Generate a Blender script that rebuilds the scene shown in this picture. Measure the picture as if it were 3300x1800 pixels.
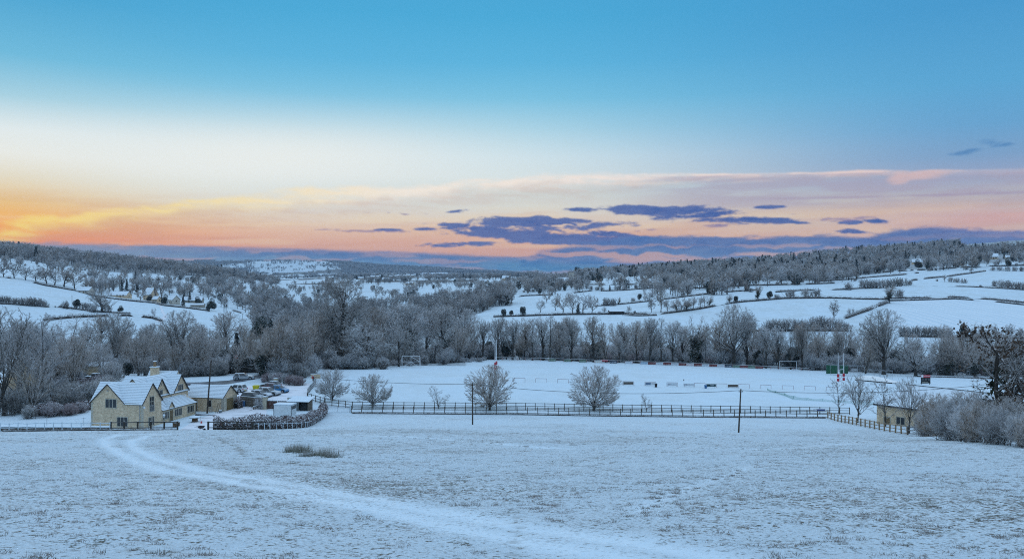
import bpy, bmesh, math, random
import numpy as np
from mathutils import Vector, Matrix

for _o in list(bpy.data.objects):
    bpy.data.objects.remove(_o)
SC = bpy.context.scene
COL = SC.collection
RAD = math.radians
FPX, CX, CY, CAMZ = 2600.0, 1650.0, 900.0, 23.5      # lens of the photograph in its own pixels; eye height over the pitch

# ------------------------------------------------------------------ node helper
class NT:
    def __init__(s, tree):
        s.t = tree; s.L = tree.links
    def n(s, typ, **kw):
        nd = s.t.nodes.new(typ)
        for k, v in kw.items(): setattr(nd, k, v)
        return nd
    def put(s, sock, v):
        if v is None: return
        if hasattr(v, 'is_linked') or hasattr(v, 'links'): s.L.new(v, sock)
        else:
            if hasattr(sock.default_value, '__len__') and not hasattr(v, '__len__'): v = (v, v, v)
            if hasattr(sock.default_value, '__len__') and len(sock.default_value) == 4 and len(v) == 3: v = (*v, 1.0)
            sock.default_value = v
    def m(s, op, a, b=None, c=None, clamp=False):
        nd = s.n('ShaderNodeMath', operation=op, use_clamp=clamp)
        for i, v in enumerate((a, b, c)):
            if v is not None: s.put(nd.inputs[i], v)
        return nd.outputs[0]
    def smooth(s, x, lo, hi, a=0.0, b=1.0):
        nd = s.n('ShaderNodeMapRange', interpolation_type='SMOOTHSTEP')
        for i, v in enumerate((x, lo, hi, a, b)): s.put(nd.inputs[i], v)
        return nd.outputs[0]
    def lin(s, x, lo, hi, a=0.0, b=1.0):
        nd = s.n('ShaderNodeMapRange')
        for i, v in enumerate((x, lo, hi, a, b)): s.put(nd.inputs[i], v)
        return nd.outputs[0]
    def mix(s, f, a, b, mode='MIX'):
        nd = s.n('ShaderNodeMix', data_type='RGBA', blend_type=mode)
        s.put(nd.inputs[0], f); s.put(nd.inputs[6], a); s.put(nd.inputs[7], b)
        return nd.outputs[2]
    def ramp(s, fac, stops, interp='EASE'):
        nd = s.n('ShaderNodeValToRGB'); cr = nd.color_ramp; cr.interpolation = interp
        while len(cr.elements) < len(stops): cr.elements.new(0.5)
        for e, (p, c) in zip(cr.elements, stops):
            e.position = p; e.color = (*c, 1.0)
        s.put(nd.inputs[0], fac)
        return nd.outputs[0]
    def curve(s, x, pts):                       # x 0..1 -> y 0..1
        nd = s.n('ShaderNodeFloatCurve'); c = nd.mapping.curves[0]
        while len(c.points) < len(pts): c.points.new(0.5, 0.5)
        for p, q in zip(c.points, pts):
            p.location = q; p.handle_type = 'AUTO'
        nd.mapping.update(); s.put(nd.inputs[1], x)
        return nd.outputs[0]
    def noise(s, vec, scale, detail=4, rough=0.55, dist=0.0, out=0):
        nd = s.n('ShaderNodeTexNoise'); s.put(nd.inputs['Vector'], vec)
        nd.inputs['Scale'].default_value = scale; nd.inputs['Detail'].default_value = detail
        nd.inputs['Roughness'].default_value = rough; nd.inputs['Distortion'].default_value = dist
        return nd.outputs[out]
    def comb(s, x, y, z=0.0):
        nd = s.n('ShaderNodeCombineXYZ')
        for i, v in enumerate((x, y, z)): s.put(nd.inputs[i], v)
        return nd.outputs[0]
    def sep(s, v):
        nd = s.n('ShaderNodeSeparateXYZ'); s.put(nd.inputs[0], v)
        return nd.outputs
def srgb(r, g, b):
    return tuple((c / 255 / 12.92) if c / 255 <= 0.04045 else ((c / 255 + 0.055) / 1.055) ** 2.4 for c in (r, g, b))

# ------------------------------------------------------------------ camera
cam_d = bpy.data.cameras.new('camera'); cam = bpy.data.objects.new('camera', cam_d); COL.objects.link(cam)
cam_d.sensor_width = 36.0; cam_d.sensor_fit = 'HORIZONTAL'; cam_d.lens = 36.0 * FPX / 3300.0
cam_d.clip_start = 0.1; cam_d.clip_end = 30000
cam.location = (0, 0, CAMZ); cam.rotation_euler = (RAD(90), 0, 0)
SC.camera = cam

# ------------------------------------------------------------------ sky at dusk
SUN_AZ, SUN_EL = -38.0, 5.0                       # the glow where the sun has gone down, off the frame's edge
def ae(px, py):                                  # a direction in the photograph -> azimuth, elevation in degrees
    t = (px - CX) / FPX
    return math.degrees(math.atan(t)), math.degrees(math.atan((CY - py) / FPX / math.sqrt(1 + t * t)))
# ---- value noise shared by the sky and the ground
def _hash(ix, iy, seed):
    h = (ix.astype(np.int64) * 374761393 + iy.astype(np.int64) * 668265263 + seed * 1442695041) & 0xFFFFFFFF
    h = ((h ^ (h >> 13)) * 1274126177) & 0xFFFFFFFF
    return ((h ^ (h >> 16)) & 0xFFFFFF).astype(np.float32) / 16777215.0
def vnoise(x, y, seed=0):
    x = np.asarray(x, np.float32); y = np.asarray(y, np.float32)
    ix = np.floor(x); iy = np.floor(y); fx = x - ix; fy = y - iy
    fx = fx * fx * fx * (fx * (fx * 6 - 15) + 10); fy = fy * fy * fy * (fy * (fy * 6 - 15) + 10)
    a = _hash(ix, iy, seed); b = _hash(ix + 1, iy, seed); c = _hash(ix, iy + 1, seed); d = _hash(ix + 1, iy + 1, seed)
    return (a + (b - a) * fx) * (1 - fy) + (c + (d - c) * fx) * fy
def fbm(x, y, seed=0, octv=5, rough=0.5):
    s = 0; amp = 1.0; tot = 0
    for o in range(octv):
        s = s + amp * vnoise(x * 2 ** o + 17.3 * o, y * 2 ** o - 9.1 * o, seed + o); tot += amp; amp *= rough
    return s / tot
def sstep(x, lo, hi):
    t = np.clip((x - lo) / (hi - lo), 0, 1)
    return t * t * (3 - 2 * t)
def lerp(a, b, f): return a + (b - a) * f
def sky_linear(AZ, EL):
    """Linear RGB of the dusk sky towards azimuth / elevation in degrees."""
    def ramp(lst):
        e = [q[0] for q in lst]; c = np.array([srgb(*q[1]) for q in lst])
        return np.stack([np.interp(EL, e, c[:, k]) for k in range(3)], -1).astype(np.float32)
    def mixc(f, a, col): return a + (np.asarray(col, np.float32) - a) * f[..., None]
    left = ramp(SKY_L); mid = ramp(SKY_M); right = ramp(SKY_R)
    aabs = np.abs(AZ - SUN_AZ); aabs = np.minimum(aabs, 360 - aabs)
    sky = left + (mid - left) * sstep(aabs, 3, 26)[..., None]
    sky = sky + (right - sky) * sstep(aabs, 36, 70)[..., None]
    glow = np.exp(-((AZ + 17) / 15.) ** 2 - ((EL - 8.0 - .04 * (AZ + 17)) / 2.7) ** 2)
    sky = mixc(glow * .9, sky, srgb(240, 243, 238))
    streak = fbm(AZ * 0.12, EL * 1.6, 3, 5, .55)
    streak2 = fbm(AZ * 0.16 + 2 * fbm(AZ * .1, EL * .6, 40, 3), (EL - AZ * 0.03) * 2.4, 9, 5, .55)
    lowband = sstep(EL, 1.2, 2.6) * sstep(EL, 6.2, 3.8)
    sky = mixc(sstep(streak2, .42, .72) * lowband * .24, sky, srgb(206, 140, 116))
    sky = mixc(sstep(streak, .5, .75) * lowband * .30, sky, srgb(248, 222, 176))
    wl = np.stack([np.interp(AZ, [-34, -24, -8, 8, 26], [srgb(*c)[k] for c in ((255, 214, 84), (252, 226, 150), (250, 238, 222), (246, 232, 222), (232, 206, 200))]) for k in range(3)], -1)
    def azc(pts):
        q = [ae(*p) for p in pts]
        return np.interp(AZ, [a for a, e in q], [e for a, e in q])
    arc = azc([(-200, 760), (0, 742), (130, 716), (400, 684), (800, 646), (1100, 622), (1500, 590), (1720, 574), (2000, 568), (2400, 560), (2850, 552), (3300, 548), (3600, 552)])
    inview = sstep(AZ, -46, -31) * sstep(AZ, 40, 22)
    wob = (fbm(AZ * .35, EL * .8, 51, 5, .55) - .5) * 1.1
    th = lerp(.62, .22, sstep(AZ, 2, 14)); da = (EL + wob * lerp(1, .25, sstep(AZ, 2, 14)) - arc) / th
    fine = fbm(AZ * .5 + EL, EL * 3.2, 61, 5, .6)
    band = sstep(da, .75, 0) * sstep(da, -1.8, 0)
    sky = sky + (wl - sky) * (band * inview * lerp(.45, 1.0, sstep(fine, .3, .6)))[..., None]
    und = sstep(da, -3.2, -1.3) * sstep(da, -.2, -1.2) * inview
    sky = mixc(und * .30 * lerp(.4, 1, sstep(fine, .35, .65)), sky, srgb(204, 160, 142))
    strand = sstep(np.abs(EL - arc + .55 - .012 * (AZ - 4) + .5 * wob), .22, 0) * sstep(AZ, 1, 5) * sstep(AZ, 22, 12)
    sky = mixc(strand * .55 * sstep(fine, .3, .6), sky, srgb(242, 226, 212))
    veil = sstep(AZ, 6, 15) * sstep(EL, 4.3, 5.4) * sstep(arc - EL, 0, .12)
    sky = mixc(veil * lerp(.1, .62, sstep(streak2, .34, .66)), sky, srgb(172, 162, 182))
    pinkr = sstep(AZ, 18, 32) * sstep(EL, 2.6, 3.6) * sstep(EL, 5.0, 3.8)
    sky = mixc(pinkr * .5 * sstep(streak, .3, .6), sky, srgb(216, 158, 164))
    line = sstep(np.abs(EL - np.interp(AZ, [14, 33], [5.5, 5.2])), .14, 0) * sstep(AZ, 13, 22)
    sky = mixc(line * .5 * sstep(fine, .25, .6), sky, srgb(160, 138, 168))
    # ragged edges for the dark clouds
    wx = AZ + 1.6 * (fbm(AZ * .5, EL * .9, 71, 4) - .5); wy = EL + .5 * (fbm(AZ * .6, EL * 1.3, 81, 4) - .5)
    n1 = fbm(wx * .26, wy * 2.3, 91, 6, .56) - .5
    n2 = fbm(wx * .9, wy * 5.0, 101, 5, .6) - .5
    edge = n1 * 3.4 + n2 * 2.0
    k = 57.3 / FPX * .92
    def puffs(lst):
        r = np.full(AZ.shape, -9.0, np.float32)
        for px, py, rx, ry, tilt in lst:
            a0, e0 = ae(px, py)
            u = (AZ - a0) / (rx * k); v = (EL - e0 - (AZ - a0) * tilt) / (ry * k)
            r = np.maximum(r, 1 - np.sqrt(u * u + v * v) ** 1.6)
        return r
    pale = puffs([(2900, 572, 48, 26, .05), (2960, 566, 110, 18, .03)])
    sky = mixc(sstep(pale + edge * .3, -.05, .9) * .72, sky, srgb(224, 188, 182))
    fi = puffs([(3195, 460, 60, 17, -.14), (3120, 487, 60, 12, .1)])
    sky = mixc(sstep(fi + edge * .5, -.1, .9) * .8, sky, srgb(58, 120, 178))
    isl = puffs(ISLANDS)
    mot = n2 * 1.2 + n1 * 1.1
    cc = lerp(np.array(srgb(24, 76, 156)), np.array(srgb(74, 98, 162)), sstep(mot + sstep(AZ, 10, 3) * .12, -.3, .3)[..., None])
    sky = sky + (cc - sky) * (sstep(isl * 1.35 + edge * .95, -.15, .7) * .95)[..., None]
    wisps = puffs([(2080, 742, 160, 10, 0), (2290, 726, 120, 8, 0), (1330, 690, 200, 12, 0), (2700, 705, 200, 10, 0), (1200, 745, 190, 8, 0), (2560, 690, 60, 5, 0)])
    sky = mixc(sstep(wisps * .9 + edge * .9, .45, 1.0) * .6, sky, srgb(128, 112, 160))
    bank1 = azc([(-4000, 765), (-300, 764), (0, 771), (300, 781), (700, 790), (1050, 801), (1300, 810), (1650, 823), (1900, 834), (2200, 846), (2600, 850), (9000, 840)])
    bank2 = azc([(1500, 930), (1620, 842), (1740, 806), (1880, 786), (2010, 768), (2110, 752), (2300, 759), (2500, 762), (2640, 748), (2760, 757), (2860, 740), (2960, 724), (3100, 728), (3230, 742), (3420, 738), (9000, 760)])
    b1 = bank1 - EL + edge * .10; b2 = bank2 - EL + edge * .20
    gaps = sstep(fbm(wx * .22, wy * 3.0, 131, 5, .55), .47, .66) * sstep(EL, 3.2, 1.4)
    d2 = sstep(b2, .3, 2.0)[..., None]
    c2 = lerp(lerp(np.array(srgb(40, 94, 162)), np.array(srgb(80, 112, 170)), sstep(mot, -.4, .4)[..., None]), np.array(srgb(88, 134, 182)), d2 * .8)
    c2 = lerp(c2, np.array(srgb(124, 112, 172)), (sstep(AZ, 22, 32) * sstep(b2, .9, 0) * .35)[..., None])
    sky = sky + (c2 - sky) * (sstep(b2, -.08, .28) * (1 - gaps * .8) * .94)[..., None]
    d1 = sstep(b1, .12, .75)[..., None]
    c1 = lerp(lerp(np.array(srgb(40, 102, 164)), np.array(srgb(112, 124, 170)), sstep(mot, -.4, .4)[..., None]),
              lerp(np.array(srgb(26, 108, 168)), np.array(srgb(88, 144, 184)), sstep(mot * .7 + sstep(b1, .6, 1.3) * .45, -.35, .45)[..., None]), d1)
    c1 = lerp(c1, np.array(srgb(120, 146, 172)), (sstep(AZ, -14, -30) * .65)[..., None])
    sky = sky + (c1 - sky) * (sstep(b1, -.05, .2) * (1 - gaps * .35) * .95)[..., None]
    return sky
SKY_L = [(-5, (150, 150, 160)), (0, (196, 132, 96)), (1.6, (236, 136, 72)), (2.4, (252, 136, 26)), (3.2, (255, 160, 0)), (3.9, (250, 178, 36)), (4.8, (236, 190, 96)), (6.2, (228, 214, 178)),
         (7.6, (234, 236, 228)), (9.0, (224, 236, 238)), (11.0, (160, 208, 226)), (13.4, (106, 186, 220)), (17, (70, 164, 210)), (24, (66, 152, 204)), (40, (62, 142, 198)), (90, (58, 134, 192))]
SKY_M = [(-5, (150, 150, 165)), (0, (224, 170, 152)), (1.6, (230, 170, 142)), (2.6, (232, 176, 146)), (3.4, (234, 194, 164)), (4.2, (230, 212, 192)), (5.2, (222, 222, 212)), (6.4, (212, 222, 218)), (7.2, (218, 230, 230)), (8.6, (206, 228, 236)),
         (10.6, (162, 210, 230)), (12.6, (120, 194, 226)), (15, (92, 180, 222)), (18, (74, 170, 216)), (26, (66, 154, 206)), (40, (62, 142, 198)), (90, (58, 134, 192))]
SKY_R = [(-5, (140, 150, 172)), (0, (208, 166, 168)), (2.6, (218, 182, 168)), (3.6, (212, 188, 174)), (4.6, (198, 184, 180)), (5.4, (180, 178, 188)), (6.4, (152, 166, 196)), (7.6, (126, 162, 200)), (9.5, (104, 164, 208)),
         (12, (90, 166, 212)), (16.5, (72, 154, 206)), (24, (66, 150, 204)), (40, (62, 142, 198)), (90, (58, 134, 192))]
ISLANDS = [(1740, 720, 270, 22, -.02), (1540, 738, 170, 18, -.06), (1660, 756, 240, 17, -.05), (1800, 768, 250, 20, -.05), (1960, 752, 80, 14, -.1), (2010, 774, 170, 18, 0),
           (2110, 680, 160, 19, -.05), (2260, 692, 230, 30, -.06), (2430, 706, 180, 16, -.08), (2540, 715, 80, 8, -.08), (1868, 677, 70, 9, -.05), (1470, 787, 125, 9, .03),
           (1250, 740, 50, 6, 0), (1370, 737, 50, 7, 0), (1476, 681, 50, 10, 0), (2478, 667, 56, 7, 0), (2825, 712, 44, 8, -.1), (2748, 716, 36, 6, 0), (2745, 746, 66, 9, -.05)]

# the sky is worked out here, direction by direction, and wrapped round the scene as its environment
SKW, SKH = 6144, 3072
_r0, _r1 = int(SKH * (90 - 3) / 180), int(SKH * (90 + 14) / 180)            # only the low sky holds cloud
def _fill(r0, r1, c0, c1, step):
    n = (c1 - c0) // step
    az = ((c0 + (np.arange(n) + .5) * step) / SKW * 360 - 180).astype(np.float32)      # middle of the map = +Y
    el = ((np.arange(r0, r1) + .5) / SKH * 180 - 90).astype(np.float32)
    q = sky_linear(*np.meshgrid(az, el)).astype(np.float32)
    if step > 1:
        x = (np.arange(c1 - c0) + .5) / step - .5; ix = np.clip(np.floor(x).astype(int), 0, n - 2); f = np.clip(x - ix, 0, 1)[None, :, None].astype(np.float32)
        q = q[:, ix] * (1 - f) + q[:, ix + 1] * f
    _sky[r0:r1, c0:c1, :3] = q
_sky = np.ones((SKH, SKW, 4), np.float32)
_fill(0, _r0, 0, SKW, 64); _fill(_r1, SKH, 0, SKW, 64)
_fill(_r0, _r1, 0, SKW // 3, 4); _fill(_r0, _r1, SKW * 2 // 3, SKW, 4)
_fill(_r0, _r1, SKW // 3, SKW * 2 // 3, 1)
sky_img = bpy.data.images.new('dusk_sky', SKW, SKH, alpha=False, float_buffer=True)
sky_img.colorspace_settings.name = 'Non-Color'
sky_img.pixels.foreach_set(_sky.ravel()); sky_img.update(); del _sky
world = bpy.data.worlds.new('World'); SC.world = world; world.use_nodes = True
W = NT(world.node_tree); W.t.nodes.clear()
tcw = W.n('ShaderNodeTexCoord'); mpw = W.n('ShaderNodeMapping'); mpw.inputs['Rotation'].default_value = (0, 0, RAD(-90))
W.L.new(tcw.outputs['Generated'], mpw.inputs[0])
env = W.n('ShaderNodeTexEnvironment'); env.image = sky_img; env.interpolation = 'Cubic'; W.L.new(mpw.outputs[0], env.inputs[0])
nish = W.n('ShaderNodeTexSky', sky_type='NISHITA', sun_disc=False)
nish.sun_elevation = RAD(SUN_EL); nish.sun_rotation = RAD(SUN_AZ)
bg1 = W.n('ShaderNodeBackground'); W.L.new(env.outputs[0], bg1.inputs[0]); bg1.inputs[1].default_value = 1.0
bg2 = W.n('ShaderNodeBackground'); W.L.new(nish.outputs[0], bg2.inputs[0]); bg2.inputs[1].default_value = 0.0015
ad = W.n('ShaderNodeAddShader'); W.L.new(bg1.outputs[0], ad.inputs[0]); W.L.new(bg2.outputs[0], ad.inputs[1])
wo = W.n('ShaderNodeOutputWorld'); W.L.new(ad.outputs[0], wo.inputs[0])
world.cycles.sampling_method = 'MANUAL'; world.cycles.sample_map_resolution = 1024

# ------------------------------------------------------------------ the last of the daylight: one very soft sun
sun_d = bpy.data.lights.new('sun', 'SUN'); sun = bpy.data.objects.new('sun', sun_d); COL.objects.link(sun)
sun_d.energy = 1.5; sun_d.angle = RAD(150); sun_d.color = (1.0, 0.99, 0.965)
sun.rotation_euler = (RAD(12), 0, RAD(180 + 38))
SC.view_settings.view_transform = 'Standard'; SC.view_settings.look = 'None'
SC.view_settings.exposure = 0.0; SC.view_settings.gamma = 1.0; SC.view_settings.use_curve_mapping = False
SC.cycles.max_bounces = 5; SC.cycles.diffuse_bounces = 3; SC.cycles.glossy_bounces = 2; SC.cycles.transparent_max_bounces = 6
SC.cycles.use_denoising = False
SC.cycles.use_adaptive_sampling = True; SC.cycles.adaptive_threshold = 0.015
SC.cycles.filter_width = 1.1; SC.cycles.volume_bounces = 0
SC.render.film_transparent = False

# ================================================================== the lie of the land
# depth below the eye (m) against distance (m), for bearings named by their column in the photograph
NEAR = [(-80, -8), (-20, -1.6), (0, 1.7), (5, 2.55), (10, 3.5), (20, 5.4), (40, 9.0), (60, 12.3), (80, 15.6)]
LAND = {
 -1200: [(92, 17.4), (104, 19.4), (115, 21.2), (125, 22.6), (140, 23.2), (165, 23.3), (205, 24), (253, 27), (300, 27), (350, 22), (400, 14), (450, 6), (600, -8), (800, -24), (1000, -40), (1400, -55), (2500, -60), (9000, -40)],
 -400: [(92, 17.4), (104, 19.5), (115, 21.4), (125, 23.0), (140, 23.5), (165, 23.3), (205, 24.5), (253, 28), (300, 29), (350, 27), (400, 18), (450, 11), (600, -5), (700, -12), (800, -20), (1000, -35), (1200, -45), (1500, -48), (2500, -45), (9000, -30)],
 0: [(92, 17.4), (104, 19.6), (115, 21.6), (125, 23.4), (140, 23.6), (165, 23.4), (205, 25), (253, 28), (300, 30), (350, 30), (400, 23.5), (450, 16), (520, 7), (600, -1.5), (700, -9), (800, -18), (900, -26), (1000, -33), (1200, -41), (1400, -43), (2000, -35), (3000, -20), (6000, 5), (9000, 20)],
 350: [(92, 17.3), (104, 19.5), (115, 21.7), (125, 23.6), (150, 23.6), (165, 23.3), (205, 25), (253, 28), (300, 30), (350, 31), (400, 29), (450, 24), (500, 20), (600, 15), (700, 9), (800, 2), (950, -6), (1200, -27), (1350, -29), (1700, -20), (2500, 0), (4000, -10), (5000, -90), (6500, -110), (9000, -100)],
 700: [(92, 17.2), (104, 19.4), (115, 21.4), (125, 23.2), (145, 23.5), (165, 23.2), (190, 23.2), (215, 25), (253, 28), (300, 31), (350, 33), (400, 33), (450, 31), (500, 28), (600, 23), (700, 18.5), (800, 13), (950, 5), (1050, -1), (1300, -8), (1500, -8), (2000, 8), (3000, 5), (4200, -30), (5000, -100), (5800, -130), (9000, -120)],
 1000: [(92, 17.2), (104, 19.3), (115, 21.2), (125, 22.6), (140, 23.3), (165, 23.0), (190, 22.8), (220, 24.0), (253, 26.5), (300, 30), (350, 32), (400, 33), (500, 33), (600, 32), (800, 29), (1000, 23), (1300, 15), (1800, 5), (2500, -2), (3500, -14), (4000, -26), (4500, -60), (5000, -98), (5600, -132), (7000, -128), (9000, -120)],
 1250: [(92, 17.3), (104, 19.2), (115, 20.9), (125, 22.1), (141, 23.4), (165, 23.0), (190, 22.6), (220, 23.8), (253, 26), (300, 29), (400, 32), (500, 32), (600, 31), (800, 27), (1000, 21), (1300, 13), (1800, 3), (2400, -9), (2800, -8), (3600, -10), (4600, -40), (5200, -76), (5800, -98), (7000, -96), (9000, -90)],
 1600: [(92, 17.5), (104, 19.3), (115, 20.8), (125, 22.0), (141, 23.5), (160, 23.0), (179, 22.65), (205, 23.5), (253, 25.4), (275, 27), (320, 29), (370, 26.5), (420, 21.5), (500, 20.6), (600, 17.5), (700, 14.5), (900, 10.5), (1200, 5), (1600, -1), (2200, -6), (3500, -8), (4600, -30), (5500, -48), (7000, -46), (9000, -40)],
 2000: [(92, 17.6), (104, 19.5), (115, 21.0), (125, 22.2), (141, 23.8), (160, 23.5), (179, 23.4), (205, 24.4), (253, 26.4), (275, 28), (330, 29.5), (400, 22.5), (450, 20), (550, 16.5), (650, 12), (800, 5), (1000, -3), (1300, -11), (1600, -16), (2500, -10), (5000, 0), (9000, 10)],
 2400: [(92, 17.7), (104, 19.7), (115, 21.2), (125, 22.4), (141, 24.0), (160, 24.0), (179, 24.1), (205, 25.4), (253, 27.8), (275, 29), (330, 29), (380, 24.5), (430, 20), (480, 14), (560, 9), (700, 2), (900, -7), (1200, -22), (1500, -32), (2000, -30), (5000, 0), (9000, 10)],
 2866: [(92, 17.9), (104, 20.1), (115, 21.6), (125, 22.7), (141, 24.2), (160, 24.5), (179, 25.0), (205, 26.6), (253, 30), (275, 31), (330, 30), (380, 25), (430, 20), (500, 14), (600, 5), (700, -2), (800, -8), (1000, -24), (1200, -40), (1500, -54), (2200, -50), (5000, -20), (9000, 0)],
 3300: [(92, 18.2), (104, 20.4), (115, 22.0), (125, 23.2), (141, 24.4), (160, 24.8), (179, 25.4), (205, 27.2), (253, 31), (275, 32), (330, 31), (380, 26), (430, 21), (500, 15), (600, 4), (750, -9), (900, -24), (1100, -43), (1400, -67), (1700, -76), (2500, -70), (9000, -20)],
 3800: [(92, 18.6), (104, 20.8), (115, 22.4), (125, 23.6), (141, 24.6), (160, 25), (179, 25.6), (205, 27.6), (253, 31), (275, 32), (330, 31), (380, 26), (430, 21), (500, 13), (600, 2), (750, -12), (900, -30), (1100, -52), (1400, -80), (1700, -95), (2500, -95), (9000, -40)],
}
def pchip(xk, yk, x):
    xk = np.asarray(xk, float); yk = np.asarray(yk, float)
    h = np.diff(xk); d = np.diff(yk) / h
    m = np.zeros_like(yk); m[0], m[-1] = d[0], d[-1]
    for i in range(1, len(xk) - 1):
        if d[i - 1] * d[i] > 0:
            w1, w2 = 2 * h[i] + h[i - 1], h[i] + 2 * h[i - 1]
            m[i] = (w1 + w2) / (w1 / d[i - 1] + w2 / d[i])
    x = np.clip(x, xk[0], xk[-1]); i = np.clip(np.searchsorted(xk, x) - 1, 0, len(h) - 1)
    t = (x - xk[i]) / h[i]
    return (yk[i] * (1 + 2 * t) * (1 - t) ** 2 + m[i] * h[i] * t * (1 - t) ** 2 + yk[i + 1] * t * t * (3 - 2 * t) + m[i + 1] * h[i] * t * t * (t - 1))
_zg = np.concatenate([np.linspace(-80, 20, 41)[:-1], np.geomspace(20, 9000, 620)])
_cols = sorted(LAND); _tab = []
for c in _cols:
    k = NEAR + LAND[c]
    _tab.append(pchip([q[0] for q in k], [q[1] for q in k], _zg))
_pg = np.arange(-1200, 3801, 20.0); _T = np.stack(_tab)          # columns x distance
_H = np.stack([pchip(_cols, _T[:, j], _pg) for j in range(len(_zg))], 1)   # px x distance
def height(X, Y, fine=False):
    """Ground height at world X, Y (eye at 0, 0, CAMZ looking along +Y)."""
    X = np.asarray(X, float); Y = np.asarray(Y, float)
    px = np.clip(CX + FPX * X / np.maximum(Y, 35.0), -1199, 3799)
    fi = (px + 1200) / 20.0; i = np.clip(fi.astype(int), 0, len(_pg) - 2); fi = fi - i
    yy = np.clip(Y, -79.9, 8990); j = np.clip(np.searchsorted(_zg, yy) - 1, 0, len(_zg) - 2)
    fj = (yy - _zg[j]) / (_zg[j + 1] - _zg[j])
    h = (_H[i, j] * (1 - fi) + _H[i + 1, j] * fi) * (1 - fj) + (_H[i, j + 1] * (1 - fi) + _H[i + 1, j + 1] * fi) * fj
    far = sstep(Y, 330, 700); near = sstep(Y, 100, 60)
    h = h + far * ((fbm(X / 130, Y / 130, 201, 3) - .5) * 5 + (Y > 1500) * (fbm(X / 500, Y / 500, 205, 3) - .5) * 22 * sstep(Y, 1500, 3500))
    h = h + near * (fbm(X / 9, Y / 9, 211, 2) - .5) * .35
    if fine:
        h = h + sstep(Y, 128, 95) * ((fbm(X / .55, Y / .55, 221, 2) - .5) * .05 + (fbm(X / 1.6, Y / 1.6, 225, 2) - .5) * .12)
    return CAMZ - h
def gz(x, y): return float(height(x, y))
def G(px, py, zmin=30.0):
    """World point of the ground seen at a spot of the photograph."""
    Z = np.geomspace(zmin, 8900, 2600); X = (px - CX) / FPX * Z
    y = CY + FPX * (CAMZ - height(X, Z)) / Z
    k = np.nonzero(y <= py)[0]
    k = k[0] if len(k) else int(np.argmin(y))
    return Vector((X[k], Z[k], gz(X[k], Z[k])))
def at(px, Z):                                       # ground point on a bearing, at a distance
    x = (px - CX) / FPX * Z
    return Vector((x, Z, gz(x, Z)))

# ================================================================== meshes
def new_obj(name, data, parent=None):
    o = bpy.data.objects.new(name, data); COL.objects.link(o)
    if parent is not None: o.parent = parent
    return o
def tag(o, label=None, cat=None, group=None, kind=None):
    if label: o['label'] = label
    if cat: o['category'] = cat
    if group: o['group'] = group
    if kind: o['kind'] = kind
    return o
def empty(name, loc, rz=0.0, label=None, cat=None, group=None, scale=1.0):
    o = new_obj(name, None); o.location = loc; o.rotation_euler = (0, 0, rz); o.scale = (scale,) * 3
    o.empty_display_size = 0.2
    return tag(o, label, cat, group)
def mesh_np(name, V, F, mat=None, smooth=False, mi=None, mats=None):
    """Mesh from numpy arrays; F is (n, 3) or (n, 4), or a list of such arrays."""
    me = bpy.data.meshes.new(name); V = np.asarray(V, np.float32).reshape(-1, 3)
    Fs = F if isinstance(F, list) else [F]
    Fs = [np.asarray(f, np.int32) for f in Fs if len(f)]
    me.vertices.add(len(V)); me.vertices.foreach_set('co', V.ravel())
    idx = np.concatenate([f.ravel() for f in Fs]); tot = np.concatenate([np.full(len(f), f.shape[1], np.int32) for f in Fs])
    me.loops.add(len(idx)); me.loops.foreach_set('vertex_index', idx)
    me.polygons.add(len(tot)); me.polygons.foreach_set('loop_start', np.concatenate([[0], np.cumsum(tot)[:-1]]).astype(np.int32))
    me.polygons.foreach_set('loop_total', tot)
    if smooth: me.polygons.foreach_set('use_smooth', np.ones(len(tot), bool))
    for m in (mats or ([mat] if mat else [])): me.materials.append(m)
    if mi is not None: me.polygons.foreach_set('material_index', np.asarray(mi, np.int32))
    me.update(calc_edges=True); me.validate()
    return me
def attr(me, name, vals):
    a = me.attributes.new(name, 'FLOAT', 'POINT'); a.data.foreach_set('value', np.asarray(vals, np.float32))

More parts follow.
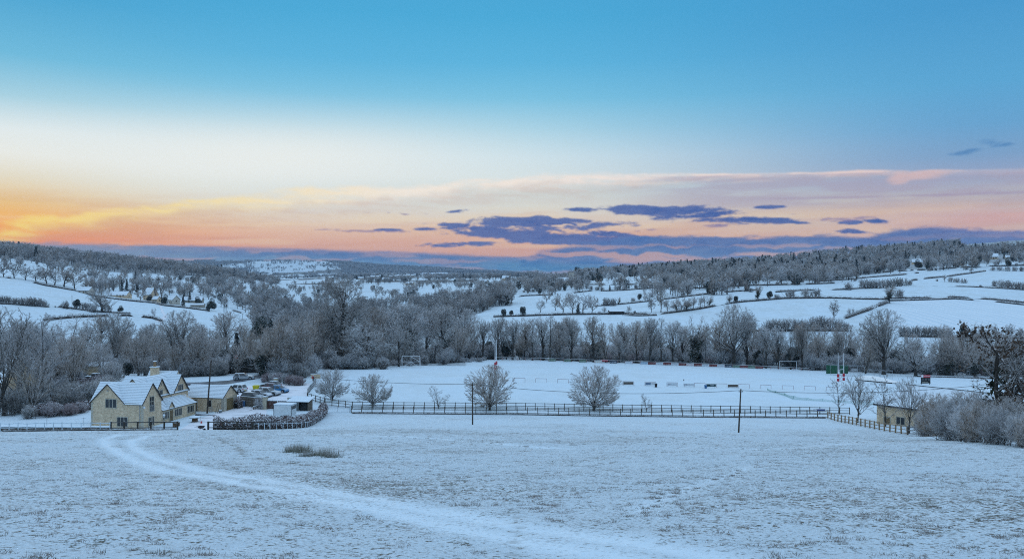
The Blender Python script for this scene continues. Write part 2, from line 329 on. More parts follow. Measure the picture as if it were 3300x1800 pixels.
class MB:
    """Collects boxes, prisms and bars; build() links them as one mesh object."""
    def __init__(s): s.v = []; s.f = []
    def add(s, vs, fs):
        b = len(s.v); s.v += [tuple(p) for p in vs]; s.f += [tuple(b + i for i in f) for f in fs]; return s
    def box(s, x0, x1, y0, y1, z0, z1, M=None):
        vs = [Vector(p) for p in ((x0, y0, z0), (x1, y0, z0), (x1, y1, z0), (x0, y1, z0), (x0, y0, z1), (x1, y0, z1), (x1, y1, z1), (x0, y1, z1))]
        if M is not None: vs = [M @ p for p in vs]
        return s.add(vs, [(3, 2, 1, 0), (4, 5, 6, 7), (0, 1, 5, 4), (1, 2, 6, 5), (2, 3, 7, 6), (3, 0, 4, 7)])
    def bar(s, a, b, w, h=None, up=(0, 0, 1)):
        a, b = Vector(a), Vector(b); h = h or w; d = (b - a).normalized(); u = Vector(up)
        if abs(d.dot(u)) > .98: u = Vector((0, 1, 0))
        r = d.cross(u).normalized() * (w / 2); t = r.cross(d).normalized() * (h / 2)
        vs = [a - r - t, a + r - t, a + r + t, a - r + t, b - r - t, b + r - t, b + r + t, b - r + t]
        return s.add(vs, [(0, 1, 2, 3), (7, 6, 5, 4), (0, 4, 5, 1), (1, 5, 6, 2), (2, 6, 7, 3), (3, 7, 4, 0)])
    def tube(s, pts, r, n=8, caps=True):
        pts = [Vector(p) for p in pts]; rs = r if hasattr(r, '__len__') else [r] * len(pts); vs = []
        for i, p in enumerate(pts):
            d = (pts[min(i + 1, len(pts) - 1)] - pts[max(i - 1, 0)]).normalized(); u = Vector((0, 0, 1)) if abs(d.z) < .95 else Vector((0, 1, 0))
            a = d.cross(u).normalized(); b = d.cross(a)
            vs += [p + (a * math.cos(2 * math.pi * k / n) + b * math.sin(2 * math.pi * k / n)) * rs[i] for k in range(n)]
        fs = [(i * n + k, i * n + (k + 1) % n, (i + 1) * n + (k + 1) % n, (i + 1) * n + k) for i in range(len(pts) - 1) for k in range(n)]
        if caps: fs += [tuple(range(n - 1, -1, -1)), tuple(range((len(pts) - 1) * n, len(pts) * n))]
        return s.add(vs, fs)
    def prism(s, poly, d):                             # polygon (3-D points) pushed along d
        d = Vector(d); n = len(poly); p = [Vector(q) for q in poly]
        return s.add(p + [q + d for q in p], [tuple(range(n - 1, -1, -1)), tuple(range(n, 2 * n))] + [(i, (i + 1) % n, n + (i + 1) % n, n + i) for i in range(n)])
    def build(s, name, mat, parent=None, smooth=False, bevel=0.0, loc=None):
        me = bpy.data.meshes.new(name); me.from_pydata(s.v, [], s.f); me.materials.append(mat)
        bm = bmesh.new(); bm.from_mesh(me); bmesh.ops.recalc_face_normals(bm, faces=bm.faces)
        if bevel: bmesh.ops.bevel(bm, geom=list(bm.edges), offset=bevel, segments=2, affect='EDGES', clamp_overlap=True)
        bm.to_mesh(me); bm.free()
        if smooth: me.polygons.foreach_set('use_smooth', np.ones(len(me.polygons), bool))
        o = new_obj(name, me, parent)
        if loc is not None: o.location = loc
        return o
def copy_tree(o, parent=None):
    c = o.copy(); COL.objects.link(c); c.parent = parent
    for ch in o.children: copy_tree(ch, c)
    return c

# ================================================================== materials
SNOW = (0.73, 0.82, 0.88)
def bsdf_mat(name):
    m = bpy.data.materials.new(name); m.use_nodes = True; N = NT(m.node_tree)
    b = N.t.nodes['Principled BSDF']; b.inputs['Specular IOR Level'].default_value = 0.25
    return m, N, b
def posn(N): return N.n('ShaderNodeNewGeometry').outputs['Position']
def objc(N): return N.n('ShaderNodeTexCoord').outputs['Object']
def snow_mask(N, lo, hi, nscale=3.0, namp=.5, coords=None):
    nz = N.sep(N.n('ShaderNodeNewGeometry').outputs['Normal'])[2]
    n = N.noise(coords or posn(N), nscale, 3)
    return N.smooth(N.m('ADD', nz, N.m('MULTIPLY', N.m('SUBTRACT', n, .5), namp)), lo, hi)
MATS = {}
def mat(name, col, rough=.8, var=.25, scale=4.0, snow=None, bump=0.0, metal=0.0, col2=None, spec=.25, amount=1.0, nscale=3.0, namp=.6):
    """Plain procedural paint, wood, metal ...: two-tone noise, optional snow lying on what faces up (snow = (lo, hi) of the normal's z)."""
    if name in MATS: return MATS[name]
    m, N, b = bsdf_mat(name); P = objc(N)
    n = N.noise(P, scale, 5, .6)
    c2 = col2 or tuple(max(c * (1 - var * 1.6), 0) for c in col)
    c = N.mix(N.smooth(n, .3, .7), c2, tuple(min(1, x * (1 + var * .5)) for x in col))
    if snow: c = N.mix(N.m('MULTIPLY', snow_mask(N, snow[0], snow[1], nscale, namp), amount), c, SNOW)
    N.put(b.inputs['Base Color'], c); b.inputs['Roughness'].default_value = rough; b.inputs['Metallic'].default_value = metal
    b.inputs['Specular IOR Level'].default_value = spec
    if bump:
        bp = N.n('ShaderNodeBump'); bp.inputs['Strength'].default_value = .6; bp.inputs['Distance'].default_value = bump
        N.put(bp.inputs['Height'], N.noise(P, scale * 3, 4)); N.L.new(bp.outputs[0], b.inputs['Normal'])
    MATS[name] = m
    return m
def ground_mat():
    m, N, b = bsdf_mat('snowy_ground'); P = posn(N)
    def A(k): 
        nd = N.n('ShaderNodeAttribute'); nd.attribute_name = k; return nd.outputs['Fac']
    rough, track, litter, plough, mown = A('meadow'), A('track'), A('litter'), A('plough'), A('mown')
    n1 = N.noise(P, 5.0, 5, .62); n2 = N.noise(P, .9, 4, .6); n3 = N.noise(P, .07, 4, .55); n4 = N.noise(P, 22.0, 3, .6)
    n5 = N.noise(P, 13.0, 4, .65)
    x = N.m('ADD', N.m('ADD', n5, N.m('MULTIPLY', N.m('SUBTRACT', n1, .5), .55)), N.m('MULTIPLY', N.m('SUBTRACT', n3, .5), .38))
    x = N.m('ADD', x, N.m('ADD', N.m('MULTIPLY', N.m('SUBTRACT', n2, .5), .30), N.m('MULTIPLY', N.m('SUBTRACT', n4, .5), .25)))
    g = N.m('MULTIPLY', N.smooth(x, .525, .65), N.m('MULTIPLY', rough, N.m('SUBTRACT', 1.0, N.m('MULTIPLY', N.m('MULTIPLY', track, N.smooth(n2, .25, .6)), .8))))
    grass = N.mix(N.smooth(N.noise(P, 1.7, 3), .35, .65), (.060, .062, .032), (.120, .085, .052))
    snow = N.mix(N.smooth(n3, .3, .7), (.65, .775, .85), (.71, .825, .89))
    snow = N.mix(N.m('MULTIPLY', N.m('MULTIPLY', track, N.smooth(n2, .3, .6)), .30), snow, (.76, .86, .91))
    snow = N.mix(N.m('MULTIPLY', N.m('MULTIPLY', rough, N.smooth(n5, .3, .6)), N.m('SUBTRACT', .34, N.m('MULTIPLY', track, .34))), snow, (.40, .43, .42))
    # short turf and crops that only just show through the snow of the farther fields
    stripe = N.noise(N.n('ShaderNodeMapping').outputs[0], 1.0) if False else N.noise(P, .35, 5, .7)
    veil = N.m('MULTIPLY', N.smooth(N.m('ADD', N.m('MULTIPLY', stripe, .6), N.m('MULTIPLY', n3, .6)), .46, .80), N.m('MULTIPLY', mown, .42))
    snow = N.mix(veil, snow, (.36, .42, .40))
    sp = N.sep(P)
    wv = N.n('ShaderNodeTexWave', wave_type='BANDS', bands_direction='X', wave_profile='SIN')
    wv.inputs['Scale'].default_value = .052; wv.inputs['Distortion'].default_value = 5.0; wv.inputs['Detail'].default_value = 2.0; wv.inputs['Detail Scale'].default_value = .25
    N.L.new(P, wv.inputs['Vector'])
    lines = N.m('MULTIPLY', N.smooth(wv.outputs['Fac'], .90, .99), plough)
    snow = N.mix(N.m('MULTIPLY', plough, .16), snow, (.50, .55, .58))
    snow = N.mix(N.m('MULTIPLY', lines, .9), snow, (.86, .88, .90))
    c = N.mix(N.m('MULTIPLY', g, .92), snow, grass); c = N.mix(N.m('MULTIPLY', A('worn'), .85), c, (.15, .12, .07))
    lit = N.m('MULTIPLY', N.m('MINIMUM', litter, 1.0), N.smooth(N.m('ADD', N.m('ADD', N.m('MULTIPLY', n2, .5), N.m('MULTIPLY', n1, .5)), N.m('MULTIPLY', N.m('MAXIMUM', N.m('SUBTRACT', litter, 1.0), 0.0), .2)), .38, .58))
    c = N.mix(N.m('MULTIPLY', lit, .9), c, (.085, .072, .058))
    N.put(b.inputs['Base Color'], c); b.inputs['Roughness'].default_value = .85
    bp = N.n('ShaderNodeBump'); bp.inputs['Strength'].default_value = .8; bp.inputs['Distance'].default_value = .16
    N.put(bp.inputs['Height'], N.m('ADD', N.m('MULTIPLY', N.m('ADD', N.m('MULTIPLY', n1, .6), N.m('MULTIPLY', n5, .5)), N.m('MULTIPLY', N.m('ADD', N.m('MULTIPLY', rough, .9), .10), N.m('SUBTRACT', 1.0, N.m('MULTIPLY', track, .7)))), N.m('MULTIPLY', n2, .4))); N.L.new(bp.outputs[0], b.inputs['Normal'])
    return m

# ================================================================== where woods stand: edges given as spots of the ground in the photograph
def band(lower, upper_dz, zmin=330):
    """A wood from its lower edge (photo spots) back over upper_dz metres -> list of (px, Z0, Z1)."""
    out = []
    for px, py in lower:
        z0 = G(px, py, zmin).y; out.append((px, z0, z0 + upper_dz))
    return out
def in_band(b, px, Z):
    xs = [q[0] for q in b]
    return (px >= xs[0]) & (px <= xs[-1]) & (Z >= np.interp(px, xs, [q[1] for q in b])) & (Z <= np.interp(px, xs, [q[2] for q in b]))
WOODS = {
 'ridge': band([(-700, 812), (-300, 822), (0, 832), (142, 849), (249, 860), (356, 875), (463, 881), (600, 889), (705, 895), (830, 905), (900, 915)], 420, 600),
 'slope': band([(1850, 905), (1950, 896), (2130, 886), (2250, 894), (2400, 902), (2560, 905), (2685, 902), (2845, 876), (2980, 862), (3112, 852), (3300, 842), (3700, 830)], 620, 480),
 'valley': [(820, 470, 760), (900, 430, 800), (1000, 400, 820), (1250, 400, 820), (1450, 420, 740), (1600, 560, 640), (1650, 560, 600)],
 'valley_mouth': [(560, 980, 1200), (760, 640, 1400), (1000, 820, 1500), (1450, 740, 1500), (1700, 700, 1300), (1880, 640, 1150)],
}
def far_edge(X, Y): return 1075 + (5800 - Y) * .035 + (fbm(np.asarray(Y) / 330., np.asarray(X) * 0 + 3., 613, 3) - .5) * 220   # where the far ridge wood begins
# ------------------------------------------------------------------ the ground sheet
def ground():
    zr = np.concatenate([np.linspace(-78, 6, 16)[:-1], np.geomspace(6, 110, 370)[:-1], np.geomspace(110, 430, 110)[:-1], np.geomspace(430, 6500, 124)])
    t = np.concatenate([np.linspace(-1.45, -.68, 40)[:-1], np.linspace(-.68, .68, 450), np.linspace(.68, 1.45, 40)[1:]])
    Tm, Ym = np.meshgrid(t, zr); Xm = Tm * (np.maximum(Ym, 0) + 12.0)
    Zm = height(Xm, Ym, True); px = CX + FPX * Xm / np.maximum(Ym, 1.0)
    # wheel track and footpath worn across the near meadow
    def near_line(pts, w):
        P = [G(*p, 5.0) for p in pts]; P = np.array([(p.x, p.y) for p in P]); d = np.full(Xm.shape, 1e9)
        for a, b in zip(P[:-1], P[1:]):
            ab = b - a; s = np.clip(((Xm - a[0]) * ab[0] + (Ym - a[1]) * ab[1]) / (ab @ ab), 0, 1)
            d = np.minimum(d, np.hypot(Xm - a[0] - s * ab[0], Ym - a[1] - s * ab[1]))
        return np.exp(-(d / w) ** 2)
    tr = np.maximum.reduce([near_line([(520, 1396), (380, 1400), (330, 1412), (345, 1440), (420, 1478), (620, 1530), (900, 1572), (1250, 1640), (1700, 1745), (2000, 1798)], .55),
                            near_line([(560, 1396), (470, 1404), (420, 1420), (440, 1446), (520, 1480), (740, 1528), (1050, 1580), (1450, 1650), (1900, 1730), (2300, 1798)], .55),
                            near_line([(900, 1395), (1300, 1404), (1650, 1432), (1850, 1446)], .7) * .8, near_line([(2180, 1440), (2500, 1446), (2800, 1420)], .8) * .6,
                            near_line([(2050, 1640), (2250, 1560), (2420, 1500)], .35) * .6])
    worn = np.maximum.reduce([near_line([(708, 1413), (745, 1430), (770, 1442), (782, 1468)], .28), near_line([(812, 1476), (860, 1482), (920, 1488), (1010, 1502)], .22) * .8, near_line([(1020, 1502), (1100, 1512)], .15) * .5])
    worn = worn * (fbm(Xm / .35, Ym / .35, 641, 2) > .45) * .7
    for _px, _py in ((1652, 1640), (1640, 1652), (1668, 1664), (1655, 1680), (1676, 1692), (1658, 1708), (1672, 1724), (1655, 1742), (1670, 1762), (1656, 1784), (425, 1762), (490, 1772), (530, 1784), (560, 1768), (2960, 1700), (2990, 1716)):
        _g = G(_px, _py, 5.0); worn = np.maximum(worn, .55 * np.exp(-((Xm - _g.x) / .10) ** 2 - ((Ym - _g.y) / .14) ** 2))
    tr = np.where(Ym < 125, tr, 0); Zm = Zm - worn * .05
    Zm = Zm - tr * .04
    V = np.stack([Xm, Ym, Zm], -1).reshape(-1, 3)
    r, c = Xm.shape; i = np.arange(r * c).reshape(r, c)
    F = np.stack([i[:-1, :-1], i[:-1, 1:], i[1:, 1:], i[1:, :-1]], -1).reshape(-1, 4)
    me = mesh_np('ground', V, F, ground_mat(), smooth=True)
    fence = 141.0
    field = (Ym < fence - 1) & ((px > 640) | (Ym < 104)) & (px < 3000 + 0 * px) | (Ym < 100)
    attr(me, 'meadow', np.where(field, 1.0 - .45 * sstep(Ym, 85, 140), .10 * (Ym < 260)).ravel())
    attr(me, 'track', tr.ravel()); attr(me, 'worn', worn.ravel())
    lit = np.zeros(Xm.shape)
    for k in ('ridge', 'slope', 'valley'): lit = np.maximum(lit, in_band(WOODS[k], px, Ym) * 1.0)
    lit = np.maximum(lit, ((Ym > 258) & (Ym < 300) & (px > 1100)) * .75)
    lit = np.maximum(lit, ((Ym > 195) & (Ym < 330) & (px < 860)) * .45)
    lit = np.maximum(lit, ((Ym > 225) & (Ym < 420) & (px > 800) & (px < 1500)) * .8)
    lit = np.maximum(lit, ((Ym > 4300) & (px > far_edge(Xm, Ym)) & (px < 2400)) * 2.0)
    lit = np.maximum(lit, ((Ym > 3300) & (px < 800)) * (fbm(Xm / 300, Ym / 300, 301, 3) > .42) * 2.0)
    lit = np.maximum(lit, ((Ym > 1500) & (Ym < 4300) & (px > 780) & (px < 1800)) * sstep(fbm(Xm / 90, Ym / 160, 303, 4), .52, .58) * 1.7)
    attr(me, 'litter', lit.ravel())
    pl = ((Ym > 385) & (Ym < 515) & (px > 2860)) * 1.0
    attr(me, 'plough', pl.ravel())
    attr(me, 'mown', np.where(Ym > 330, 1.0, np.where(Ym > 146, .55, 0.0)).ravel() * (1 - pl.ravel()))
    tag(new_obj('ground', me), kind='structure')
ground()

# ================================================================== trees
def twig_mat(name, bark, frost_amt, frost_lo=-.1, frost_hi=.75, frost=(.72, .75, .78), var=.3, tips=None):
    m, N, b = bsdf_mat(name); P = objc(N)
    rnd = N.n('ShaderNodeObjectInfo').outputs['Random']
    c = N.mix(N.smooth(N.noise(P, 1.1, 3), .3, .7), tuple(q * (1 - var) for q in bark), tuple(q * (1 + var) for q in bark))
    c = N.mix(N.lin(rnd, 0, 1, 0, .6), c, tuple(q * .45 for q in bark))
    amt = N.m('MULTIPLY', snow_mask(N, frost_lo, frost_hi, 1.4, .8, P), N.lin(N.m('FRACT', N.m('MULTIPLY', rnd, 7.31)), 0, 1, frost_amt * .55, min(1, frost_amt * 1.35)))
    c = N.mix(amt, c, frost)
    N.put(b.inputs['Base Color'], c); b.inputs['Roughness'].default_value = .9
    return m
BARK = twig_mat('frosted_bark', (.060, .052, .044), .90, .22, .75)
TW_GREY = twig_mat('frosted_twigs', (.235, .21, .175), .86, -.25, .55)
TW_BROWN = twig_mat('brown_twigs', (.27, .205, .145), .62, -.15, .65)
TW_WHITE = twig_mat('hoar_twigs', (.24, .235, .23), .92, -.6, .4)
TW_RED = twig_mat('red_twigs', (.25, .125, .125), .62, -.3, .6)
TW_DARK = twig_mat('dark_twigs', (.125, .105, .082), .66, -.1, .7)
LEAF_BROWN = twig_mat('dead_leaves', (.10, .062, .038), .50, .2, .9)
LEAF_COPPER = twig_mat('copper_leaves', (.15, .070, .058), .72, -.1, .75)
NEEDLE = twig_mat('dark_needles', (.022, .036, .026), .42, .35, .95, var=.4)
IVY = twig_mat('ivy_leaves', (.030, .042, .024), .30, .3, .95, var=.4)
def nrm(v): return v / np.maximum(np.linalg.norm(v, axis=-1, keepdims=True), 1e-9)
def perp(rng, d):
    r = rng.normal(size=d.shape); return nrm(np.cross(d, r))
def stretch(rng, p, d, L, r, S, gnarl, up, taper=.75, tip=None):
    """Grow N branches at once: points (N, S+1, 3), radii (N, S+1), directions."""
    P = [p]; D = [d]; q = p
    for s in range(S):
        d = nrm(d + rng.normal(size=d.shape) * gnarl + np.array([0, 0, up]))
        q = q + d * (L / S)[:, None]; P.append(q); D.append(d)
    P = np.stack(P, 1); D = np.stack(D, 1); f = np.linspace(0, 1, S + 1)
    R = r[:, None] * (1 - taper * f[None])
    return P, R, D
def sprout(rng, P, R, D, L, K, f0, f1, ang, angv, ratio, fall, rr, env=None, jit=.25):
    N, S = P.shape[0], P.shape[1] - 1
    f = f0 + (f1 - f0) * ((np.arange(K)[None] + rng.random((N, K))) / K)
    f = np.clip(f, 0, .999); s = f * S; i = s.astype(int); u = (s - i)[..., None]; n = np.arange(N)[:, None]
    p = P[n, i] * (1 - u) + P[n, i + 1] * u; d = nrm(D[n, i] * (1 - u) + D[n, i + 1] * u); r = R[n, i] * (1 - u[..., 0]) + R[n, i + 1] * u[..., 0]
    a = np.radians(ang + angv * rng.normal(size=f.shape))[..., None]
    d2 = nrm(d * np.cos(a) + perp(rng, d) * np.sin(a))
    L2 = L[:, None] * ratio * (1 - fall * f) * (1 + jit * rng.normal(size=f.shape)).clip(.4, 1.6)
    p, d2, L2, r = p.reshape(-1, 3), d2.reshape(-1, 3), L2.ravel(), r.ravel() * rr
    if env is not None:
        c, e = np.array(env[:3]), np.array(env[3:])
        o = (p - c) / e; w = d2 / e
        A = (w * w).sum(1); B = (o * w).sum(1); C = (o * o).sum(1) - 1
        t = (-B + np.sqrt(np.maximum(B * B - A * C, 0))) / A
        t = np.where(C > 0, .15 * L2, t)
        L2 = np.minimum(L2, np.maximum(t * (.86 + .22 * rng.random(t.shape)), .12 * L2))
    return p, d2, L2, r
def tubes(P, R, n):
    N, S1 = P.shape[:2]; T = np.gradient(P, axis=1); T = nrm(T)
    u = np.where(np.abs(T[..., 2:3]) > .9, np.array([1., 0, 0]), np.array([0, 0, 1.])); a = nrm(np.cross(T, u)); b = np.cross(T, a)
    k = 2 * np.pi * np.arange(n) / n
    V = P[:, :, None] + R[:, :, None, None] * (a[:, :, None] * np.cos(k)[None, None, :, None] + b[:, :, None] * np.sin(k)[None, None, :, None])
    i = np.arange(N * S1 * n).reshape(N, S1, n)
    F = np.stack([i[:, :-1], np.roll(i[:, :-1], -1, 2), np.roll(i[:, 1:], -1, 2), i[:, 1:]], -1).reshape(-1, 4)
    return V.reshape(-1, 3), F
def spikes(p, d, L, r):
    """Finest twigs: one three-sided spike each."""
    a = nrm(np.cross(d, np.where(np.abs(d[:, 2:3]) > .9, np.array([1., 0, 0]), np.array([0, 0, 1.])))); b = np.cross(d, a); k = 2 * np.pi * np.arange(3) / 3
    V = np.concatenate([p[:, None] + r[:, None, None] * (a[:, None] * np.cos(k)[None, :, None] + b[:, None] * np.sin(k)[None, :, None]), (p + d * L[:, None])[:, None]], 1)
    i = np.arange(len(p))[:, None] * 4
    return V.reshape(-1, 3), np.concatenate([i + np.array([[0, 1, 3]]), i + np.array([[1, 2, 3]]), i + np.array([[2, 0, 3]])])
def join(parts):
    Vs, Fs, b = [], [], 0
    for V, F in parts:
        Vs.append(V); Fs.append(F + b); b += len(V)
    return np.concatenate(Vs), [np.concatenate([f for f in Fs if f.shape[1] == k]) for k in (3, 4) if any(f.shape[1] == k for f in Fs)]
def leaf_cards(rng, C, size, jit=.5, flat=0.0):
    """One bent pair of triangles for each centre."""
    N = len(C); d = nrm(rng.normal(size=(N, 3)) * np.array([1, 1, 1 - flat])); s = perp(rng, d); L = size * (1 + jit * rng.normal(size=N)).clip(.35, 1.9)[:, None]
    up = nrm(np.cross(d, s)) * L * .25
    V = np.stack([C - d * L, C + s * L * .55 + up, C + d * L, C - s * L * .55 + up], 1).reshape(-1, 3)
    i = np.arange(N)[:, None] * 4
    return V, np.concatenate([i + np.array([[0, 1, 2]]), i + np.array([[0, 2, 3]])])
TREES = {}
def save_tree(name, trunk, crown, H, bark=None, twigs=None, extra=None):
    Vt, Ft = join(trunk); Vc, Fc = join(crown)
    TREES[name] = dict(trunk=mesh_np(name + '_trunk', Vt, Ft, bark or BARK, True), crown=mesh_np(name + '_crown', Vc, Fc, twigs or TW_GREY, False), H=H, extra=extra)
def bare_tree(name, seed, H, env, trunk=(.3, .22), limbs=(14, .3, 1.0, 38, 12, .7, .35), subs=(9, 45, .45), twigs=(8, 38, .38), fine=(0, 35, .45), gnarl=.10, up=.06, tw_r=.018, twmat=None, bark=None, droop=0.0, ivy=0, lean=0, limb_r=.5, sway=.03):
    """Trunk (share of height, radius), limbs (count, from, to, angle, spread, length share, falloff), boughs and twigs (count, angle, length share)."""
    rng = np.random.default_rng(seed)
    Lt = np.array([H * trunk[0]]); one = np.array([[0, 0, -.25]])
    d0 = nrm(np.array([[lean, 0, 1.0]]))
    P0, R0, D0 = stretch(rng, one, d0, Lt, np.array([trunk[1]]), 6, sway, .02, .45 if trunk[0] < .75 else .85)
    R0[:, 0] *= 1.35
    p, d, L, r = sprout(rng, P0, R0, D0, np.array([H]), limbs[0], limbs[1], limbs[2], limbs[3], limbs[4], limbs[5], limbs[6], limb_r, env)
    P1, R1, D1 = stretch(rng, p, d, L, r, 6, gnarl, up, .85)
    p, d, L2, r = sprout(rng, P1, R1, D1, L, subs[0], .18, 1.0, subs[1], 12, subs[2], .35, .55, env)
    P2, R2, D2 = stretch(rng, p, d, L2, np.maximum(r, tw_r * 1.5), 4, gnarl * 1.2, up - droop * .4, .8)
    p, d, L3, r = sprout(rng, P2, R2, D2, L2, twigs[0], .15, 1.0, twigs[1], 12, twigs[2], .3, .6, env)
    P3, R3, D3 = stretch(rng, p, d, L3, np.clip(r, tw_r * .8, tw_r * 1.4), 2 if fine[0] else 3, gnarl * 1.3, up - droop, .6)
    crown = [tubes(P2, R2, 4), tubes(P3, R3, 3)]
    if fine[0]:
        p, d, L4, r = sprout(rng, P3, R3, D3, L3, fine[0], .2, 1.0, fine[1], 12, fine[2], .25, .7, env)
        d = nrm(d + np.array([0, 0, up - droop]))
        crown.append(spikes(p, d, L4, np.full(len(p), tw_r * .9)))
    save_tree(name, [tubes(P0, R0, 9), tubes(P1, R1, 6)], crown, H, bark, twmat)
    if ivy:
        pts = np.concatenate([P0[0], P1[: max(2, len(P1) // 2), :4].reshape(-1, 3)])
        C = pts[rng.integers(0, len(pts), ivy)] + rng.normal(size=(ivy, 3)) * np.array([.45, .45, .7])
        C = C[C[:, 2] > .2]
        V, F = leaf_cards(rng, C, .22); TREES[name]['ivy'] = mesh_np(name + '_ivy', V, F, IVY)
def thicket(name, seed, H, W_, stems, subs=7, tw=5, spread=32, twmat=None, tw_r=.014, leaves=0, leafmat=None, leafsize=.09, D_=None, up=.05, fine=4):
    """Many thin stems from one stool: hedgerow shrub, hazel, thorn."""
    rng = np.random.default_rng(seed); D_ = D_ or W_
    p = np.stack([rng.normal(size=stems) * W_ * .16, rng.normal(size=stems) * D_ * .16, np.full(stems, -.15)], 1)
    a = rng.random(stems) * 2 * np.pi; t = np.radians(np.minimum(np.abs(rng.normal(size=stems)) * spread, 68))
    d = np.stack([np.sin(t) * np.cos(a) * W_ / max(W_, D_), np.sin(t) * np.sin(a) * D_ / max(W_, D_), np.cos(t)], 1); env = (0, 0, H * .42, W_ / 2, D_ / 2, H * .58)
    P1, R1, D1 = stretch(rng, p, nrm(d), H * (.55 + .45 * rng.random(stems)), np.full(stems, tw_r * 2.2), 5, .14, up, .8)
    p, d, L2, r = sprout(rng, P1, R1, D1, np.full(stems, H * .5), subs, .2, 1, 38, 14, .62, .3, .6, env)
    P2, R2, D2 = stretch(rng, p, d, L2, np.maximum(r, tw_r), 3, .16, up, .7)
    p, d, L3, r = sprout(rng, P2, R2, D2, L2, tw, .2, 1, 40, 14, .5, .3, .7, env)
    P3, R3, D3 = stretch(rng, p, d, L3, np.full(len(p), tw_r), 2, .18, up, .5)
    p, d, L4, r = sprout(rng, P3, R3, D3, L3, fine, .1, 1, 40, 14, .6, .3, .8, env)
    crown = [tubes(P2, R2, 3), spikes(P3[:, 0], nrm(P3[:, 2] - P3[:, 0]), L3, np.full(len(P3), tw_r)), spikes(p, d, L4, np.full(len(p), tw_r * .8))]
    if leaves:
        C = P3[rng.integers(0, len(P3), leaves), rng.integers(0, 3, leaves)] + rng.normal(size=(leaves, 3)) * .05
        TREES_leaf = leaf_cards(rng, C, leafsize)
    save_tree(name, [tubes(P1, R1, 4)], crown, H, None, twmat)
    if leaves: TREES[name]['leaves'] = mesh_np(name + '_leaves', *TREES_leaf, leafmat)
def conifer(name, seed, H, W_, whorls=16, per=9, mat_=None, droop=.25, cards=14, size=.28, dome=1.0):
    rng = np.random.default_rng(seed); P0, R0, D0 = stretch(rng, np.array([[0, 0, -.2]]), np.array([[0, 0, 1.]]), np.array([H * .98]), np.array([H * .017]), 5, .01, 0, .9)
    C, limb = [], []
    for w in range(whorls):
        f = (w + .5) / whorls; z = H * (.06 + .92 * f); rad = W_ / 2 * (1 - f ** dome) + .12
        for k in range(per):
            a = rng.random() * 6.283; L = rad * (.7 + .4 * rng.random()); e = np.array([math.cos(a), math.sin(a), -droop + .25 * f])
            limb.append((np.array([0, 0, z]), nrm(e), L))
            s = rng.random(cards) ** .7
            C.append(np.array([0, 0, z]) + e * L * s[:, None] + rng.normal(size=(cards, 3)) * size * .55)
    p = np.array([l[0] for l in limb]); d = np.array([l[1] for l in limb]); L = np.array([l[2] for l in limb])
    P1, R1, _ = stretch(rng, p, d, L, np.full(len(p), .03), 2, .03, -.02, .6)
    save_tree(name, [tubes(P0, R0, 6), tubes(P1, R1, 3)], [leaf_cards(rng, np.concatenate(C), size, flat=.4)], H, None, mat_ or NEEDLE)
def leafball(name, seed, H, W_, n, size, mat_, lobes=7, trunk=True):
    """Evergreen with a lobed crown: leaves on the skins of overlapping lobes, gaps between them."""
    rng = np.random.default_rng(seed); C = []
    for k in range(lobes):
        a = rng.random() * 6.283; rr = W_ * .28 * rng.random() ** .5; c = np.array([math.cos(a) * rr, math.sin(a) * rr, H * (.32 + .46 * rng.random())]); s = W_ * (.20 + .12 * rng.random())
        v = nrm(rng.normal(size=(n // lobes, 3))); C.append(c + v * s * (.72 + .36 * rng.random((n // lobes, 1))) * np.array([1, 1, H / W_ * .9]))
    C = np.concatenate(C); C = C[C[:, 2] > .1]
    P0, R0, D0 = stretch(rng, np.array([[0, 0, -.2]]), np.array([[0, 0, 1.]]), np.array([H * .6]), np.array([.16]), 4, .05, 0, .7)
    p, d, L, r = sprout(rng, P0, R0, D0, np.array([H]), 7, .2, 1, 45, 10, .4, .2, .5)
    P1, R1, _ = stretch(rng, p, d, L, r, 3, .1, .05, .8)
    save_tree(name, [tubes(P0, R0, 6), tubes(P1, R1, 4)], [leaf_cards(rng, C, size)], H, None, mat_)

# ---- the kinds that stand close enough to show their branches
bare_tree('round_maple', 11, 8.0, (0, 0, 4.3, 3.9, 3.9, 3.9), (.22, .20), (40, .30, 1.0, 44, 24, .95, .1), (8, 28, .5), (5, 28, .42), (13, 28, .6), .06, .01, .016, TW_BROWN, limb_r=.34)
bare_tree('round_maple_low', 12, 7.0, (0, 0, 3.7, 3.6, 3.6, 3.4), (.20, .18), (36, .3, 1.0, 46, 24, .95, .1), (8, 30, .5), (5, 30, .42), (12, 30, .6), .07, .01, .016, TW_GREY, limb_r=.34)
bare_tree('small_thorn', 13, 4.2, (0, 0, 2.4, 1.9, 1.9, 2.0), (.25, .09), (16, .3, 1.0, 42, 16, .8, .1), (7, 34, .5), (5, 34, .45), (6, 30, .55), .10, .03, .011, TW_DARK, limb_r=.38)
bare_tree('young_lime', 14, 9.0, (0, 0, 5.4, 3.4, 3.4, 4.3), (.86, .13), (22, .16, .97, 52, 8, .52, .55), (6, 32, .42), (4, 32, .42), (6, 30, .55), .06, .05, .018, TW_DARK, limb_r=.38)
bare_tree('young_ash', 15, 8.6, (0, 0, 5.2, 3.4, 3.2, 3.9), (.34, .15), (18, .4, 1.0, 32, 12, .85, .1), (8, 30, .45), (5, 30, .45), (5, 30, .55), .08, .05, .018, TW_DARK, limb_r=.40)
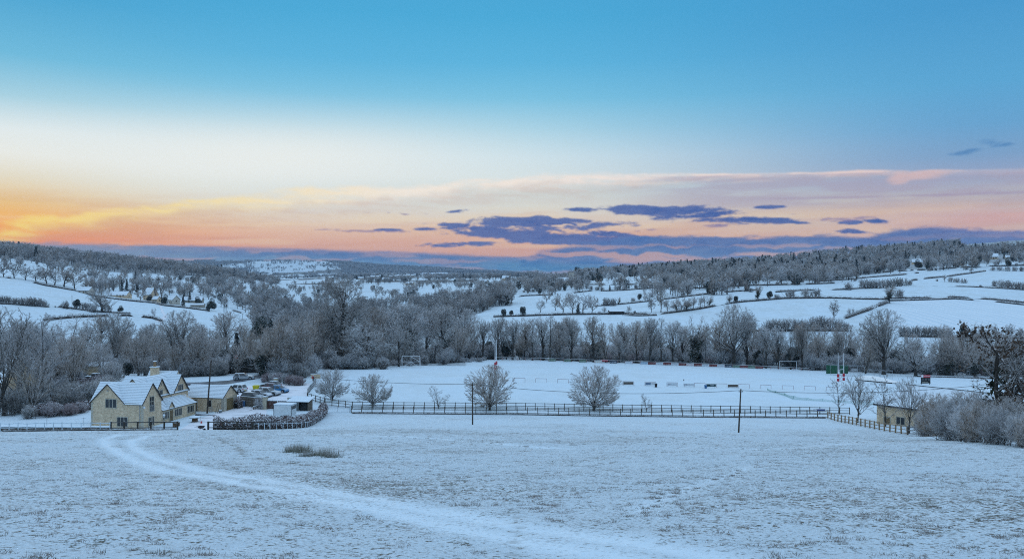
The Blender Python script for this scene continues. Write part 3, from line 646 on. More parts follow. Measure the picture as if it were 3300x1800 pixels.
for _k, (_s, _h, _w, _m) in enumerate([(21, 17, 4.6, TW_GREY), (22, 17, 5.2, TW_BROWN), (23, 16, 4.2, TW_GREY), (24, 18, 5.6, TW_DARK)]):
    bare_tree('belt_tree_%d' % _k, _s, _h, (0, 0, _h * .57, _w, _w, _h * .44), (.66, .36), (24, .24, 1.0, 30, 11, .62, .25), (8, 36, .42), (5, 36, .45), (8, 34, .6), .08, .07, .024, _m, limb_r=.42)
bare_tree('tall_pole_tree', 25, 17, (0, 0, 9.6, 2.6, 2.6, 7.6), (.95, .30), (36, .10, .97, 46, 10, .24, .4), (6, 36, .5), (4, 36, .45), (7, 34, .6), .08, .08, .022, TW_GREY, limb_r=.3)
bare_tree('ivied_ash', 26, 17, (0, 0, 10, 5.0, 5.0, 7.2), (.5, .40), (18, .4, 1.0, 38, 12, .62, .2), (8, 38, .42), (5, 36, .45), (8, 34, .6), .10, .07, .024, TW_BROWN, ivy=2600)
bare_tree('great_lime', 31, 26, (0, 0, 13.6, 9.0, 8.5, 12.6), (.80, .80), (38, .14, .98, 54, 14, .52, .35), (10, 42, .46), (6, 40, .45), (9, 36, .6), .14, .05, .032, TW_GREY, droop=.10, limb_r=.36, ivy=1500)
bare_tree('weeping_lime', 32, 16, (0, 0, 7.6, 8.0, 7.5, 7.6), (.6, .45), (28, .2, .98, 70, 14, .62, .25), (9, 46, .46), (6, 44, .5), (10, 36, .6), .14, -.02, .026, TW_GREY, droop=.16, limb_r=.40)
bare_tree('spreading_oak', 33, 15, (0, 0, 8.4, 8.2, 7.8, 6.6), (.30, .66), (16, .5, 1.0, 54, 16, .72, .1), (9, 52, .48), (7, 46, .42), (10, 40, .6), .22, .04, .026, TW_GREY, limb_r=.52)
bare_tree('crooked_oak', 34, 14, (0, 0, 7.8, 7.0, 7.0, 6.2), (.34, .42), (14, .5, 1.0, 58, 16, .72, .1), (9, 54, .46), (7, 48, .44), (10, 42, .6), .26, .03, .026, TW_BROWN, limb_r=.52, ivy=1200)
bare_tree('broad_ash', 35, 18, (0, 0, 10.2, 7.0, 7.0, 7.8), (.46, .52), (20, .42, 1.0, 36, 13, .72, .15), (9, 38, .44), (6, 36, .45), (9, 34, .6), .10, .08, .026, TW_GREY, limb_r=.45)
bare_tree('slender_birch', 36, 15, (0, 0, 8.8, 3.4, 3.4, 6.6), (.92, .16), (32, .15, .97, 38, 10, .34, .4), (7, 34, .48), (4, 34, .45), (8, 34, .6), .07, .05, .019, TW_WHITE, limb_r=.32)
bare_tree('alder_clump', 37, 12, (0, 0, 6.4, 4.4, 4.4, 5.8), (.12, .30), (22, .2, 1.0, 22, 10, 1.0, .0), (8, 34, .42), (5, 36, .42), (9, 34, .6), .08, .06, .022, TW_BROWN, limb_r=.36)
thicket('frost_shrub', 41, 5.0, 5.4, 46, 8, 6, 34, TW_WHITE, .018, fine=6)
thicket('grey_shrub', 42, 4.2, 4.6, 42, 8, 6, 34, TW_GREY, .018, fine=6)
thicket('thorn_bush', 43, 3.6, 4.2, 36, 8, 6, 38, TW_DARK, .017, fine=6)
thicket('red_shrub', 44, 3.4, 4.4, 46, 8, 6, 36, TW_RED, .016, fine=6)
thicket('bramble', 45, 1.4, 2.6, 46, 7, 4, 55, TW_WHITE, .013, up=-.02, fine=4)
conifer('spruce', 51, 13, 6.2, 20, 10, cards=22, size=.22)
conifer('cypress', 52, 9, 3.6, 18, 9, droop=-.5, cards=20, size=.19, dome=1.7)
leafball('holm_oak', 53, 8, 7.0, 6500, .17, IVY, 9)
leafball('holly', 54, 6, 4.4, 4200, .15, NEEDLE, 7)
bare_tree('poplar', 55, 24, (0, 0, 12.6, 1.7, 1.7, 12), (.97, .3), (50, .04, .97, 16, 5, .24, .3), (6, 18, .5), (4, 20, .45), (5, 20, .6), .04, .10, .026, TW_BROWN, limb_r=.3)
# ---- kinds seen from far off, plainer
for _k, (_s, _h, _w, _m) in enumerate([(61, 14, 4.8, TW_GREY), (62, 13, 5.4, TW_BROWN), (63, 15, 4.4, TW_DARK), (64, 11, 5.0, TW_WHITE)]):
    bare_tree('far_tree_%d' % _k, _s, _h, (0, 0, _h * .56, _w, _w, _h * .44), (.5, .28), (14, .12, 1.0, 44, 12, .66, .2), (6, 42, .48), (4, 38, .46), (13, 36, .65), .10, .06, .052, _m, limb_r=.45)
for _k, (_s, _h, _w, _m) in enumerate([(71, 14, 4.8, TW_GREY), (72, 13, 5.2, TW_BROWN), (73, 12, 4.6, TW_DARK)]):
    bare_tree('wood_tree_%d' % _k, _s, _h, (0, 0, _h * .54, _w, _w, _h * .46), (.5, .25), (10, .08, 1.0, 46, 12, .66, .2), (5, 44, .5), (3, 40, .5), (7, 40, .65), .10, .06, .085, _m, limb_r=.5)
conifer('wood_pine', 74, 13, 5.6, 10, 7, cards=9, size=.48)
leafball('wood_evergreen', 75, 9, 6.5, 900, .5, NEEDLE, 6)
thicket('far_bush', 76, 3.6, 4.6, 22, 6, 4, 38, TW_DARK, .036, fine=4)
thicket('far_bush_pale', 77, 3.6, 4.6, 22, 6, 4, 38, TW_GREY, .036, fine=4)
def tris(me): return sum(len(p.vertices) - 2 for p in me.polygons)
NPLANT = {}
def plant(kind, loc, h, name, label, cat='tree', group=None, rz=None, widen=1.0, twigs=None):
    """A tree as a thing of its own: an Empty at its foot with trunk and crown (and ivy or leaves) below it."""
    T = TREES[kind]; s = h / T['H']; rz = random.random() * 6.283 if rz is None else rz
    e = empty(name, (loc[0], loc[1], loc[2]), rz, label, cat, group); e.scale = (s * widen, s * widen, s)
    for part, nm in (('trunk', 'trunk'), ('crown', 'crown'), ('ivy', 'ivy'), ('leaves', 'leaves')):
        if part in T: new_obj(nm, T[part], e)
    NPLANT[group] = NPLANT.get(group, 0) + 1
    return e
# ------------------------------------------------------------------ masses that nobody could count
def source(name):
    T = TREES[name]
    if 'src' not in T:
        ms = [T[k] for k in ('trunk', 'crown', 'ivy', 'leaves') if k in T]; mats, co, fi, mi, b = [], [], {3: [], 4: []}, {3: [], 4: []}, 0
        for me in ms:
            v = np.empty(len(me.vertices) * 3, np.float32); me.vertices.foreach_get('co', v); co.append(v.reshape(-1, 3))
            li = np.empty(len(me.loops), np.int32); me.loops.foreach_get('vertex_index', li); tot = np.empty(len(me.polygons), np.int32); me.polygons.foreach_get('loop_total', tot); st = np.cumsum(tot) - tot
            for n in (3, 4):
                q = st[tot == n]
                if len(q): fi[n].append(li[q[:, None] + np.arange(n)[None]] + b); mi[n].append(np.full(len(q), len(mats)))
            mats.append(me.materials[0]); b += len(me.vertices)
        F = [np.concatenate(fi[n]) for n in (3, 4) if fi[n]]; M = np.concatenate([np.concatenate(mi[n]) for n in (3, 4) if mi[n]])
        me = mesh_np(name + '_whole', np.concatenate(co), F, mats=mats, mi=M)
        T['src'] = bpy.data.objects.new(name + '_source', me)
    return T['src']
def scatter(name, pts, kinds, scales, label, seed=0, weights=None, rots=None, tilt=0.0):
    """One object holding a mass of plants: instances of the given kinds on points."""
    rng = np.random.default_rng(seed); n = len(pts)
    me = bpy.data.meshes.new(name); me.vertices.add(n); me.vertices.foreach_set('co', np.asarray(pts, np.float32).ravel())
    attr(me, 'size', scales); attr(me, 'turn', rng.random(n) * 6.283 if rots is None else rots)
    k = rng.choice(len(kinds), n, p=weights); a = me.attributes.new('pick', 'INT', 'POINT'); a.data.foreach_set('value', k.astype(np.int32))
    me.update(); o = new_obj(name, me)
    g = bpy.data.node_groups.new(name, 'GeometryNodeTree')
    g.interface.new_socket('Geometry', in_out='INPUT', socket_type='NodeSocketGeometry'); g.interface.new_socket('Geometry', in_out='OUTPUT', socket_type='NodeSocketGeometry')
    nd, L = g.nodes, g.links; gi = nd.new('NodeGroupInput'); go = nd.new('NodeGroupOutput'); jn = nd.new('GeometryNodeJoinGeometry'); L.new(jn.outputs[0], go.inputs[0])
    def named(nm, t):
        q = nd.new('GeometryNodeInputNamedAttribute'); q.data_type = t; q.inputs[0].default_value = nm; return q.outputs[0]
    sz, tn, pk = named('size', 'FLOAT'), named('turn', 'FLOAT'), named('pick', 'INT'); cb = nd.new('ShaderNodeCombineXYZ'); L.new(tn, cb.inputs[2])
    for i, kd in enumerate(kinds):
        oi = nd.new('GeometryNodeObjectInfo'); oi.inputs['Object'].default_value = kd if not isinstance(kd, str) else source(kd); oi.inputs['As Instance'].default_value = True
        cm = nd.new('FunctionNodeCompare'); cm.data_type = 'INT'; cm.operation = 'EQUAL'; L.new(pk, cm.inputs[2]); cm.inputs[3].default_value = i
        ip = nd.new('GeometryNodeInstanceOnPoints'); L.new(gi.outputs[0], ip.inputs['Points']); L.new(cm.outputs[0], ip.inputs['Selection']); L.new(oi.outputs['Geometry'], ip.inputs['Instance'])
        L.new(cb.outputs[0], ip.inputs['Rotation']); L.new(sz, ip.inputs['Scale']); L.new(ip.outputs[0], jn.inputs[0])
    md = o.modifiers.new('spread', 'NODES'); md.node_group = g
    tag(o, label, name.replace('_', ' ').split()[-1], None, 'stuff')
    return o
def band_points(b, n, rng, gap=None, keep=None):
    xs = np.array([q[0] for q in b]); pts = []
    while len(pts) < n:
        px = rng.uniform(xs[0], xs[-1]); z0, z1 = np.interp(px, xs, [q[1] for q in b]), np.interp(px, xs, [q[2] for q in b])
        Z = z0 + (z1 - z0) * rng.random() ** 1.2
        if keep is not None and not keep(px, Z): continue
        x = (px - CX) / FPX * Z; pts.append((x, Z, gz(x, Z)))
    return np.array(pts)

# ================================================================== planting
random.seed(5)
ORD = ['first', 'second', 'third', 'fourth', 'fifth', 'sixth', 'seventh', 'eighth', 'ninth', 'tenth', 'eleventh', 'twelfth', 'thirteenth', 'fourteenth', 'fifteenth', 'sixteenth',
       'seventeenth', 'eighteenth', 'nineteenth'] + [t + u for t in ('twenty', 'thirty', 'forty', 'fifty') for u in ('', '-first', '-second', '-third', '-fourth', '-fifth', '-sixth', '-seventh', '-eighth', '-ninth')]
ORD = [{'twenty': 'twentieth', 'thirty': 'thirtieth', 'forty': 'fortieth', 'fifty': 'fiftieth'}.get(o, o) for o in ORD]
LOOK = {'round_maple': 'round bare', 'round_maple_low': 'low round bare', 'small_thorn': 'small thorny bare', 'young_lime': 'slim upright bare', 'young_ash': 'vase-shaped bare', 'belt_tree_0': 'tall grey bare', 'belt_tree_1': 'tall brown-twigged',
        'belt_tree_2': 'slender grey bare', 'belt_tree_3': 'tall dark bare', 'tall_pole_tree': 'narrow straight-stemmed', 'ivied_ash': 'ivy-clad', 'great_lime': 'huge spreading', 'weeping_lime': 'drooping frosted', 'spreading_oak': 'wide crooked',
        'crooked_oak': 'crooked ivy-footed', 'broad_ash': 'broad frosted', 'slender_birch': 'thin white-frosted', 'alder_clump': 'many-stemmed brown', 'frost_shrub': 'white-frosted shrubby', 'grey_shrub': 'grey shrubby', 'thorn_bush': 'dark thorny',
        'red_shrub': 'reddish twiggy', 'spruce': 'dark conical', 'cypress': 'dark pointed evergreen', 'holm_oak': 'rounded evergreen', 'holly': 'dense dark evergreen', 'poplar': 'tall thin columnar', 'far_tree_0': 'grey bare', 'far_tree_1': 'brown bare',
        'far_tree_2': 'dark bare', 'far_tree_3': 'pale frosted', 'far_bush': 'dark hedgerow', 'far_bush_pale': 'greyish hedgerow', 'bramble': 'low snowy bramble', 'wood_evergreen': 'dark leafy', 'wood_pine': 'dark pine', 'wood_tree_0': 'grey bare'}
SHRUBS = {'frost_shrub', 'grey_shrub', 'thorn_bush', 'red_shrub', 'bramble', 'far_bush', 'far_bush_pale', 'holly', 'small_thorn'}
def stand(items, group, where, zmin=30.0, widen=1.0):
    """Plant a list of (kind, column, foot row or -distance, top row[, widen]) and give each a label that counts along the row."""
    items = sorted(items, key=lambda q: q[1]); n = {}
    for it in items:
        k = LOOK[it[0]]; n[k] = n.get(k, 0) + 1
    seen = {}
    for it in items:
        kind, px, foot, top = it[:4]; w = it[4] if len(it) > 4 else widen
        loc = at(px, -foot) if foot < 0 else G(px, foot, zmin)
        h = CAMZ - (top - CY) / FPX * loc.y - loc.z
        k = LOOK[kind]; seen[k] = seen.get(k, 0) + 1; noun = 'bush' if kind in SHRUBS else 'tree'
        cnt = '' if n[k] == 1 else ', %s from the sunset side' % ORD[seen[k] - 1]
        nm = {'spruce': 'conifer', 'cypress': 'cypress', 'poplar': 'poplar_tree', 'holly': 'evergreen_bush', 'holm_oak': 'evergreen_tree'}.get(kind, 'bush' if noun == 'bush' else 'bare_tree')
        plant(kind, loc, max(h, .6), nm, '%s %s %s%s' % (k, noun, where, cnt), noun, group, widen=w)
# ---- round trees along the pitch fence
stand([('round_maple_low', 1071, 1291, 1186, 1.15), ('round_maple_low', 1200, 1311, 1204, 1.25), ('small_thorn', 1413, 1317, 1238, 1.1), ('round_maple', 1578, 1322, 1176, 1.25), ('round_maple', 1913, 1323, 1178, 1.35), ('small_thorn', 2083, 1326, 1262, .85)],
      'trees along the pitch fence', 'inside the wooden pitch fence')
stand([('young_lime', 2703, 1332, 1216), ('young_ash', 2764, 1361, 1212), ('young_lime', 2853, 1374, 1214, 1.1), ('young_ash', 2930, 1396, 1222, .95)], 'trees behind the corner fence', 'behind the sloping corner fence')
# ---- the belt behind the pitch
stand([('belt_tree_2', 1556, -262, 1024), ('belt_tree_0', 1606, -259, 1016), ('belt_tree_2', 1652, -259, 1022), ('tall_pole_tree', 1716, -258, 1018), ('belt_tree_2', 1750, -262, 1016), ('tall_pole_tree', 1773, -258, 1008),
       ('belt_tree_0', 1840, -258, 1014), ('belt_tree_1', 1913, -258, 1016), ('alder_clump', 1952, -258, 1040), ('belt_tree_2', 1996, -264, 1078), ('belt_tree_1', 2052, -266, 1032), ('belt_tree_3', 2093, -258, 1022), ('tall_pole_tree', 2131, -258, 1016),
       ('belt_tree_0', 2169, -259, 1028), ('ivied_ash', 2240, -262, 1008), ('slender_birch', 2275, -262, 1072), ('belt_tree_1', 2318, -270, 1030), ('broad_ash', 2366, -262, 976), ('belt_tree_3', 2409, -266, 1010), ('belt_tree_0', 2468, -259, 1050),
       ('belt_tree_2', 2510, -259, 1046), ('tall_pole_tree', 2548, -259, 1060), ('belt_tree_3', 2585, -259, 1052), ('belt_tree_1', 2640, -270, 1080), ('broad_ash', 2848, -256, 992), ('alder_clump', 2790, -256, 1084), ('belt_tree_0', 2700, -275, 1066),
       ('spreading_oak', 2951, -252, 1074), ('crooked_oak', 3050, -262, 1082), ('crooked_oak', 3142, -256, 1074), ('alder_clump', 3215, -262, 1060), ('spreading_oak', 3262, -268, 1044), ('belt_tree_1', 3330, -262, 1058),
       ('ivied_ash', 1480, -268, 1040), ('alder_clump', 1520, -262, 1082), ('belt_tree_1', 1690, -272, 1040), ('belt_tree_3', 1800, -274, 1036), ('belt_tree_0', 2010, -280, 1040), ('belt_tree_2', 2200, -276, 1040)],
      'tree belt behind the pitch', 'in the belt behind the pitch')
# ---- great trees beside the goal, and the wood below them
stand([('great_lime', 1095, -222, 878, 1.05), ('weeping_lime', 1180, -214, 1010), ('great_lime', 1318, -240, 966, 1.15), ('weeping_lime', 1285, -222, 1040, .8), ('great_lime', 1425, -262, 978, 1.1), ('belt_tree_1', 1215, -262, 985), ('belt_tree_0', 1255, -270, 990),
       ('broad_ash', 1500, -285, 990), ('belt_tree_3', 1372, -252, 1000), ('slender_birch', 942, -215, 1018), ('alder_clump', 1000, -218, 1000, 1.2), ('alder_clump', 895, -206, 1052, 1.2), ('broad_ash', 1035, -245, 1010), ('alder_clump', 965, -205, 1085),
       ('broad_ash', 985, -300, 1000), ('belt_tree_1', 920, -280, 1010), ('weeping_lime', 1402, -240, 1070, .7)],
      'great trees beside the goal frame', 'by the goal frame and valley wood')
# ---- gardens and valley below the house
stand([('young_ash', 14, -140, 1004), ('slender_birch', 139, -150, 1012, 1.3), ('alder_clump', 104, -141, 1120), ('spreading_oak', 232, -213, 1006, 1.1), ('broad_ash', 372, -262, 1004), ('alder_clump', 446, -212, 1072, 1.2), ('broad_ash', 582, -206, 996),
       ('alder_clump', 508, -222, 1080), ('belt_tree_1', 735, -318, 1002, 1.5), ('spruce', 762, -222, 1070), ('alder_clump', 660, -214, 1075, 1.3), ('holm_oak', 840, -420, 1022), ('cypress', 872, -400, 1030), ('alder_clump', 300, -228, 1062),
       ('belt_tree_0', 60, -190, 1018, 1.3), ('young_ash', 62, -150, 1060), ('broad_ash', -60, -175, 1010), ('alder_clump', 195, -180, 1095), ('belt_tree_1', 320, -300, 1012, 1.4), ('alder_clump', 415, -262, 1058), ('belt_tree_0', 480, -300, 1036, 1.3), ('alder_clump', 545, -262, 1090, 1.2),
       ('belt_tree_3', 640, -290, 1040, 1.2), ('alder_clump', 700, -262, 1085, 1.2), ('alder_clump', 810, -262, 1090, 1.2), ('belt_tree_1', 790, -340, 1045, 1.4), ('frost_shrub', 860, -250, 1110), ('belt_tree_2', 270, -260, 1042), ('belt_tree_0', 110, -250, 1030, 1.3),
       ('alder_clump', 20, -230, 1090), ('grey_shrub', 356, -185, 1160), ('belt_tree_2', 690, -232, 1100), ('belt_tree_1', 855, -330, 1080), ('alder_clump', 262, -186, 1110), ('alder_clump', 330, -196, 1100)],
      'trees in the gardens below the house', 'in the gardens beside the stone house')
stand([('thorn_bush', 20, -140, 1262), ('grey_shrub', 70, -143, 1250), ('thorn_bush', 125, -146, 1258), ('red_shrub', 165, -139, 1290), ('grey_shrub', 205, -149, 1248), ('thorn_bush', 240, -150, 1246), ('red_shrub', 225, -140, 1296), ('frost_shrub', 285, -156, 1232), ('thorn_bush', 322, -162, 1226), ('grey_shrub', 350, -172, 1206), ('red_shrub', 262, -143, 1292), ('grey_shrub', 95, -137, 1300)],
      'shrubs along the garden hedge', 'by the hedge beside the house end')
# ---- red-stemmed shrubs by the car park
stand([('red_shrub', 862, -182, 1198), ('frost_shrub', 880, -181, 1196, .9), ('red_shrub', 898, -180, 1197), ('frost_shrub', 918, -178, 1198, .9), ('red_shrub', 936, -176, 1204), ('red_shrub', 952, -175, 1206), ('red_shrub', 968, -175, 1210), ('red_shrub', 848, -180, 1214, .8), ('frost_shrub', 906, -186, 1192)],
      'shrubs at the car park edge', 'behind the parked cars')
# ---- left hillside
stand([('far_tree_2', 46, 897, 838, 1.5), ('far_tree_2', 82, 902, 850, 1.5), ('far_tree_0', 116, 908, 856, 1.5), ('far_tree_1', 150, 914, 850, 1.5), ('far_tree_0', 176, 920, 862, 1.5), ('far_tree_1', 206, 924, 852, 1.5), ('far_tree_1', 240, 930, 856, 1.2), ('far_tree_2', 12, 892, 836, 1.5),
       ('far_tree_3', 294, 932, 884), ('far_tree_0', 338, 938, 892), ('far_tree_3', 362, 934, 890), ('far_tree_0', 385, 930, 888), ('spreading_oak', 328, 1006, 914), ('holm_oak', 388, 1006, 984), ('far_tree_3', 497, 1022, 988, .7),
       ('spruce', 392, 940, 900), ('spruce', 409, 940, 898), ('cypress', 441, 944, 913), ('spruce', 437, 914, 874), ('cypress', 481, 909, 890), ('poplar', 503, 974, 874), ('poplar', 522, 974, 882), ('holm_oak', 530, 984, 948, .8), ('far_tree_1', 452, 968, 928, 1.3),
       ('holm_oak', 481, 972, 948), ('spruce', 590, 988, 949), ('wood_pine', 611, 975, 938), ('holm_oak', 640, 985, 955), ('holm_oak', 683, 1000, 961, .9), ('holly', 671, 1004, 980), ('wood_pine', 630, 970, 955), ('far_tree_3', 791, 1006, 980, 1.6), ('far_tree_2', 880, 1010, 976),
       ('far_tree_0', 570, 940, 900), ('far_tree_0', 612, 945, 905), ('far_tree_1', 655, 950, 905), ('far_tree_2', 700, 958, 915), ('far_tree_1', 745, 968, 925), ('far_tree_0', 545, 925, 890), ('far_tree_1', 425, 920, 890), ('far_tree_0', 586, 900, 872), ('holly', 550, 906, 895),
       ('far_tree_2', 860, 985, 940), ('far_tree_1', 800, 975, 932), ('far_tree_0', 835, 965, 925), ('far_tree_1', 770, 950, 915), ('holly', 710, 975, 945), ('far_tree_0', 680, 925, 890), ('far_tree_1', 640, 915, 882), ('far_tree_0', 720, 935, 900)],
      'trees on the slope across the valley', 'on the far slope below the sunset', 345)
stand([('far_bush', 6, 976, 948), ('far_bush', 24, 977, 950), ('far_bush', 45, 980, 956), ('far_bush', 62, 982, 954), ('far_bush_pale', 80, 984, 955), ('far_bush', 96, 985, 952), ('far_bush', 112, 986, 954), ('far_bush', 130, 987, 957), ('far_bush_pale', 144, 988, 966),
       ('far_bush', 212, 994, 966), ('holly', 248, 996, 962), ('far_bush', 268, 997, 970), ('far_bush_pale', 285, 998, 972), ('far_bush_pale', 300, 1006, 974), ('far_bush_pale', 345, 1006, 978), ('far_bush', 178, 990, 984), ('far_bush', 264, 872, 864), ('far_bush', 274, 872, 863)],
      'bushes of the hedge across the sunset-side fields', 'in the hedge below the sunset', 345)
# ---- right hillside, hedge by hedge
stand([('holly', 1623, 1022, 994), ('holly', 1648, 1019, 998), ('holly', 1685, 1019, 986), ('far_tree_0', 1742, 1006, 962, 1.2), ('far_tree_1', 1815, 1008, 935), ('far_tree_0', 1845, 1012, 932), ('far_tree_3', 1878, 1013, 938), ('far_tree_1', 1908, 1008, 945), ('cypress', 1863, 1014, 978),
       ('far_tree_0', 1790, 1000, 950), ('far_tree_1', 1762, 975, 935), ('far_bush', 1955, 985, 955), ('far_bush', 1975, 985, 957), ('crooked_oak', 1994, 982, 950, .5), ('far_bush', 2040, 972, 957), ('far_tree_3', 2095, 986, 931), ('far_tree_0', 2130, 1006, 928), ('holly', 2062, 968, 945),
       ('far_tree_2', 2100, 1006, 956), ('far_tree_0', 2150, 1006, 958), ('crooked_oak', 2180, 1004, 958), ('far_tree_1', 2196, 1002, 952), ('crooked_oak', 2212, 1002, 950), ('far_tree_0', 2235, 998, 950), ('far_tree_0', 2258, 994, 952), ('crooked_oak', 2287, 987, 944, .7),
       ('far_tree_0', 2270, 988, 950), ('crooked_oak', 2351, 976, 942, .9), ('holly', 2372, 976, 952), ('ivied_ash', 2443, 968, 908), ('holly', 2481, 965, 936), ('far_bush', 2503, 964, 945), ('far_bush', 2548, 961, 928), ('far_bush_pale', 2598, 957, 924), ('far_bush', 2630, 957, 924),
       ('far_bush_pale', 1931, 1014, 1000), ('far_tree_0', 1947, 1012, 985), ('far_tree_0', 2027, 1012, 982), ('holly', 2046, 1012, 1000), ('ivied_ash', 2866, 976, 908, 1.3), ('far_bush', 2898, 960, 927), ('far_tree_2', 2688, 1028, 962), ('far_tree_0', 2736, 1020, 990, .8), ('far_tree_0', 2749, 1018, 990, .7)],
      'hedgerow trees on the slope above the pitch', 'in the hedgerows above the pitch', 345)
stand([('far_bush', 2734, 934, 906), ('far_bush', 2784, 929, 894), ('far_bush', 2805, 928, 897), ('far_bush', 2826, 928, 896), ('far_bush_pale', 2848, 927, 895), ('far_bush', 2870, 926, 894), ('far_bush', 2892, 922, 890), ('far_bush_pale', 2912, 920, 892), ('far_bush', 2932, 918, 900),
       ('far_tree_2', 3044, 908, 882), ('far_bush_pale', 3064, 908, 890), ('far_bush_pale', 3085, 910, 892), ('far_bush_pale', 3106, 912, 894), ('far_tree_2', 3131, 882, 856), ('far_bush', 3205, 922, 900), ('far_bush_pale', 3228, 928, 896), ('far_bush', 3252, 930, 900), ('far_bush', 3276, 932, 904),
       ('far_bush', 3298, 934, 904), ('far_bush_pale', 3200, 872, 856), ('far_bush_pale', 3222, 872, 854), ('far_bush_pale', 3246, 873, 856), ('far_bush', 3270, 873, 856), ('far_bush', 3292, 874, 856), ('far_bush', 3160, 926, 916), ('far_bush', 3020, 906, 898), ('far_bush', 1905, 934, 918), ('far_bush', 1925, 936, 920),
       ('far_bush', 1940, 938, 922), ('cypress', 1965, 938, 918), ('far_bush', 1990, 936, 916), ('far_bush_pale', 2010, 936, 918), ('far_bush', 2050, 930, 914), ('far_bush_pale', 2080, 930, 914), ('holly', 2100, 928, 914), ('far_bush', 2125, 926, 910)],
      'bushes of the upper hedges', 'in the upper hedges of the far slope', 400)
stand([('far_bush', 2478, 1066, 1026), ('far_bush_pale', 2500, 1066, 1022), ('far_bush', 2524, 1066, 1022), ('far_bush_pale', 2548, 1066, 1020), ('far_bush', 2572, 1066, 1024), ('far_bush_pale', 2596, 1064, 1022), ('far_bush', 2622, 1062, 1016), ('far_bush', 2648, 1060, 1012), ('far_bush_pale', 2676, 1062, 1016),
       ('far_bush', 2704, 1064, 1024), ('far_bush_pale', 2728, 1066, 1034), ('far_bush', 2912, 1082, 1044), ('far_bush_pale', 2934, 1082, 1046), ('far_bush', 2958, 1082, 1044), ('far_bush_pale', 2982, 1083, 1046), ('far_bush', 3006, 1084, 1046), ('far_bush', 3030, 1085, 1048), ('far_bush_pale', 3054, 1086, 1050),
       ('holly', 3105, 1086, 1042), ('far_bush_pale', 3140, 1090, 1055), ('far_tree_2', 3204, 1090, 1040), ('far_tree_2', 3254, 1090, 1040), ('far_bush', 3290, 1090, 1052), ('far_bush_pale', 3172, 1090, 1058), ('far_bush_pale', 2420, 1066, 1030), ('far_bush', 2395, 1066, 1034)],
      'bushes of the hedge below the furrowed field', 'in the hedge under the furrowed field', 345)
stand([('far_tree_3', 2517, 918, 856), ('holly', 2552, 914, 878), ('holly', 2572, 914, 876), ('far_tree_0', 2628, 912, 862), ('far_tree_3', 2678, 914, 866), ('crooked_oak', 2760, 902, 856, .7), ('far_tree_0', 2714, 908, 862), ('far_tree_1', 2480, 914, 870), ('far_tree_0', 2870, 882, 836), ('far_tree_3', 2900, 880, 834),
       ('holm_oak', 2960, 866, 836), ('far_tree_3', 2990, 868, 828), ('holm_oak', 3080, 860, 836), ('holm_oak', 3100, 860, 838), ('spruce', 2240, 910, 872), ('spruce', 2268, 905, 862), ('far_tree_3', 2185, 922, 878), ('far_tree_1', 2310, 936, 890), ('far_tree_3', 2345, 930, 888), ('far_tree_0', 2400, 920, 872),
       ('far_tree_1', 2220, 940, 902), ('far_tree_0', 2330, 950, 905), ('far_tree_2', 2360, 942, 902), ('holm_oak', 3140, 862, 826), ('far_tree_2', 3180, 858, 820), ('holm_oak', 3250, 858, 832), ('spruce', 3236, 834, 812), ('spruce', 3262, 830, 806), ('holm_oak', 3195, 800, 786), ('far_tree_0', 1960, 912, 880),
       ('holm_oak', 1885, 912, 878), ('holm_oak', 1905, 908, 876), ('holm_oak', 1930, 912, 880), ('far_tree_1', 1700, 940, 905), ('far_tree_0', 1660, 948, 905), ('far_tree_1', 1720, 925, 892), ('far_tree_3', 1640, 930, 898), ('far_tree_0', 1760, 922, 885), ('far_tree_2', 1790, 918, 882), ('far_tree_0', 1860, 925, 885)],
      'trees along the lower edge of the hillside wood', 'along the foot of the hillside wood', 400)

# ---- woods too dense to count
rngw = np.random.default_rng(77)
def py_of(px, Z):
    x = (px - CX) / FPX * Z
    return CY + FPX * (CAMZ - gz(x, Z)) / Z
def keep_slope(px, Z):
    y = py_of(px, Z)
    if 3095 < px and 782 - (px - 3100) * .06 < y < 806 - (px - 3100) * .05: return False
    if 1955 < px < 2010 and 880 < y < 898: return False
    if 2040 < px < 2160 and 890 < y < 912: return False
    if 2925 < px < 3000 and 838 < y < 870: return False
    if 3165 < px < 3260 and 822 < y < 850: return False
    if 2850 < px and y > 846 and rngw.random() < .55: return False
    return True
def sc(n, lo, hi): return rngw.uniform(lo, hi, n)
_p = band_points(WOODS['ridge'], 2600, rngw); scatter('ridge_wood', _p, ['wood_tree_0', 'wood_tree_1', 'wood_tree_2', 'wood_pine'], sc(len(_p), .75, 1.35), 'dark bare wood along the ridge under the sunset', 1, [.33, .29, .36, .02])
_p = band_points(WOODS['slope'], 3400, rngw, keep=keep_slope); scatter('hillside_wood', _p, ['wood_tree_0', 'wood_tree_1', 'wood_tree_2', 'wood_pine', 'wood_evergreen', 'far_tree_3'], sc(len(_p), .65, 1.15), 'frosted mixed wood covering the hillside beyond the fields', 2, [.34, .22, .18, .08, .06, .12])
_p = band_points(WOODS['valley'], 620, rngw); scatter('valley_wood', _p, ['far_tree_0', 'far_tree_1', 'far_tree_2', 'wood_evergreen'], sc(len(_p), .55, 1.0), 'bare wood filling the valley behind the great trees', 3, [.14, .24, .57, .05])
_p = band_points(WOODS['valley_mouth'], 1150, rngw, keep=lambda px, Z: fbm(np.array(px / 38.), np.array(Z / 90.), 411, 3) > .53); scatter('valley_mouth_wood', _p, ['wood_tree_0', 'wood_tree_1', 'wood_tree_2', 'wood_evergreen'], sc(len(_p), .5, .85), 'scattered woods and hedges down the valley towards the village', 4, [.34, .34, .26, .06])
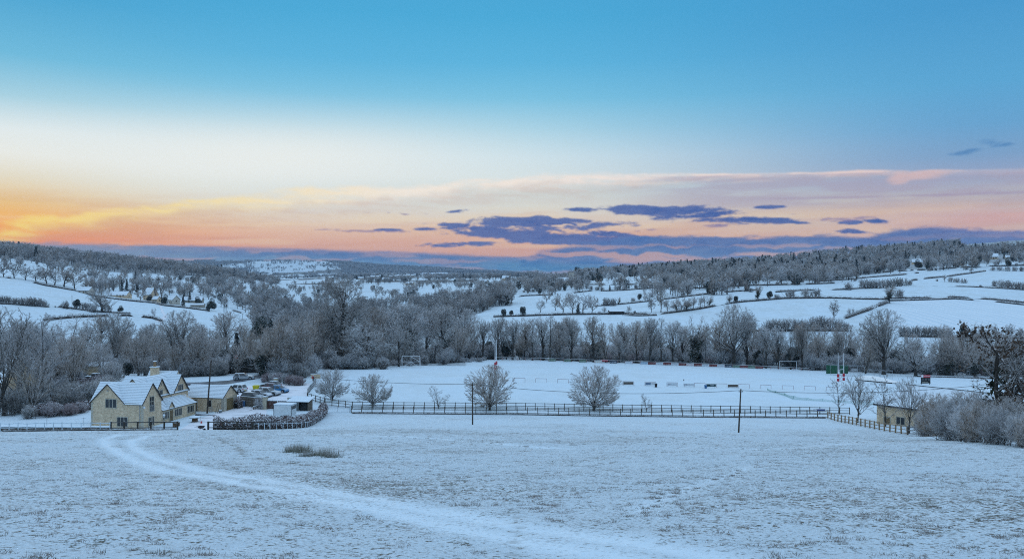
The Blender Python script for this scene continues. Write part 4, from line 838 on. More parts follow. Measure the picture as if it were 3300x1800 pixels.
def spots(n, poly, zmin, seed, thr, cell=(40., 14.)):
    """Ground spots inside a photo quadrilateral (column range, upper and lower rows at both ends), in clumps."""
    x0, x1, (ya0, yb0), (ya1, yb1) = poly; out = []
    while len(out) < n:
        px = rngw.uniform(x0, x1); f = (px - x0) / (x1 - x0); py = rngw.uniform(ya0 + (ya1 - ya0) * f, yb0 + (yb1 - yb0) * f)
        if fbm(np.array(px / cell[0]), np.array(py / cell[1]), seed, 3) > thr: out.append(tuple(G(px, py, zmin)))
    return np.array(out)
def far_pts(n, px0, px1, z0, z1, f):
    out = []
    while len(out) < n:
        px, Z = rngw.uniform(px0, px1), rngw.uniform(z0, z1)
        if f(px, Z): x = (px - CX) / FPX * Z; out.append((x, Z, gz(x, Z)))
    return np.array(out)
_p = np.concatenate([far_pts(8000, 1000, 1850, 4000, 6200, lambda px, Z: px > far_edge(0., Z) and Z > 4500 or px > 1100 and fbm(np.array(px / 30.), np.array(Z / 200.), 427, 3) > .45), far_pts(3600, 330, 820, 3600, 5600, lambda px, Z: fbm(np.array(px / 60.), np.array(Z / 300.), 421, 3) > .46),
                     far_pts(1300, 790, 1200, 3000, 5900, lambda px, Z: fbm(np.array(px / 18.), np.array(Z / 140.), 431, 3) > .56), far_pts(900, 1050, 1750, 1500, 3300, lambda px, Z: fbm(np.array(px / 26.), np.array(Z / 120.), 433, 3) > .57)])
scatter('far_ridge_wood', _p, ['wood_tree_0', 'wood_tree_2', 'wood_evergreen'], sc(len(_p), .8, 1.3), 'blue distant woods along the far ridge', 5, [.45, .45, .1])
# undergrowth below the belt, under the great trees and round the gardens
_p = np.concatenate([spots(260, (1850, 2760, (893, 938), (884, 914)), 480, 441, .47), spots(130, (1590, 1900, (900, 945), (905, 936)), 480, 443, .5), spots(90, (2060, 2420, (925, 960), (912, 948)), 400, 445, .55), spots(120, (2760, 3320, (862, 884), (826, 862)), 480, 447, .5)])
scatter('hillside_copse', _p, ['far_tree_0', 'far_tree_1', 'far_tree_2', 'far_tree_3', 'wood_evergreen', 'far_bush', 'far_bush_pale'], sc(len(_p), .6, 1.1), 'loose copses and garden trees below the hillside wood', 11, [.22, .2, .12, .12, .08, .13, .13])
_p = np.concatenate([spots(200, (270, 900, (880, 940), (912, 985)), 345, 451, .47), spots(40, (0, 330, (836, 860), (870, 905)), 345, 453, .56), spots(50, (640, 900, (925, 985), (950, 1010)), 345, 455, .5)])
scatter('far_slope_copse', _p, ['far_tree_0', 'far_tree_1', 'far_tree_2', 'far_tree_3', 'far_bush', 'far_bush_pale'], sc(len(_p), .6, 1.1), 'loose trees round the farms on the slope below the sunset', 12, [.24, .22, .14, .12, .14, .14])
def strip(n, px0, px1, z0, z1): return far_pts(n, px0, px1, z0, z1, lambda a, b: True)
_p = np.concatenate([strip(430, 1470, 2720, 266, 312), strip(250, 2600, 3420, 262, 312)])
scatter('belt_undergrowth', _p, ['frost_shrub', 'grey_shrub', 'thorn_bush', 'holly', 'alder_clump', 'red_shrub'], sc(len(_p), .55, 1.25), 'frosted undergrowth and holly below the tree belt behind the pitch', 6, [.40, .26, .13, .05, .12, .04])
_p = np.concatenate([strip(150, 860, 1480, 226, 330), strip(110, 880, 1240, 208, 226), strip(60, 1160, 1480, 238, 262)])
scatter('great_tree_undergrowth', _p, ['frost_shrub', 'grey_shrub', 'thorn_bush', 'alder_clump'], sc(len(_p), .4, 1.0), 'frosted thicket under the great trees beside the pitch', 7, [.32, .34, .26, .08])
_p = np.concatenate([strip(60, -100, 260, 158, 200), strip(150, -100, 860, 205, 300), strip(60, 300, 860, 300, 360), strip(70, 560, 780, 196, 225), strip(60, 850, 1010, 186, 215)])
scatter('garden_undergrowth', _p, ['frost_shrub', 'grey_shrub', 'thorn_bush', 'holly', 'alder_clump'], sc(len(_p), .45, 1.15), 'frosted shrubbery among the garden trees beyond the house', 8, [.28, .28, .22, .05, .17])
_p = strip(70, 1330, 1560, 243, 256); _p = np.concatenate([_p, strip(60, 1180, 1330, 224, 240)])
scatter('bramble_bank', _p, ['bramble'], sc(len(_p), .6, 1.2), 'low snowy brambles along the bank behind the goal frame', 9)

# ================================================================== hedges, walls, roads and fences
def polyline(pts, step):
    P = [Vector(p) for p in pts]; out = []
    for a, b in zip(P[:-1], P[1:]):
        n = max(1, int((b - a).length / step)); out += [a.lerp(b, i / n) for i in range(n)]
    return out + [P[-1]]
def hedge(name, spots, w, h, label, mats=None, zmin=345, dens=14, size=.22, world=False, twig=True, group=None, seed=1, core=(.05, .045, .04)):
    """A hedge along a line: a dark core with twigs or leaves standing out of it."""
    rng = np.random.default_rng(seed); dens = dens if world else dens * 2.2; pts = [Vector(p) for p in spots] if world else [G(px, py, zmin) for px, py in spots]
    L = sum((b - a).length for a, b in zip(pts[:-1], pts[1:])); n = int(L * dens); Q = polyline(pts, .8); A = np.array([(q.x, q.y) for q in Q])
    seg = np.hypot(*np.diff(A, axis=0).T); cum = np.concatenate([[0], np.cumsum(seg)]); s = rng.random(n) * cum[-1]
    i = np.clip(np.searchsorted(cum, s) - 1, 0, len(seg) - 1); t = ((s - cum[i]) / seg[i])[:, None]; c = A[i] * (1 - t) + A[i + 1] * t
    d = nrm(A[i + 1] - A[i]); nr = np.stack([-d[:, 1], d[:, 0]], 1)
    if not world:
        kp = fbm(s / 16., s * 0 + seed, seed + 9, 3) > .33; c, d, nr, s = c[kp], d[kp], nr[kp], s[kp]; n = len(s)
    th = rng.random(n) * np.pi; rr = .70 + .38 * rng.random(n); lump = .72 + .6 * fbm(s / 1.9, s * 0 + seed, seed, 4)
    off = np.cos(th) * w / 2 * rr; zz = np.sin(th) ** .6 * h * rr * lump
    xy = c + nr * off[:, None]; zg = height(xy[:, 0], xy[:, 1]); C = np.stack([xy[:, 0], xy[:, 1], zg + zz], 1)
    if twig:
        dirs = nrm(np.stack([nr[:, 0] * np.cos(th), nr[:, 1] * np.cos(th), np.sin(th) + .4], 1) + rng.normal(size=(n, 3)) * .5)
        V, F = spikes(C - dirs * size * 1.2, dirs, np.full(n, size * 3.2) * rng.uniform(.6, 1.3, n), np.full(n, size * .16))
        V2, F2 = leaf_cards(rng, C[::2] * [1, 1, 1], size * .6)
        V, F = np.concatenate([V, V2]), np.concatenate([F, F2 + len(V)])
    else:
        V, F = leaf_cards(rng, C, size)
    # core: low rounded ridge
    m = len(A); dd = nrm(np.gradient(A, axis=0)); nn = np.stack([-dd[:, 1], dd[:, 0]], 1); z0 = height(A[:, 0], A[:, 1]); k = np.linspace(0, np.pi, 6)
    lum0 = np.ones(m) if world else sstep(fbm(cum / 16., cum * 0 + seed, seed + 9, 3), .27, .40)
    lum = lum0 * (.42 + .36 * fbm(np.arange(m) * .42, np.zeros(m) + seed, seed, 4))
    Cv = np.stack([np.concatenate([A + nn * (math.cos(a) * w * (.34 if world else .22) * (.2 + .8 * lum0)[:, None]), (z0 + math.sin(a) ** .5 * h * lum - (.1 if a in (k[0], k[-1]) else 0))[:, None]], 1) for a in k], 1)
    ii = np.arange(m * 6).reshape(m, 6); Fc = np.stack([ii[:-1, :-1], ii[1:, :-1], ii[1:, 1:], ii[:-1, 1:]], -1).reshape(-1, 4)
    o = empty(name, pts[len(pts) // 2], 0, label, 'hedge', group)
    base = np.array(pts[len(pts) // 2])
    a = new_obj('crown', mesh_np(name, V - base, F, mats or TW_DARK), o)
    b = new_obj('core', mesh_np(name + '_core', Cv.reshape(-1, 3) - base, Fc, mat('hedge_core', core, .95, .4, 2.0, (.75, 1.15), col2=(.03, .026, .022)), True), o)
    return o
HEDGES = [
 ([(-60, 886), (0, 893), (142, 920), (249, 938), (302, 954), (363, 963), (498, 977), (534, 986), (676, 1003)], 1.8, 1.6, 'long low hedge beside the lane under the sunset-side tree row'),
 ([(-40, 976), (0, 980), (150, 990), (180, 988), (300, 1004), (420, 1011)], 1.5, 1.2, 'thin dark hedge across the lower sunset-side field'),
 ([(142, 1034), (230, 1024), (320, 1020), (409, 1018), (491, 1026), (520, 1036)], 2.4, 2.0, 'thick curved hedge at the bottom of the sunset-side field'),
 ([(751, 1001), (785, 1012), (818, 1030)], 2.0, 1.2, 'short double hedge running down beside the masts'),
 ([(812, 1003), (850, 1014), (880, 1024)], 2.0, 1.2, 'short hedge nearer the valley wood beside the masts'),
 ([(1590, 1022), (1715, 1018), (1850, 1014), (2009, 1012), (2116, 1014), (2258, 996), (2347, 979), (2400, 973), (2525, 963), (2680, 961), (2863, 966)], 2.0, 1.5, 'long hedge climbing from the black barn to the lone ivied oak'),
 ([(2863, 962), (2980, 961), (3076, 958), (3200, 966), (3300, 976), (3420, 986)], 1.8, 1.5, 'upper hedge of the lane above the furrowed field'),
 ([(2866, 970), (2980, 967), (3076, 964), (3200, 972), (3300, 983), (3420, 994)], 1.6, 1.3, 'lower hedge of the lane above the furrowed field'),
 ([(2859, 976), (2800, 1000), (2720, 1028)], 2.4, 1.9, 'hedge running downhill beside the furrowed field'),
 ([(2500, 942), (2585, 936), (2710, 934), (2756, 931), (2827, 927)], 1.8, 1.3, 'low hedge leading to the brown bush clump'),
 ([(2937, 905), (3033, 894), (3130, 881), (3183, 873)], 1.8, 1.3, 'low hedge rising to the small dark tree'),
 ([(2845, 879), (2980, 870), (3112, 862), (3300, 856), (3420, 850)], 2.2, 1.8, 'hedge along the top of the highest open field'),
 ([(2898, 919), (3000, 922), (3120, 924), (3300, 934)], 3.0, 1.0, 'scrubby bank hedge across the upper field'),
 ([(2380, 1067), (2470, 1068), (2600, 1066), (2730, 1067)], 2.6, 1.6, 'hedge foot behind the belt below the open field'),
 ([(2905, 1085), (3000, 1086), (3070, 1088), (3320, 1092)], 2.6, 1.6, 'hedge foot below the furrowed field'),
 ([(1895, 917), (1960, 918), (2030, 917), (2160, 914)], 2.0, 1.4, 'upper hedge beside the hillside farm'),
 ([(1850, 944), (1903, 938), (2010, 936), (2110, 928), (2230, 921)], 1.8, 1.3, 'hedge below the hillside farm'),
 ([(1600, 966), (1690, 954), (1780, 950)], 1.8, 1.5, 'hedge round the small field below the church'),
 ([(1895, 988), (2010, 980), (2150, 964), (2300, 946), (2440, 936)], 1.8, 1.4, 'hedge crossing the slope above the black barn'),
 ([(2160, 932), (2300, 927), (2500, 919), (2690, 913)], 1.8, 1.5, 'hedge along the foot of the hillside copses'),
 ([(2640, 907), (2760, 899), (2860, 890), (2960, 880)], 1.8, 1.4, 'hedge slanting up towards the warm stone hillside house'),
 ([(2006, 1016), (2060, 1018), (2116, 1016)], 5.0, 1.2, 'scrubby bank beside the black barn'),
]
for _i, (_s, _w, _h, _l) in enumerate(HEDGES):
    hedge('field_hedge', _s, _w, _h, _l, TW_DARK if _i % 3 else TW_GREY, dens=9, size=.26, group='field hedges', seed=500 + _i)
# hedges round the house
BEECH = [at(688, 106), at(752, 106.5), at(815, 108), at(865, 111), at(906, 114.5), at(945, 118), at(977, 122), at(1010, 129), at(1034, 136), at(1044, 141)]
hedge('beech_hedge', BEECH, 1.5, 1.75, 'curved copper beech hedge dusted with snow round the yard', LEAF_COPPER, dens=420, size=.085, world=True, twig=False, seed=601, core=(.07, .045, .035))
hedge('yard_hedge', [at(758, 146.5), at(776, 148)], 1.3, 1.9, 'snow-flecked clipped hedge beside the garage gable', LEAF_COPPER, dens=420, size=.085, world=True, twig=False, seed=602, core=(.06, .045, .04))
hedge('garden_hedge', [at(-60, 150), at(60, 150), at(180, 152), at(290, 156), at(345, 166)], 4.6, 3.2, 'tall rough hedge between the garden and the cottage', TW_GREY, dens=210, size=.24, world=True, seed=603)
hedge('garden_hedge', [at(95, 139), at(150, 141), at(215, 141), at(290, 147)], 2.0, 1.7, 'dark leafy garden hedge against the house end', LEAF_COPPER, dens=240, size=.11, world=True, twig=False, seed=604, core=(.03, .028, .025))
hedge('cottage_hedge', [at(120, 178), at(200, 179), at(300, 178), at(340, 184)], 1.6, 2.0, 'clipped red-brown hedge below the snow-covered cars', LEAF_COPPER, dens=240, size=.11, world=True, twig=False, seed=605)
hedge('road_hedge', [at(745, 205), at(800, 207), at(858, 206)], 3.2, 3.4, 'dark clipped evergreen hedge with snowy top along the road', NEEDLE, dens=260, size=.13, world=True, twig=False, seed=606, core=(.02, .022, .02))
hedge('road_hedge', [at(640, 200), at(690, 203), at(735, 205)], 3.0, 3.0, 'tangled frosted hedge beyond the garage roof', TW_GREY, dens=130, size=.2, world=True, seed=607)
hedge('lawn_hedge', [at(785, 255), at(835, 257), at(865, 256)], 2.0, 2.2, 'straight dark hedge behind the snowy lawn', NEEDLE, dens=160, size=.15, world=True, twig=False, seed=608, core=(.02, .022, .02))
hedge('fence_grass', [at(1135, 140.6), at(1600, 140.4), at(2100, 140.2), at(2660, 140.2)], .5, .28, 'strip of dead grass along the foot of the front pitch fence', LEAF_BROWN, dens=26, size=.09, world=True, seed=609)['category'] = 'grass'
hedge('fence_grass', [at(10, 103.6), at(180, 103.8), at(350, 103.8), at(570, 103.8)], .6, .35, 'dead grass along the foot of the garden fence', LEAF_BROWN, dens=30, size=.09, world=True, seed=610)['category'] = 'grass'
hedge('bank_bramble', [at(2960, 251), at(3050, 251), at(3150, 250), at(3300, 249)], 1.0, .5, 'rough snowy tussocks along the far edge beyond the scoreboard', TW_WHITE, dens=20, size=.14, world=True, seed=611)['category'] = 'tussocks'

# ---- sheets draped on the ground
def drape(name, left, right, m, lift=.006, n=24, k=6):
    """Strip between two lines of spots (column, distance), laid just over the ground."""
    def line(pts):
        t = np.linspace(0, 1, n); q = np.linspace(0, 1, len(pts))
        return np.interp(t, q, [p[0] for p in pts]), np.interp(t, q, [p[1] for p in pts])
    (la, lz), (ra, rz) = line(left), line(right); f = np.linspace(0, 1, k)[None]
    lx, rx = (la - CX) / FPX * lz, (ra - CX) / FPX * rz
    X = lx[:, None] * (1 - f) + rx[:, None] * f; Y = lz[:, None] * (1 - f) + rz[:, None] * f; Z = height(X, Y) + lift
    i = np.arange(n * k).reshape(n, k); F = np.stack([i[:-1, :-1], i[:-1, 1:], i[1:, 1:], i[1:, :-1]], -1).reshape(-1, 4)
    return tag(new_obj(name, mesh_np(name, np.stack([X, Y, Z], -1).reshape(-1, 3), F, m, True)), kind='structure')
def tarmac():
    m, N, b = bsdf_mat('wet_tarmac'); P = posn(N); n = N.noise(P, .6, 4); 
    c = N.mix(N.smooth(N.noise(N.comb(N.m('MULTIPLY', N.sep(P)[0], .15), N.sep(P)[1]), 1.6, 4), .48, .66), (.045, .048, .055), (.42, .45, .50))
    N.put(b.inputs['Base Color'], c); N.put(b.inputs['Roughness'], N.lin(n, .3, .7, .35, .7)); return m
def trodden():
    m, N, b = bsdf_mat('trodden_snow'); P = posn(N)
    w = N.n('ShaderNodeTexWave', wave_type='RINGS', rings_direction='Z'); w.inputs['Scale'].default_value = .09; w.inputs['Distortion'].default_value = 2.0; w.inputs['Detail'].default_value = 2
    mp = N.n('ShaderNodeMapping'); mp.inputs['Location'].default_value = (44, -176, 0); N.L.new(P, mp.inputs[0]); N.L.new(mp.outputs[0], w.inputs[0])
    f = N.m('MULTIPLY', N.smooth(w.outputs['Fac'], .62, .95), N.smooth(N.noise(P, .25, 3), .4, .6))
    c = N.mix(N.m('MULTIPLY', f, .5), (.78, .80, .84), (.36, .37, .38)); N.put(b.inputs['Base Color'], c); b.inputs['Roughness'].default_value = .8
    return m
TAR, TROD = tarmac(), trodden()
drape('road', [(520, 186), (640, 183), (735, 185), (790, 190), (840, 197), (880, 208)], [(520, 179.5), (640, 176.5), (735, 178.5), (790, 183), (845, 189), (892, 199)], TAR, .012)
drape('car_park', [(742, 160), (742, 175)], [(985, 152), (1000, 178)], TROD, .008)
drape('yard', [(545, 120), (640, 136), (765, 149.5)], [(690, 110), (850, 120), (860, 146)], TROD, .008)
drape('tarmac_patch', [(628, 139.5), (632, 141.2)], [(700, 139.6), (690, 140.4)], TAR, .014, 6, 4)
drape('farm_drive', [(508, 640), (519, 540), (527, 510), (500, 480)], [(513, 640), (528, 540), (540, 508), (520, 478)], TROD, .06)

# ---- fences
WOOD = mat('weathered_fence_wood', (.105, .090, .072), .85, .35, 6, (.72, .95), amount=.75)
WOOD_DARK = mat('dark_fence_wood', (.062, .052, .042), .85, .35, 6, (.7, .95), amount=.85)
WOOD_NEW = mat('new_fence_wood', (.30, .215, .135), .8, .3, 6, (.75, .95), amount=.6)
WOOD_WHITE = mat('snow_crusted_rail', (.20, .19, .18), .85, .3, 5, (-.7, .25))
METAL = mat('galvanised_metal', (.42, .45, .48), .45, .2, 8, (.8, 1.0), metal=.6, amount=.6)
WIRE = mat('wire', (.10, .10, .10), .6, .2, 8)
def fence(label, pts, bay, nr, h, m, post=.12, rail=.09, rz0=.25, group=None, over=.06, wires=0, rough=0.0):
    """Post-and-rail fence: every post and every rail of every bay is a piece of its own."""
    P = []
    for a, b in zip(pts[:-1], pts[1:]):
        a, b = Vector(a), Vector(b); n = max(1, round((b - a).length / bay)); P += [a.lerp(b, i / n) for i in range(n)]
    P.append(Vector(pts[-1])); rng = random.Random(len(P))
    P = [Vector((p.x, p.y, gz(p.x, p.y) + rng.uniform(-rough, rough))) for p in P]
    root = empty('wooden_fence', P[0], 0, label, 'fence', group); o0 = Vector(P[0])
    pm = MB().box(-post / 2, post / 2, -post / 2, post / 2, -.3, h + over).build('post', m, root); rm = MB().box(0, 1, -.02, .02, -rail / 2, rail / 2).build('rail', m, root)
    first = [True, True]
    def inst(src, k):
        if first[k]: first[k] = False; return src
        c = src.copy(); COL.objects.link(c); return c
    for p in P:
        c = inst(pm, 0); c.location = p - o0; c.rotation_euler = (rng.uniform(-.03, .03), rng.uniform(-.03, .03), 0)
    for a, b in zip(P[:-1], P[1:]):
        d = b - a
        for k in range(nr):
            z = h - .06 - k * (h - rz0) / max(nr - 1, 1) if nr > 1 else h - .06
            c = inst(rm, 1); c.location = a - o0 + Vector((0, 0, z)); c.scale = (d.length, 1, 1)
            c.rotation_euler = d.to_track_quat('X', 'Z').to_euler()
    for k in range(wires):
        MB().tube([p - o0 + Vector((0, 0, .15 + k * .18)) for p in P], .006, 3).build('wire', WIRE, root)
    return root
fence('long three-rail wooden fence nearest the meadow, in front of the pitch', [at(1132, 141.2), at(1600, 141.2), at(2100, 141), at(2668, 140.5)], 1.8, 3, 1.22, WOOD, group='pitch fences')
fence('second wooden fence just behind, along the pitch side of the track', [at(1048, 149), at(1136, 146), at(1600, 145.6), at(2100, 145.6), at(2738, 145)], 1.8, 3, 1.22, WOOD, group='pitch fences')
fence('pale new timber fence sloping down to the corner post by the bushes', [at(2668, 140.3), at(2760, 126), at(2850, 115), at(2924, 107.5)], 1.9, 3, 1.15, WOOD_NEW, .16, group='pitch fences')
fence('short rail fence between the corner post and the frosted bushes', [at(2926, 107.3), at(2975, 106.5)], 2.2, 3, 1.1, WOOD, group='pitch fences')
fence('dark rail fence curving round the car park end', [at(1046, 150), at(990, 156), at(993, 163), at(1008, 170), at(1018, 176), at(1008, 182)], 1.9, 3, 1.2, WOOD_DARK)
fence('stout two-rail fence in front of the stone house', [at(357, 104.4), at(572, 104.4)], 1.78, 2, 1.15, WOOD_DARK, .17, .12, .45)
fence('snow-crusted rail and wire fence along the garden front', [at(-60, 104), at(30, 104), at(200, 104.2), at(354, 104.3)], 1.18, 2, 1.1, WOOD_WHITE, .09, .08, .55, wires=3, rough=.05)
fence('stout two-rail fence half hidden by the beech hedge', [at(671, 104.3), at(765, 104.3), at(815, 104.6)], 1.9, 2, 1.1, WOOD_DARK, .20, .11, .4)
fence('thin white-topped post fence along the beech hedge foot', [at(815, 105.2), at(870, 109), at(912, 112.5), at(985, 120), at(1040, 134)], 1.5, 1, .85, WOOD_WHITE, .06, .05)
# stacked garden wall with a cap of snow
def stone_mat(name, c1, c2, mortar, bw=.42, bh=.14, snow=None, bump=.02):
    m, N, b = bsdf_mat(name); x, y, z = N.sep(objc(N)); v = N.comb(N.m('ADD', x, y), z, 0)
    br = N.n('ShaderNodeTexBrick'); br.inputs['Scale'].default_value = 1.0; br.inputs['Brick Width'].default_value = bw; br.inputs['Row Height'].default_value = bh
    br.inputs['Mortar Size'].default_value = .012; br.inputs['Bias'].default_value = 0; br.offset = .5; br.squash = .8; br.squash_frequency = 3
    N.put(br.inputs['Color1'], c1); N.put(br.inputs['Color2'], c2); N.put(br.inputs['Mortar'], mortar); N.L.new(v, br.inputs['Vector'])
    n = N.noise(objc(N), 1.3, 5, .65); c = N.mix(N.smooth(n, .35, .7, 0, .5), br.outputs['Color'], tuple(q * .62 for q in c2))
    c = N.mix(N.smooth(N.noise(objc(N), 5.0, 3), .5, .75, 0, .45), c, tuple(min(1, q * 1.45) for q in c1))
    if snow: c = N.mix(snow_mask(N, *snow), c, SNOW)
    N.put(b.inputs['Base Color'], c); b.inputs['Roughness'].default_value = .9
    bp = N.n('ShaderNodeBump'); bp.inputs['Strength'].default_value = .7; bp.inputs['Distance'].default_value = bump
    N.put(bp.inputs['Height'], N.m('SUBTRACT', 1.0, br.outputs['Fac'])); N.L.new(bp.outputs[0], b.inputs['Normal'])
    return m
STONE = stone_mat('buff_stone', (.82, .62, .42), (.58, .42, .265), (.68, .56, .43), snow=(.75, .95))
DRYSTONE = stone_mat('dark_dry_stone', (.14, .12, .10), (.09, .08, .066), (.04, .036, .03), .35, .12, (.6, .9))
wl = empty('garden_wall', at(150, 111), 0, 'low dark garden wall capped with snow behind the garden fence', 'wall')
_b = at(150, 111); _q = [at(-80, 110.5), at(60, 110.8), at(180, 111.2), at(300, 111.8), at(352, 112.2)]; _m = MB()
for a, b in zip(_q[:-1], _q[1:]): _m.bar(a - _b + Vector((0, 0, .15)), b - _b + Vector((0, 0, .15)), .5, 1.0)
_m.build('wall', DRYSTONE, wl); _m = MB()
for a, b in zip(_q[:-1], _q[1:]): _m.bar(a - _b + Vector((0, 0, .70)), b - _b + Vector((0, 0, .70)), .62, .10)
_m.build('snow_cap', mat('snow_heap', SNOW, .85, .05), wl, bevel=.02)
# field gate of galvanised bars
def field_gate(a, b, h, label, bars=6):
    a, b = Vector(a), Vector(b); d = b - a; g = empty('field_gate', a, math.atan2(d.y, d.x), label, 'gate'); L = math.hypot(d.x, d.y)
    for k in range(bars): MB().bar((0, 0, .15 + k * (h - .15) / (bars - 1)), (L, 0, .15 + k * (h - .15) / (bars - 1)), .04, .045).build('bar', METAL, g)
    for x in (0.02, L * .5, L - .02): MB().bar((x, 0, .1), (x, 0, h + .03), .045).build('upright', METAL, g)
    for x in (-.12, L + .12): MB().box(x - .09, x + .09, -.09, .09, -.3, h + .22).build('gate_post', WOOD_WHITE, g)
field_gate(at(1050, 141.5), at(1127, 141.2), 1.15, 'galvanised field gate between the beech hedge and the pitch fence')

# ================================================================== buildings
ROOF = mat('stone_tiles_under_snow', (.15, .135, .115), .9, .3, 3, (.30, .62), nscale=2.2, namp=.35)
SNOWROOF = mat('snow_on_roof', (.30, .28, .26), .85, .2, 2, (.05, .35), nscale=.6)
QUOIN = mat('dressed_stone', (.50, .45, .36), .85, .15, 4)
GLASS = mat('window_glass', (.018, .022, .028), .12, .3, 2, spec=.6)
OAK = mat('oak_door', (.22, .155, .085), .7, .3, 5)
LEAD = mat('dark_ridge', (.08, .08, .08), .8, .2, 4, (.6, .9), amount=.8)
PIPE = mat('grey_pipe', (.34, .33, .31), .5, .1, 4)
TERRA = mat('clay_pot', (.33, .20, .10), .8, .2, 4)
GABLE_DARK = mat('verge_slate', (.045, .045, .048), .8, .2, 5)
def slope(parent, e0, e1, r1, r0, name='roof', course=.30, m=None, lift=.035, thick=.10):
    """One roof slope from eave e0-e1 to ridge r0-r1, laid in lapped courses whose butts show between the snow."""
    e0, e1, r0, r1 = (Vector(p) for p in (e0, e1, r0, r1)); n = max(2, int((((r0 + r1) - (e0 + e1)) / 2).length / course)); nrmv = (e1 - e0).cross(r0 - e0) if (r0 - e0).length > .01 else (e1 - e0).cross(r1 - e0)
    nrmv.normalize(); nrmv = -nrmv if nrmv.z < 0 else nrmv; b = MB()
    for i in range(n):
        a0, a1 = e0.lerp(r0, i / n), e1.lerp(r1, i / n); b0, b1 = e0.lerp(r0, (i + 1) / n), e1.lerp(r1, (i + 1) / n)
        up = nrmv * lift
        b.add([a0 + up, a1 + up, b1, b0, a0 - nrmv * .01, a1 - nrmv * .01], [(0, 1, 2, 3), (5, 4, 3, 2), (4, 5, 1, 0), (4, 0, 3), (1, 5, 2)])
    b.add([e0 - nrmv * .012, e1 - nrmv * .012, r1 - nrmv * .012, r0 - nrmv * .012, e0 - nrmv * thick, e1 - nrmv * thick, r1 - nrmv * thick, r0 - nrmv * thick], [(7, 6, 5, 4), (0, 1, 5, 4), (1, 2, 6, 5), (2, 3, 7, 6), (3, 0, 4, 7)])
    me = bpy.data.meshes.new(name); me.from_pydata([tuple(v) for v in b.v], [], b.f); me.materials.append(m or ROOF); me.validate()
    return new_obj(name, me, parent)
def window(parent, o, ux, w, z0, z1, lights, frame=QUOIN, trans=0, name='window'):
    """Stone-mullioned window: o = foot point of its middle on the wall, ux = direction along the wall (outward = ux x z)."""
    o, ux = Vector(o), Vector(ux).normalized(); uz = Vector((0, 0, 1)); out = ux.cross(uz); M = Matrix(((ux.x, out.x, 0, o.x), (ux.y, out.y, 0, o.y), (ux.z, out.z, 1, 0), (0, 0, 0, 1)))
    b = MB(); f = .10
    b.box(-w / 2 - f, w / 2 + f, 0, .05, z1, z1 + f * 1.3, M).box(-w / 2 - f * 1.4, w / 2 + f * 1.4, 0, .09, z0 - f, z0, M)
    b.box(-w / 2 - f, -w / 2, 0, .05, z0, z1, M).box(w / 2, w / 2 + f, 0, .05, z0, z1, M)
    for k in range(1, lights): b.box(-w / 2 + w * k / lights - .045, -w / 2 + w * k / lights + .045, .0, .045, z0, z1, M)
    for k in range(trans): b.box(-w / 2, w / 2, .0, .04, z0 + (z1 - z0) * (k + 1) / (trans + 1) - .03, z0 + (z1 - z0) * (k + 1) / (trans + 1) + .03, M)
    wn = b.build(name, frame, parent)
    for k in range(lights):
        a = -w / 2 + w * k / lights; g = MB(); g.add([M @ Vector(p) for p in ((a, .012, z0), (a + w / lights, .012, z0), (a + w / lights, .012, z1), (a, .012, z1))], [(0, 1, 2, 3)])
        g.build('pane', GLASS, wn)
    return wn
def door(parent, o, ux, w, h, m=OAK, boards=4, z0=0.0):
    o, ux = Vector(o), Vector(ux).normalized(); out = ux.cross(Vector((0, 0, 1))); M = Matrix(((ux.x, out.x, 0, o.x), (ux.y, out.y, 0, o.y), (0, 0, 1, z0), (0, 0, 0, 1)))
    d = MB().box(-w / 2, w / 2, 0, .03, 0, h, M).build('door', m, parent)
    for k in range(boards): MB().box(-w / 2 + w * k / boards + .012, -w / 2 + w * (k + 1) / boards - .012, .03, .045, .03, h - .03, M).build('board', m, d)
    MB().box(w / 2 - .14, w / 2 - .09, .045, .09, 1.0, 1.08, M).build('handle', METAL, d)
    b = MB(); b.box(-w / 2 - .12, -w / 2, 0, .06, 0, h + .12, M).box(w / 2, w / 2 + .12, 0, .06, 0, h + .12, M).box(-w / 2, w / 2, 0, .06, h, h + .12, M); b.build('door_surround', QUOIN, parent)
    return d
# ---- the stone house
HC = at(459, 127.0); HZ = CAMZ - 23.75
house = empty('stone_house', (HC.x, HC.y, HZ), RAD(-11.3), 'honey stone house with snowy gabled roofs and mullioned windows', 'house')
EV, RG, EV2, RG2 = 4.2, 7.1, 4.4, 7.3
w = MB()
w.prism([(-9.2, 0, -1), (-9.2, 4.8, -1), (-9.2, 4.8, EV), (-9.2, 2.4, RG), (-9.2, 0, EV)], (9.2, 0, 0))
w.prism([(-9.2, 0, EV), (-3.2, 0, EV), (-6.2, 0, RG)], (0, 2.4, 0))
w.prism([(-8.4, 4.81, -1), (-2, 4.81, -1), (-2, 4.81, EV2), (-5.2, 4.81, RG2), (-8.4, 4.81, EV2)], (0, 10.4, 0))
for y0, y1, rg in ((5.7, 9.5, 7.15), (11.0, 15.2, 7.2)):
    w.prism([(-2, y0, EV2), (-2, y1, EV2), (-2, (y0 + y1) / 2, rg)], (-3.2, 0, 0))
w.prism([(-2, 4.82, -1), (0, 4.82, -1), (0, 4.82, 2.4), (-2, 4.82, 3.75)], (0, 9.7, 0))
w.prism([(0.02, 6.6, 2.4), (0.02, 8.2, 2.4), (0.02, 7.4, 3.45)], (-1.2, 0, 0))
w.prism([(-10.4, 8.2, -1), (-10.4, 12, -1), (-10.4, 12, EV2), (-10.4, 10.1, 7.1), (-10.4, 8.2, EV2)], (4.5, 0, 0))
w.prism([(-9.4, 13.0, -1), (-9.4, 17.4, -1), (-9.4, 17.4, EV2), (-9.4, 15.2, 7.5), (-9.4, 13.0, EV2)], (5.5, 0, 0))
w.build('wall', STONE, house)
ov = .22
